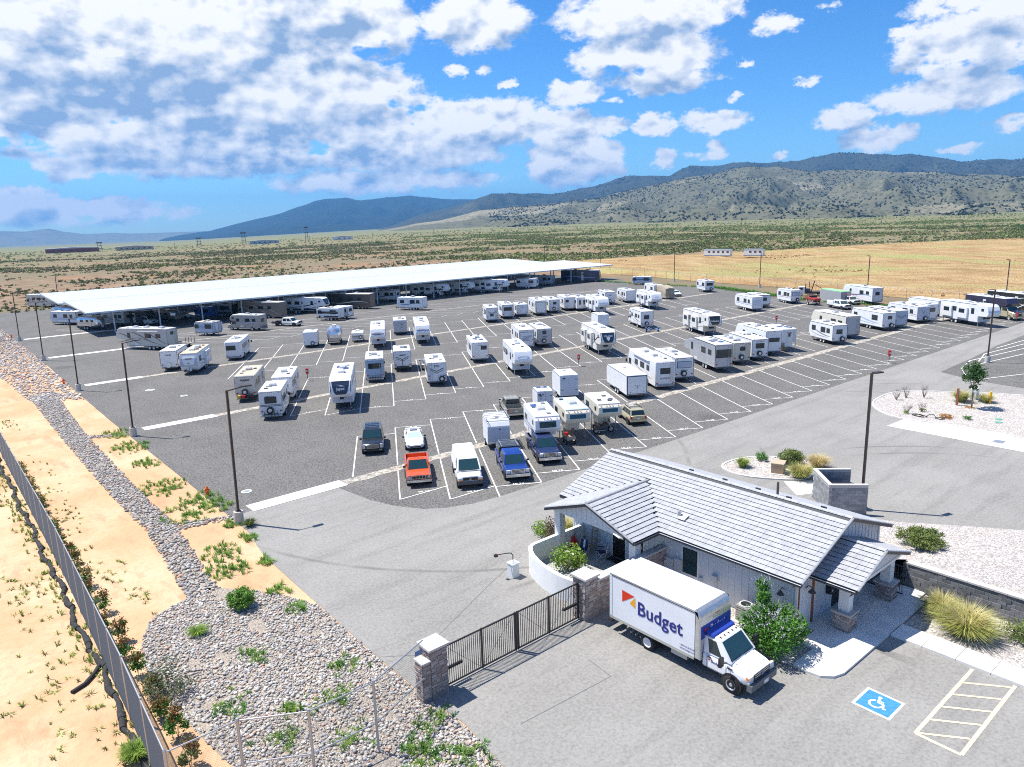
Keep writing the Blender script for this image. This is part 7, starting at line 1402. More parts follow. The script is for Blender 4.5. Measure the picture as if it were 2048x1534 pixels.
# ------------------------------------------------------------------ vegetation
def leafmat(key,c1,c2,scale=1.5,rough=.6):
    if key in MATS: return MATS[key]
    m=bpy.data.materials.new(key); m.use_nodes=True; t=NT(m.node_tree); MATS[key]=m
    pos=t.n('ShaderNodeNewGeometry').outputs['Position']; n=t.noise(pos,scale,3,.6)
    col=t.mix(t.ramp(n,.32,.68),c1,c2); b=t.n('ShaderNodeBsdfPrincipled',ins={'Base Color':col,'Roughness':rough,'Specular IOR Level':.25})
    tr=t.n('ShaderNodeBsdfTranslucent',ins={0:col}); mx=t.n('ShaderNodeMixShader',ins={0:.22,1:b.outputs[0],2:tr.outputs[0]}); t.n('ShaderNodeOutputMaterial',ins={0:mx.outputs[0]}); return m
def leaves(n,cen,rad,size,seed=0,clumps=18,spread=.33,flat=0.,aspect=.5,lower=-.2):
    g=np.random.default_rng(seed); cen=np.array(cen,float); rad=np.array(rad,float)
    k=g.normal(size=(clumps,3)); k/=np.linalg.norm(k,axis=1)[:,None]; k[:,2]=np.maximum(k[:,2],lower); k*=g.uniform(.45,.95,(clumps,1))
    p=k[g.integers(0,clumps,n)]+g.normal(size=(n,3))*spread*g.uniform(.4,1,(n,1)); l=np.linalg.norm(p,axis=1); p[l>1.15]*=(1.1/l[l>1.15])[:,None]; p[:,2]=np.maximum(p[:,2],lower)
    c=cen+p*rad; a=g.normal(size=(n,3)); a[:,2]*=.6; a/=np.linalg.norm(a,axis=1)[:,None]; b=np.cross(a,g.normal(size=(n,3))); b/=np.linalg.norm(b,axis=1)[:,None]
    s=size*g.uniform(.6,1.3,(n,1)); q=np.stack([c-a*s,c+b*s*aspect,c+a*s,c-b*s*aspect],1).reshape(-1,3); f=np.arange(4*n).reshape(-1,4); return q,f
def blades(n,cen,r,h,seed=0,w=.02,lean=.6):
    g=np.random.default_rng(seed); cen=np.array(cen,float); a=g.uniform(0,2*np.pi,n); rr=r*.35*np.sqrt(g.uniform(0,1,n)); o=cen+np.stack([rr*np.cos(a),rr*np.sin(a),np.zeros(n)],1)
    d=np.stack([np.cos(a),np.sin(a),np.zeros(n)],1); hh=h*g.uniform(.55,1.1,n)[:,None]; le=(lean*g.uniform(.3,1.3,n))[:,None]*r; side=np.stack([-np.sin(a),np.cos(a),np.zeros(n)],1)*w
    up=np.array([[0,0,1.]]); m=o+d*le*.4+up*hh*.7; t_=o+d*le*1.1+up*hh*(1-.35*g.uniform(0,1,n)[:,None])
    v=np.stack([o-side,o+side,m+side*.8,m-side*.8,t_],1).reshape(-1,3); i=np.arange(n)*5; f4=np.stack([i,i+1,i+2,i+3],1); f3=np.stack([i+3,i+2,i+4],1); return v,f4,f3
def np_mesh(name,parts,mt):
    me=bpy.data.meshes.new(name); V=np.concatenate([p[0] for p in parts]); F=[]; o=0
    for p in parts:
        for f in p[1:]: F.append(f+o)
        o+=len(p[0])
    nl=sum(f.size for f in F); npoly=sum(len(f) for f in F)
    me.vertices.add(len(V)); me.vertices.foreach_set('co',V.astype(np.float32).ravel()); me.loops.add(nl); me.polygons.add(npoly)
    me.loops.foreach_set('vertex_index',np.concatenate([f.ravel() for f in F]).astype(np.int32)); ln=np.concatenate([np.full(len(f),f.shape[1]) for f in F]); st=np.concatenate([[0],np.cumsum(ln)[:-1]])
    me.polygons.foreach_set('loop_start',st.astype(np.int32)); me.update(calc_edges=True); me.validate(); me.materials.append(mt); return me
LF=dict(mid=leafmat('leaf_mid_green',(.055,.17,.025),(.15,.33,.055)),dark=leafmat('leaf_dark_green',(.035,.10,.022),(.085,.19,.045)),lime=leafmat('leaf_lime',(.16,.28,.04),(.30,.42,.08)),olive=leafmat('leaf_olive',(.12,.17,.045),(.24,.29,.085)),straw=leafmat('leaf_straw',(.30,.34,.07),(.55,.55,.20),2),gold=leafmat('leaf_gold',(.45,.36,.13),(.72,.60,.32),2),red=leafmat('leaf_red',(.22,.06,.03),(.14,.16,.04),3),plum=leafmat('leaf_plum',(.07,.035,.04),(.14,.08,.07),3),grey=leafmat('leaf_greygreen',(.10,.13,.07),(.19,.22,.12)),lilac=leafmat('flower_lilac',(.42,.37,.52),(.62,.57,.68)),rust=leafmat('leaf_rust',(.45,.16,.03),(.5,.3,.06)))
LF.update(junip=leafmat('juniper_green',(.025,.04,.02),(.05,.07,.035),.01),bright=leafmat('leaf_bright',(.12,.27,.04),(.24,.42,.08)),dulolive=leafmat('scrub_olive',(.13,.145,.06),(.23,.235,.11),.02),dulgrey=leafmat('scrub_grey',(.125,.125,.075),(.22,.21,.13),.02),fresh=leafmat('scrub_fresh',(.15,.20,.06),(.28,.34,.11),.02),drystraw=leafmat('field_straw',(.36,.22,.10),(.58,.43,.22),.05))
BARK=mat('bark',(.16,.11,.075),.9,var=.3,scale=6)
def stems(t_,n,h,spread,r=.02,m=BARK,seed=0):
    rd_=random.Random(seed); q=M()
    for i in range(n):
        a=rd_.uniform(0,6.28); q.cyl((0,0,-.03),(spread*math.cos(a)*rd_.uniform(.3,1),spread*math.sin(a)*rd_.uniform(.3,1),h*rd_.uniform(.6,1)),r,5,r*.4)
    q.build('stem',m,t_)
def shrub(u,v,r,h,mk,label,n=1400,leaf=.06,z=0.,group=None,clumps=22,name='shrub',seed=1,spread=.3,lower=-.5,metres=False,core=True):
    x,y=(u,v) if metres else (u*S,v*S); t_=thing(name,label,'shrub',(x,y,z),0,group); obj('foliage',np_mesh('foliage',[leaves(n,(0,0,h*.5),(r,r,h*.55),leaf,seed,clumps,spread,lower=lower)],LF[mk]),t_); stems(t_,6,h*.7,r*.5,.02,BARK,seed); return t_
def tuft(u,v,r,h,mk,label,n=700,z=0.,tips=None,group='ornamental grass tufts',seed=1,metres=False,name='grass_tuft'):
    x,y=(u,v) if metres else (u*S,v*S); t_=thing(name,label,'grass',(x,y,z),0,group); obj('blades',np_mesh('blades',[blades(n,(0,0,0),r,h,seed,.014,.9)],LF[mk]),t_)
    if tips: obj('seed_heads',np_mesh('seed_heads',[blades(int(n*.3),(0,0,0),r*1.05,h*1.35,seed+5,.008,.7)],LF[tips]),t_)
    return t_
# young tree on the entry island
t_=thing('young_tree','small green leafy tree with thin trunk on the entry island','tree',(71.05*S,21.75*S,.09)); q=M(); q.cyl((0,0,-.05),(.05,.02,2.2),.06,8,.04); 
for a,b in (((.05,.02,2.0),(.6,.2,3.2)),((.05,.02,2.1),(-.5,.3,3.3)),((.05,.02,2.2),(.1,-.4,3.6)),((.04,.02,1.6),(-.45,-.2,2.3)),((.05,.02,2.2),(.0,.1,4.1))): q.cyl(a,b,.03,6,.012)
q.build('trunk',BARK,t_,40); obj('crown',np_mesh('crown',[leaves(2600,(.1,0,3.6),(1.1,1.1,1.25),.10,3,16,.26,lower=-.8),leaves(260,(-.4,-.2,2.3),(.45,.4,.4),.09,5,6,.3,lower=-.8)],LF['dark']),t_); pcyl('stake',t_,WD,(.25,0,0),(.25,0,1.6),.03); obj('mulch',np_mesh('mulch',[leaves(120,(0,0,.05),(.5,.5,.06),.07,9,8,.4)],LF['rust']),t_)
# flowering bush beside the truck
t_=thing('flowering_bush','large green bush with lilac flower spikes between truck and entrance','shrub',(29.35,16.35,.05)); obj('foliage',np_mesh('foliage',[leaves(9000,(0,0,1.05),(1.65,1.45,1.15),.10,11,40,.24,aspect=.3,lower=-.7),leaves(1300,(.45,.75,2.55),(.45,.4,.75),.085,12,10,.3,aspect=.3,lower=-.8)],LF['mid']),t_); stems(t_,9,1.6,1.0,.03,BARK,4)
g_=np.random.default_rng(3); sp=[]
for i in range(190):
    a=g_.uniform(0,6.28); e=g_.uniform(.15,1.35); p=np.array([1.6*math.cos(a)*math.cos(e),1.42*math.sin(a)*math.cos(e),1.1+1.15*math.sin(e)])
    if i>165: p=np.array([.45+g_.normal()*.25,.75+g_.normal()*.25,2.9+g_.uniform(0,.4)])
    d=np.array([math.cos(a)*.5,math.sin(a)*.5,1.0]); d/=np.linalg.norm(d); L_=g_.uniform(.2,.36); n=9; s=np.linspace(0,1,n)[:,None]; c=p+d*s*L_+g_.normal(size=(n,3))*.012; w_=.028*(1-.75*s); A_=g_.normal(size=(n,3)); A_/=np.linalg.norm(A_,axis=1)[:,None]; B_=np.cross(A_,d); sp.append((np.stack([c-A_*w_,c+B_*w_,c+A_*w_,c-B_*w_],1).reshape(-1,3),np.arange(4*n).reshape(-1,4)))
obj('flower_spikes',np_mesh('flower_spikes',sp,LF['lilac']),t_)
# beds and islands
tuft(43.75,27.15,.62,.75,'lime','yellow-green grass tuft at the tip of the planting island',600,.08,'straw',seed=1); tuft(44.5,23.25,1.05,1.0,'straw','large pale grass tuft nearest the bin enclosure',1100,.08,'gold',seed=2); tuft(47.3,23.5,1.0,.95,'gold','golden dry grass tuft behind the bin enclosure',900,.08,'gold',seed=3)
shrub(46.0,27.0,.55,.75,'mid','small bright green shrub on the planting island kerb',1100,.05,.08,seed=5); shrub(46.4,25.0,1.15,1.25,'olive','big round olive-green shrub on the planting island',6500,.06,.08,seed=6,clumps=90,spread=.16)
tuft(31.95,9.1,1.35,1.15,'straw','largest arching grass tuft in the gravel bed below the block wall',1700,.05,'gold',seed=7); tuft(32.75,10.35,.95,1.0,'straw','smaller arching grass tuft nearest the porch walk',1000,.05,'gold',seed=8); shrub(33.0,7.3,.95,1.0,'olive','green shrub at the right edge below the block wall',2000,.06,.05,seed=9); 
shrub(38.1,13.35,1.45,.95,'olive','broad low green shrub on the gravel terrace',7500,.06,.75,seed=10,clumps=110,spread=.14,lower=-.3)
tuft(72.95,23.2,1.05,1.2,'straw','tall pale grass tuft behind the young tree',900,.08,'gold',seed=11); tuft(74.1,21.6,.9,.9,'straw','pale grass tuft beside the yellow bollard',700,.08,'gold',seed=12)
for i,((u,v),lb) in enumerate(zip(((69.8,27.6),(71.2,27.3),(72.2,26.1),(65.7,25.0),(67.0,24.3)),('leftmost bare dark plum shrub on the entry island kerb','second bare dark plum shrub along the entry island kerb','tallest bare dark plum shrub on the entry island','small plum shrub with green base nearest the concrete slab','small plum shrub right of the green-based one near slab'))):
    t_=thing('plum_shrub',lb,'shrub',(u*S,v*S,.08),0,'plum shrubs on the entry island'); h=(1.1,1.2,1.5,.95,.95)[i]; stems(t_,22,h,.55,.012,mat('plum_twig',(.10,.06,.055),.8),i); obj('foliage',np_mesh('foliage',[leaves(160,(0,0,h*.65),(.5,.5,h*.4),.035,i+30,14,.3)],LF['plum']),t_)
    if i>2: obj('base_growth',np_mesh('base_growth',[leaves(220,(.2 if i==4 else -.3,0,.15),(.35,.35,.2),.05,i+40,8,.3)],LF['lime']),t_)
shrub(66.3,22.1,.6,.4,'rust','low orange ground shrub on the entry island',500,.06,.08,seed=31); shrub(66.95,20.65,.45,.4,'mid','low green ground shrub on the entry island',400,.05,.08,seed=32)
shrub(23.95,24.55,1.05,1.45,'lime','yellow-green leafy bush growing in the curved patio planter',1700,.085,.12,seed=33,clumps=26,spread=.28); shrub(23.6,22.9,.8,.6,'lime','low bright green plant in the patio planter beside the pillar',600,.07,.12,seed=34)
t_=shrub(25.9,27.8,.75,1.5,'plum','dark plum shrub behind the patio wall',500,.07,0,seed=35); shrub(26.2,28.6,.9,.9,'lime','lime green bush behind the patio wall',900,.07,0,seed=36); tuft(27.2,28.0,.8,1.0,'straw','pale grass tuft seen through the patio posts',600,0,'gold',seed=37)
# row of young hedge plants along the fence
ORD='first second third fourth fifth sixth seventh eighth ninth tenth eleventh twelfth thirteenth fourteenth fifteenth sixteenth seventeenth eighteenth nineteenth twentieth twenty-first twenty-second twenty-third twenty-fourth twenty-fifth twenty-sixth'.split()
for i in range(26):
    v=27.6+i*1.95+random.uniform(-.3,.3); u=5.95+.008*(v-28)+random.uniform(-.2,.2); h=random.uniform(.9,1.35)
    where='nearest the corner' if i==0 else '%s from the fence corner'%ORD[i]
    t_=thing('hedge_plant','young red-tipped hedge plant by the left fence, %s'%where,'shrub',(u,v,0),0,'young hedge plants along the left fence'); n=int(max(150,520-i*14)); obj('foliage',np_mesh('foliage',[leaves(n,(0,0,h*.42),(.42,.42,h*.45),.07,i,12,.3)],LF['mid' if i%3 else 'olive']),t_); obj('red_tips',np_mesh('red_tips',[leaves(n//2,(0,0,h*.75),(.36,.36,h*.32),.065,i+90,9,.42)],LF['red']),t_); stems(t_,4,h*.8,.2,.012,BARK,i)
shrub(10.3,32.6,.72,1.15,'bright','round bright green bush in the rocks near the road edge',5000,.06,seed=50,clumps=60,spread=.18); shrub(5.75,28.0,1.15,1.5,'grey','tall grey-green bush beside the wire fence and rocks',1700,.055,seed=51,spread=.3); tuft(3.85,25.1,.6,.7,'lime','bright lime grass clump at the foot of the fence',700,seed=52,group=None); tuft(8.0,31.7,.55,.45,'lime','yellow-green weed clump amid the grey rocks',380,seed=53,group=None); tuft(14.3,42.0,.5,.6,'olive','grass clump at the foot of the first light pole',400,seed=55,group=None)
# weeds that nobody could count
wp=[]; g_=np.random.default_rng(21)
def weed(x,y,r,n,h,k): wp.append((k,blades(n,(x,y,0),r,h,int(g_.integers(1e9)),.02,.9)))
for x,y,r,n,k in [(15.5,76.8,1.5,0,'m'),(14.7,62.1,1.6,0,'m'),(15.9,57.1,1.2,0,'m'),(14.0,54.7,1.4,0,'m'),(16.4,54.9,.9,0,'m'),(15.9,47.3,.5,0,'o'),(15.4,43,.5,0,'o'),(13.7,46.3,1.0,0,'m'),(15.3,70,1.0,0,'m'),(15.8,83,1.2,0,'l'),(14.4,38.7,.5,0,'o'),(14.3,36,.45,0,'o'),(13.3,43.6,1.1,0,'o'),(16,50.4,.5,0,'m')]:
    for j in range(int(50*r)): 
        a=g_.uniform(0,6.28); q_=r*1.25*g_.uniform()**.7; weed(x+q_*math.cos(a),y+q_*math.sin(a)*1.3,.24,13,g_.uniform(.12,.42),g_.choice(['m','l','m2']))
for x,y in [(13.2,22.1),(11.4,24.5),(10.3,28.0),(13,21.5),(14.3,20.5),(12.3,27.3),(10.9,33.2),(9.2,26.3),(13.6,29.4),(14.6,23.2),(12.0,20.5),(8.4,30.0),(12.8,18.6),(13.6,19.3)]:
    for j in range(26): weed(x+g_.normal()*.4,y+g_.normal()*.4,.2,12,g_.uniform(.12,.38),'m' if g_.uniform()<.6 else 'l')
for j in range(3600):
    x,y=g_.uniform(-8,11.5),g_.uniform(16,100)
    if 8.6<x<13 and y>37: x-=6
    if x>6 and 16<y<37: continue
    if math.sin(x*.9+2*math.sin(y*.13))+math.sin(y*.37+x*.5)+g_.normal()*.6<.55: continue
    weed(x,y,.10+.16*g_.uniform(),int(g_.integers(5,16)),g_.uniform(.05,.24),'o' if g_.uniform()<.5 else 'l')
for j in range(260): weed(4.8+g_.normal()*.35,g_.uniform(26,85),.18,10,g_.uniform(.12,.4),'l' if g_.uniform()<.6 else 's')
for j in range(520):
    f=g_.uniform(); x=161.5+(177-161.5)*f+g_.normal()*.8+2.2; y=86+(122-86)*f+g_.normal()*1.2; weed(x,y,.6,16,g_.uniform(.4,.9),'b')
for j in range(240):
    y=g_.uniform(124,170); weed(178.5+g_.normal()*.8,y,.6,14,g_.uniform(.3,.7),'b'); weed(163+g_.normal()*1,g_.uniform(45,86),.6,14,g_.uniform(.2,.6),'b')
for k,mk in (('m','mid'),('m2','bright'),('o','olive'),('l','lime'),('s','straw'),('b','mid')):
    L_=[p for q_,p in wp if q_==k]
    if L_: tag(obj('weeds',np_mesh('weeds',L_,LF[mk])),{'m':'green weeds along the left lot edge and in rocks','m2':'bright green weeds among the left lot edge growth','o':'small olive weeds scattered over the bare dirt','l':'lime weeds scattered over the dirt beside the fence','s':'straw-coloured grass at the foot of the fence','b':'bright green weedy verge at the right lot edge'}[k],'weeds',None,'stuff')
# ------------------------------------------------------------------ rocks
_vg=np.random.default_rng(77).normal(size=(512,512))
def vnoise(x,y):
    xi,yi=np.floor(x).astype(int),np.floor(y).astype(int); fx,fy=x-xi,y-yi; fx,fy=fx*fx*(3-2*fx),fy*fy*(3-2*fy); g=lambda a,b:_vg[a%512,b%512]
    return (g(xi,yi)*(1-fx)+g(xi+1,yi)*fx)*(1-fy)+(g(xi,yi+1)*(1-fx)+g(xi+1,yi+1)*fx)*fy
def in_poly(p,poly):
    x,y=p[:,0],p[:,1]; r=np.zeros(len(p),bool); j=len(poly)-1
    for i in range(len(poly)):
        xi,yi=poly[i]; xj,yj=poly[j]; c=((yi>y)!=(yj>y))&(x<(xj-xi)*(y-yi)/(yj-yi+1e-12)+xi); r^=c; j=i
    return r
ico=bmesh.new(); bmesh.ops.create_icosphere(ico,subdivisions=1,radius=1); IV=np.array([v.co[:] for v in ico.verts]); IF=np.array([[v.index for v in f.verts] for f in ico.faces]); ico.free()
RK=bpy.data.materials.new('river_rock'); RK.use_nodes=True; t=NT(RK.node_tree); at=t.n('ShaderNodeAttribute',attribute_name='rockcol'); b=t.n('ShaderNodeBsdfPrincipled',ins={'Base Color':at.outputs[0],'Roughness':.8,'Specular IOR Level':.3}); t.n('ShaderNodeOutputMaterial',ins={0:b.outputs[0]})
G_BED=gravel('rock_bed_gravel',(.24,.21,.18),(.52,.45,.37),16)
def rocks(name,label,polys,dens,s0,s1,seed,bright=1.,patch=0.):
    g=np.random.default_rng(seed); P_=[]
    for poly in polys:
        a=np.array(poly); lo,hi=a.min(0),a.max(0); n=int((hi-lo).prod()*dens); p=g.uniform(lo,hi,(n,2)); P_.append(p[in_poly(p,poly)])
    p=np.concatenate(P_)
    if patch: p=p[vnoise(p[:,0]/1.7,p[:,1]/1.7)+.6*vnoise(p[:,0]/.6,p[:,1]/.6)+g.normal(size=len(p))*.35<1.35-patch]
    n=len(p); s=s0+(s1-s0)*g.uniform(0,1,n)**2.2
    nv=len(IV); j=1+g.uniform(-.22,.22,(n,nv,1)); an=np.stack([g.uniform(.75,1.35,n),g.uniform(.7,1.1,n),g.uniform(.45,.75,n)],1)[:,None,:]
    v=IV[None]*j*an*s[:,None,None]; a=g.uniform(0,6.28,n); c,si=np.cos(a)[:,None],np.sin(a)[:,None]; v=np.stack([v[:,:,0]*c-v[:,:,1]*si,v[:,:,0]*si+v[:,:,1]*c,v[:,:,2]],2); v[:,:,0]+=p[:,None,0]; v[:,:,1]+=p[:,None,1]; v[:,:,2]+=(s*.25+g.uniform(0,.05,n))[:,None]
    F=(IF[None]+(np.arange(n)*nv)[:,None,None]).reshape(-1,3); me=np_mesh(name,[(v.reshape(-1,3),F)],RK)
    pal=np.array([(.44,.41,.375),(.55,.515,.47),(.33,.31,.295),(.62,.585,.53),(.37,.365,.37),(.49,.42,.355),(.52,.30,.22),(.56,.44,.33)])*bright; w=np.array([.24,.22,.17,.12,.1,.08,.03,.04]); w/=w.sum(); col=pal[g.choice(8,n,p=w)]*g.uniform(.8,1.2,(n,1)); col=np.repeat(np.concatenate([np.clip(col,0,1),np.ones((n,1))],1),nv,0)
    at=me.attributes.new('rockcol','FLOAT_COLOR','POINT'); at.data.foreach_set('color',col.astype(np.float32).ravel()); tag(obj(name,me),label,'rocks',None,'stuff'); return n
big=[(10.2,41.6),(7.9,40.5),(6.9,38.2),(6.5,36.6),(6.5,33.5),(6.75,30),(7.1,27),(8,23),(10,18),(12,12),(15.0,12),(15.0,19),(15.35,22),(15.15,25),(15.15,29.7),(15.3,35.5),(14.2,38.5),(12.6,40.6),(11.6,42)]
struct('rock_bed',big,.012,G_BED); rocks('river_rocks','grey river rocks covering the slope between wire fence and driveway',[big],120,.03,.105,1,patch=.35)
sw=[]
for a,b,w0,w1 in (((11.0,41.5),(12.0,53),.85,.95),((12.0,53),(11.9,63),.95,1.0),((11.9,63),(12.3,87),1.0,1.1),((12.3,87),(13.3,112),1.1,1.5)): sw.append([(a[0]-w0,a[1]),(b[0]-w1,b[1]+.4),(b[0]+w1,b[1]+.4),(a[0]+w0,a[1])])
sw.append([(12.0,52.2),(16.5,51.2),(16.5,52.2),(12.0,53.8)]); sw.append([(12.5,83.5),(16.8,81.6),(16.8,82.4),(12.5,85.0)])
[struct('swale_bed',[(p[0]+(.25 if i in(0,1) else -.25),p[1]) for i,p in enumerate(q_)],.012+.002*k,G_BED) for k,q_ in enumerate(sw[:4])]; rocks('swale_rocks','line of grey rocks in the drainage swale left of the lot',sw,48,.05,.15,2,.85)
rocks('bank_rocks','pale rocks covering the bank at the far left lot edge',[[(11.5,108),(16.9,104),(17.6,140),(18.3,205),(12,205),(9.5,160)]],5.5,.11,.26,3,1.15)
# ------------------------------------------------------------------ golden field and far scrub
def field_mat():
    m=bpy.data.materials.new('dry_grass_field'); m.use_nodes=True; t=NT(m.node_tree); pos=t.n('ShaderNodeNewGeometry').outputs['Position']
    n1=t.noise(t.vm('MULTIPLY',pos,(.9,.25,1)),.045,5,.6); n2=t.noise(t.vm('MULTIPLY',pos,(1,.35,1)),.16,6,.7); n3=t.noise(pos,1.6,3,.7)
    c=t.mix(t.ramp(n2,.3,.7),(.37,.23,.105),(.61,.45,.23)); c=t.mix(t.m('MULTIPLY',t.ramp(n1,.5,.66),.8),c,(.40,.42,.16)); c=t.mix(t.m('MULTIPLY',t.ramp(n1,.42,.3),.6),c,(.46,.24,.12)); c=t.mix(t.m('MULTIPLY',t.ramp(n3,.48,.7),.6),c,(.25,.155,.08))
    b=t.n('ShaderNodeBsdfPrincipled',ins={'Base Color':c,'Roughness':.95,'Specular IOR Level':.1}); bm=t.n('ShaderNodeBump',ins={'Strength':1.,'Distance':.9,'Height':t.m('ADD',n3,n2)}); t.t.links.new(bm.outputs[0],b.inputs['Normal']); t.n('ShaderNodeOutputMaterial',ins={0:b.outputs[0]}); return m
near=[(206,232),(205,205),(201,165),(193.5,140),(189,108),(182.5,82),(174.5,52),(167.5,30),(161,0),(158,-40)]; farp=[(236,262),(262,258),(300,250),(340,226),(400,210),(455,193),(510,165),(540,140),(560,90),(560,0)]
vs=[];nt=34; sub=8
NP=[Vector(near[i]).lerp(Vector(near[i+1]),k/sub) for i in range(len(near)-1) for k in range(sub)]; FP=[Vector(farp[i]).lerp(Vector(farp[i+1]),k/sub) for i in range(len(farp)-1) for k in range(sub)]
for i,(a,b) in enumerate(zip(NP,FP)):
    for k in range(nt+1):
        f=(k/nt)**1.6; p=a.lerp(b,f); e=min(1,k/3,(nt-k)/5); z=.06+e*(.9*math.sin(p.x*.045)*math.sin(p.y*.06)+.7+.35*math.sin(p.x*.21+p.y*.13)+1.4*math.exp(-((k-7)/3.)**2)*max(0,math.sin(p.y*.03+2))); vs.append((p.x,p.y,max(.03,z)))
fs=[(i*(nt+1)+k,i*(nt+1)+k+1,(i+1)*(nt+1)+k+1,(i+1)*(nt+1)+k) for i in range(len(NP)-1) for k in range(nt)]
o=M().add(vs,fs).build('golden_field',field_mat(),None,60); tag(o,kind='structure')
def camspace(x,y): 
    f=x*fw_.x+y*fw_.y; r=x*rt_.x+y*rt_.y; return f,r
def scrub(name,label,n,r0,r1,az0,az1,smin,smax,mk,seed,field=False):
    g=np.random.default_rng(seed); u=g.uniform(0,1,n*3); r=np.sqrt(r0*r0+(r1*r1-r0*r0)*u); az=g.uniform(az0,az1,n*3); a=HEAD-np.radians(az); x,y=r*np.cos(a),r*np.sin(a)
    keep=~((x>12)&(x<212)&(y>-20)&(y<240))&~in_poly(np.stack([x,y],1),near+farp[::-1])&~((x<18)&(y<150))
    if field: keep=in_poly(np.stack([x,y],1),near+farp[::-1])
    c=vnoise(x/55.,y/55.)+.7*vnoise(x/17.+9,y/17.+4); keep&=(c+g.normal(size=n*3)*.5>-.15); idx=np.nonzero(keep)[0][:n]; x,y,r,az=x[idx],y[idx],r[idx],az[idx]; n=len(x)
    kk=np.clip((-az-2)/22,0,1); z=-.0098*kk*np.maximum(0,r-450); s=smin+(smax-smin)*g.uniform(0,1,n)**2; nl=9
    p=g.normal(size=(n,nl,3)); p/=np.linalg.norm(p,axis=2)[:,:,None]; p[:,:,2]=np.abs(p[:,:,2]); rad=g.uniform(.45,1,(n,nl,1)); c3=np.stack([x,y,z],1)[:,None]+p*rad*np.stack([s,s,s*.8],1)[:,None]
    A_=g.normal(size=(n,nl,3)); A_/=np.linalg.norm(A_,axis=2)[:,:,None]; B_=np.cross(A_,g.normal(size=(n,nl,3))); B_/=np.linalg.norm(B_,axis=2)[:,:,None]; q=(s*.55)[:,None,None]
    v=np.stack([c3-A_*q,c3+B_*q*.8,c3+A_*q,c3-B_*q*.8],2).reshape(-1,3); tag(obj(name,np_mesh(name,[(v,np.arange(len(v)).reshape(-1,4))],LF[mk])),label,'scrub',None,'stuff')
scrub('desert_scrub','olive desert scrub dotted over the plain behind the carport',17000,215,900,-40,42,.35,1.25,'dulolive',1); scrub('desert_scrub','grey-green desert bushes scattered over the plain',21000,215,1000,-40,42,.3,.95,'dulgrey',2); scrub('desert_scrub','fresh green bushes dotting the plain right of the carport',14000,260,1300,-8,42,.5,1.7,'fresh',3); scrub('desert_scrub','dark green bushes far out on the plain below the mountains',5000,700,2000,-40,42,.8,2.0,'fresh',4); scrub('desert_scrub','lime green brush clumps on the plain',2600,215,700,-40,42,.5,1.3,'fresh',5)
scrub('field_grass','dry straw tufts covering the golden field',7000,190,560,4,42,.2,.6,'drystraw',6,field=True)
def juniper(x,y,r,h,label,seed):
    t_=thing('juniper_tree',label,'tree',(x,y,0),0,'larger trees standing on the plain'); q=M().cyl((0,0,-.2),(0,0,h*.6),.22,7,.08); q.build('trunk',BARK,t_,40); obj('crown',np_mesh('crown',[leaves(420,(0,0,h*.55),(r,r,h*.5),.38,seed,16,.3,lower=-.8)],LF['dark']),t_)
for i,(x,y,r,h,lb) in enumerate(((1300,428,8,9,'dark tree on the plain left of the right picture edge'),(679,189,5,5.5,'dark tree on the plain at the right picture edge'),(327,736,5.5,5,'dark bushy tree standing above the left part of carport roof'),(789,571,4.5,5,'dark tree right of centre on the plain, right of a pair'),(794,588,4,5,'dark tree right of centre on the plain, left of a pair'),(391,668,5,4.5,'green bushy tree on the plain above the carport middle'),(746,237,5,5,'dark tree on the plain just left of right picture edge'))): juniper(x,y,r,h,lb,i+60)
# trailers standing in the golden field, lattice towers and sheds on the plain
for (x,y,L_,rz,lb) in ((302,205,13,100,'long white and blue job trailer standing at the golden field edge'),(307,189,9,100,'shorter blue-grey job trailer right of the long one in the field')):
    t_=thing('job_trailer',lb,'trailer',(x,y,.8),R(rz),'job trailers in the golden field'); pbox('box',t_,WHITE,(0,0,1.9),(L_,2.6,2.6)); pbox('roof',t_,vm_('gblue2'),(0,0,3.25),(L_+.2,2.8,.12)); [pbox('window',t_,GLASS,(-L_/2+1.2+i*2.3,s*1.31,2.1),(1.1,.04,.8)) for i in range(int(L_/2.4)) for s in (-1,1)]; pbox('skirt',t_,vm_('gblue3'),(0,0,.5),(L_,2.5,.5))
TW_=mat('tower_steel',(.10,.11,.12),.7)
for i,(px,r,h,lb) in enumerate(((-19.4,1350,21,'dark lattice tower on the plain left of the blue mountain'),(-15.0,1330,25,'tallest dark lattice tower below the blue mountain'),(-22.4,1450,16,'small lattice tower left of the two tall ones'),(-28.6,1450,15,'leftmost small lattice tower near the red building'))):
    a=HEAD-R(px); k=min(1,max(0,(-px-2)/22)); z=-.0098*k*(r-450); t_=thing('lattice_tower',lb,'tower',(r*math.cos(a),r*math.sin(a),z),a,'lattice towers on the plain'); w_=3.2 if i!=1 else 2.4
    for sx in (-1,1):
        for sy in (-1,1): pcyl('leg',t_,TW_,(sx*w_,sy*w_,0),(sx*w_*.6,sy*w_*.6,h),.35)
    for z_ in (h*.35,h*.65,h*.95): pbox('platform',t_,TW_,(0,0,z_),(w_*2.6,w_*2.6,.8))
    pbox('top_deck',t_,TW_,(0,0,h),(w_*3,w_*3,1.6))
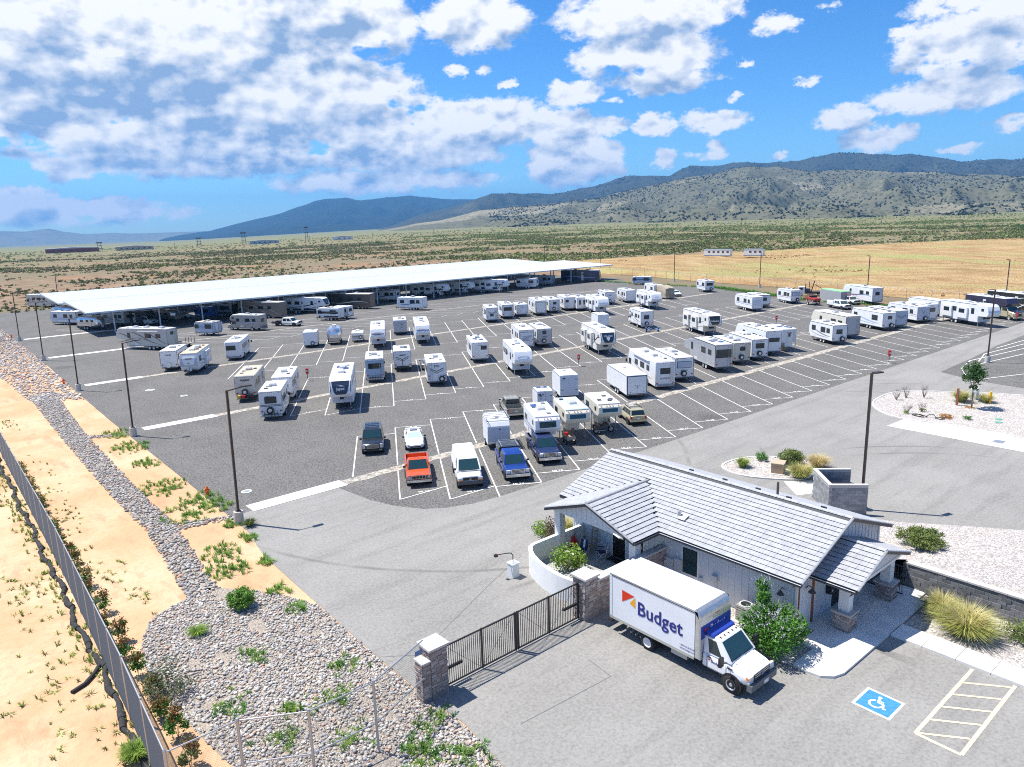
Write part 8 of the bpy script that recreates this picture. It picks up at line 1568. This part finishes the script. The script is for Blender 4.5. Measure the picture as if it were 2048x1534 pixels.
for i,(px,r,w_,d_,h,mk,lb) in enumerate(((-30.2,1500,80,25,7,'gmaroon','long dark red building on the left horizon'),(-26.5,1480,60,20,6,'gtan','low tan building on the left horizon'),(-18,1420,50,16,5,'gblue2','low pale-roofed shed below the lattice towers'),(-12.4,1380,36,16,5,'white','small pale shed right of the tallest tower'))):
    a=HEAD-R(px); k=min(1,max(0,(-px-2)/22)); z=-.0098*k*(r-450); t_=thing('distant_building',lb,'building',(r*math.cos(a),r*math.sin(a),z),a+math.pi/2,'low buildings on the horizon'); pbox('wall',t_,vm_(mk),(0,0,h/2),(w_,d_,h)); M().prism([(-w_/2-1,h),(w_/2+1,h),(w_/2+1,h+.5),(0,h+2.2),(-w_/2-1,h+.5)],-d_/2-1,d_/2+1).build('roof',vm_('ggrey2'),t_); [pbox('window',t_,GLASS,(-w_/2+6+j*9,s*(d_/2+.1),h*.55),(3,.2,1.8)) for j in range(int(w_/10)) for s in(-1,1)]
# utility poles across the plain
for i in range(14):
    px=-24+i*4.6; r=1150; a=HEAD-R(px); k=min(1,max(0,(-px-2)/22)); z=-.0098*k*(r-450); t_=thing('utility_pole','%s thin utility pole from the left in the line across the plain'%ORD[i],'utility pole',(r*math.cos(a),r*math.sin(a),z),a,'line of utility poles across the plain'); pcyl('pole',t_,BARK,(0,0,0),(0,0,11),.22); pbox('crossarm',t_,BARK,(0,0,10),(.2,2.6,.2))
# ------------------------------------------------------------------ mountains
def hill_mat(key,c_tree,c_bare,sc,bare):
    m=bpy.data.materials.new(key); m.use_nodes=True; t=NT(m.node_tree); pos=t.n('ShaderNodeNewGeometry').outputs['Position']
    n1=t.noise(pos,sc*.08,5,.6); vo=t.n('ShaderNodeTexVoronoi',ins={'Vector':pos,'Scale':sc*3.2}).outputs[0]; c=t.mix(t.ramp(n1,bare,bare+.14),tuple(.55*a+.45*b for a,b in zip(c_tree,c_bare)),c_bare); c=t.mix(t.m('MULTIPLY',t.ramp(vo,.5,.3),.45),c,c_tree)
    b=t.n('ShaderNodeBsdfPrincipled',ins={'Base Color':c,'Roughness':.95,'Specular IOR Level':.05}); t.n('ShaderNodeOutputMaterial',ins={0:b.outputs[0]}); return m
def interp(tab,x):
    xs=[p[0] for p in tab]; return float(np.interp(x,xs,[p[1] for p in tab]))
from mathutils import noise as mnoise
def mountain(name,tab,Rr,foot,depth,mt,a0,a1,na=260,nr=46,rough=1.,fade=3.,base=0.):
    vs=[]; 
    for i in range(na+1):
        az=a0+(a1-a0)*i/na; a=HEAD-R(az); ed=min(1,(az-a0)/fade,(a1-az)/fade); k=min(1,max(0,(-az-2)/22))
        hh=max(0,(CAMH+Rr*math.tan(R(interp(tab,az)))))
        for j in range(nr+1):
            f=j/nr; r=foot+(Rr-foot)*min(1,f/.72)+max(0,f-.72)/.28*depth; g=min(1,f/.72); zb=-.0098*k*max(0,r-450)-6
            x,y=r*math.cos(a),r*math.sin(a); nz=mnoise.fractal(Vector((x/(Rr*.085),y/(Rr*.085),3.1)),1.0,2.1,6); rd=abs(mnoise.noise(Vector((x/(Rr*.038),y/(Rr*.038),7.7))))
            sh=g**1.55
            z=zb+(hh-zb)*(sh*(1-.02)+.0)+hh*rough*(nz*.30-rd*.55)*math.sin(math.pi*min(1,g*.97))**.9+hh*.02*nz*g
            if f>.72: z-=hh*.5*((f-.72)/.28)**1.3
            z=zb+(z-zb)*max(0,ed)**.6; vs.append((x,y,z))
    fs=[(i*(nr+1)+k,i*(nr+1)+k+1,(i+1)*(nr+1)+k+1,(i+1)*(nr+1)+k) for i in range(na) for k in range(nr)]
    me=bpy.data.meshes.new(name); me.from_pydata(vs,[],fs); me.materials.append(mt); me.shade_smooth(); tag(obj(name,me),kind='structure'); return np.array(vs).reshape(na+1,nr+1,3)
def hill_trees(name,label,G,n,s0,s1,seed,jmax):
    g=np.random.default_rng(seed); A_,B_=G.shape[:2]; i=g.uniform(A_*.12,A_*.80,n); j=g.uniform(0,1,n)**.9*jmax*(B_-1); i0,j0=i.astype(int),np.minimum(j.astype(int),B_-2); fi,fj=(i-i0)[:,None],(j-j0)[:,None]
    p=(G[i0,j0]*(1-fi)+G[i0+1,j0]*fi)*(1-fj)+(G[i0,j0+1]*(1-fi)+G[i0+1,j0+1]*fi)*fj
    p=p[vnoise(p[:,0]/180.,p[:,1]/180.)+.6*vnoise(p[:,0]/60.,p[:,1]/60.)+g.normal(size=n)*.5>-.35]; n=len(p); s=g.uniform(s0,s1,n); nl=8
    q=g.normal(size=(n,nl,3)); q/=np.linalg.norm(q,axis=2)[:,:,None]; q[:,:,2]=np.abs(q[:,:,2]); c=p[:,None]+q*g.uniform(.4,1,(n,nl,1))*np.stack([s,s,s*1.1],1)[:,None]; a=g.normal(size=(n,nl,3)); a/=np.linalg.norm(a,axis=2)[:,:,None]; b=np.cross(a,g.normal(size=(n,nl,3))); b/=np.linalg.norm(b,axis=2)[:,:,None]; k=(s*.6)[:,None,None]
    v=np.stack([c-a*k,c+b*k*.8,c+a*k,c-b*k*.8],2).reshape(-1,3); tag(obj(name,np_mesh(name,[(v,np.arange(len(v)).reshape(-1,4))],LF['junip'])),label,'trees',None,'stuff')
FL=[(-60,.3),(-38.9,.5),(-34,.4),(-32.7,.3),(-31.3,.47),(-30.6,.23),(-29.3,-.01),(-27.6,.03),(-25.5,-.22),(-22.6,-.32),(-19,-.6)]
BL=[(-24,-.6),(-22.6,-.3),(-19.5,.45),(-16.7,1.07),(-14.5,1.73),(-13.4,2.06),(-12,2.13),(-10.9,1.93),(-9.5,2.03),(-7.2,2.16),(-5.4,1.92),(-2.4,1.8),(1.4,1.5),(7,.6)]
MD=[(-9,.0),(-8,.3),(-4.3,1.2),(-1,2.2),(3.3,1.95),(6.4,2.4),(9.3,3.11),(12.2,2.99),(13.6,3.7),(17.1,3.64),(21.2,3.55),(23.7,3.9),(26.2,3.68),(27.7,3.77),(29.4,3.3),(31.4,3),(34.3,2.9),(40,2.3),(60,2)]
FR=[(-9,-.2),(-7.4,-.04),(-5.1,.19),(-2,.9),(3.3,1.22),(7.1,1.57),(10.8,2.3),(14.4,2.97),(17.8,3.33),(19.9,3.22),(21.9,2.71),(24.4,2.71),(27.5,2.5),(30.4,2.2),(34.4,1.8),(40,1.4),(60,1)]
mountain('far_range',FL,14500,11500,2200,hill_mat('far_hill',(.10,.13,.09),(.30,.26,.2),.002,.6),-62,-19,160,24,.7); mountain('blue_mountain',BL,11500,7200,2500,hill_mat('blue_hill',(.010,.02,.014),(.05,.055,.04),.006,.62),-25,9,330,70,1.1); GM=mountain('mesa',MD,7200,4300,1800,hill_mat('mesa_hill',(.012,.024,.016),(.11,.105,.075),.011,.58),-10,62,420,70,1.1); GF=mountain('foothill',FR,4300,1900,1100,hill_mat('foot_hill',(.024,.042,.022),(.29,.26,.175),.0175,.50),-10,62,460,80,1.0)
hill_trees('hillside_junipers','dark junipers dotting the nearer grey-green hillside',GF,26000,2.2,5.0,5,.72); hill_trees('hillside_junipers','dark trees dotting the mesa slopes behind',GM,16000,4,8,6,.72)
# ------------------------------------------------------------------ air between here and the mountains
hz=M().box((0,0,0),(2,2,2)); o=hz.build('haze',None); o.scale=(17800,17800,520); o.location=(0,0,520-262); tag(o,'pale blue summer haze over the whole valley','haze',None,'stuff')
m=bpy.data.materials.new('haze_air'); m.use_nodes=True; t=NT(m.node_tree); pv=t.n('ShaderNodeVolumePrincipled',ins={'Color':(.16,.50,1,1),'Density':6.5e-5,'Anisotropy':.1}); t.n('ShaderNodeOutputMaterial',ins={1:pv.outputs[0]}); o.data.materials.append(m)
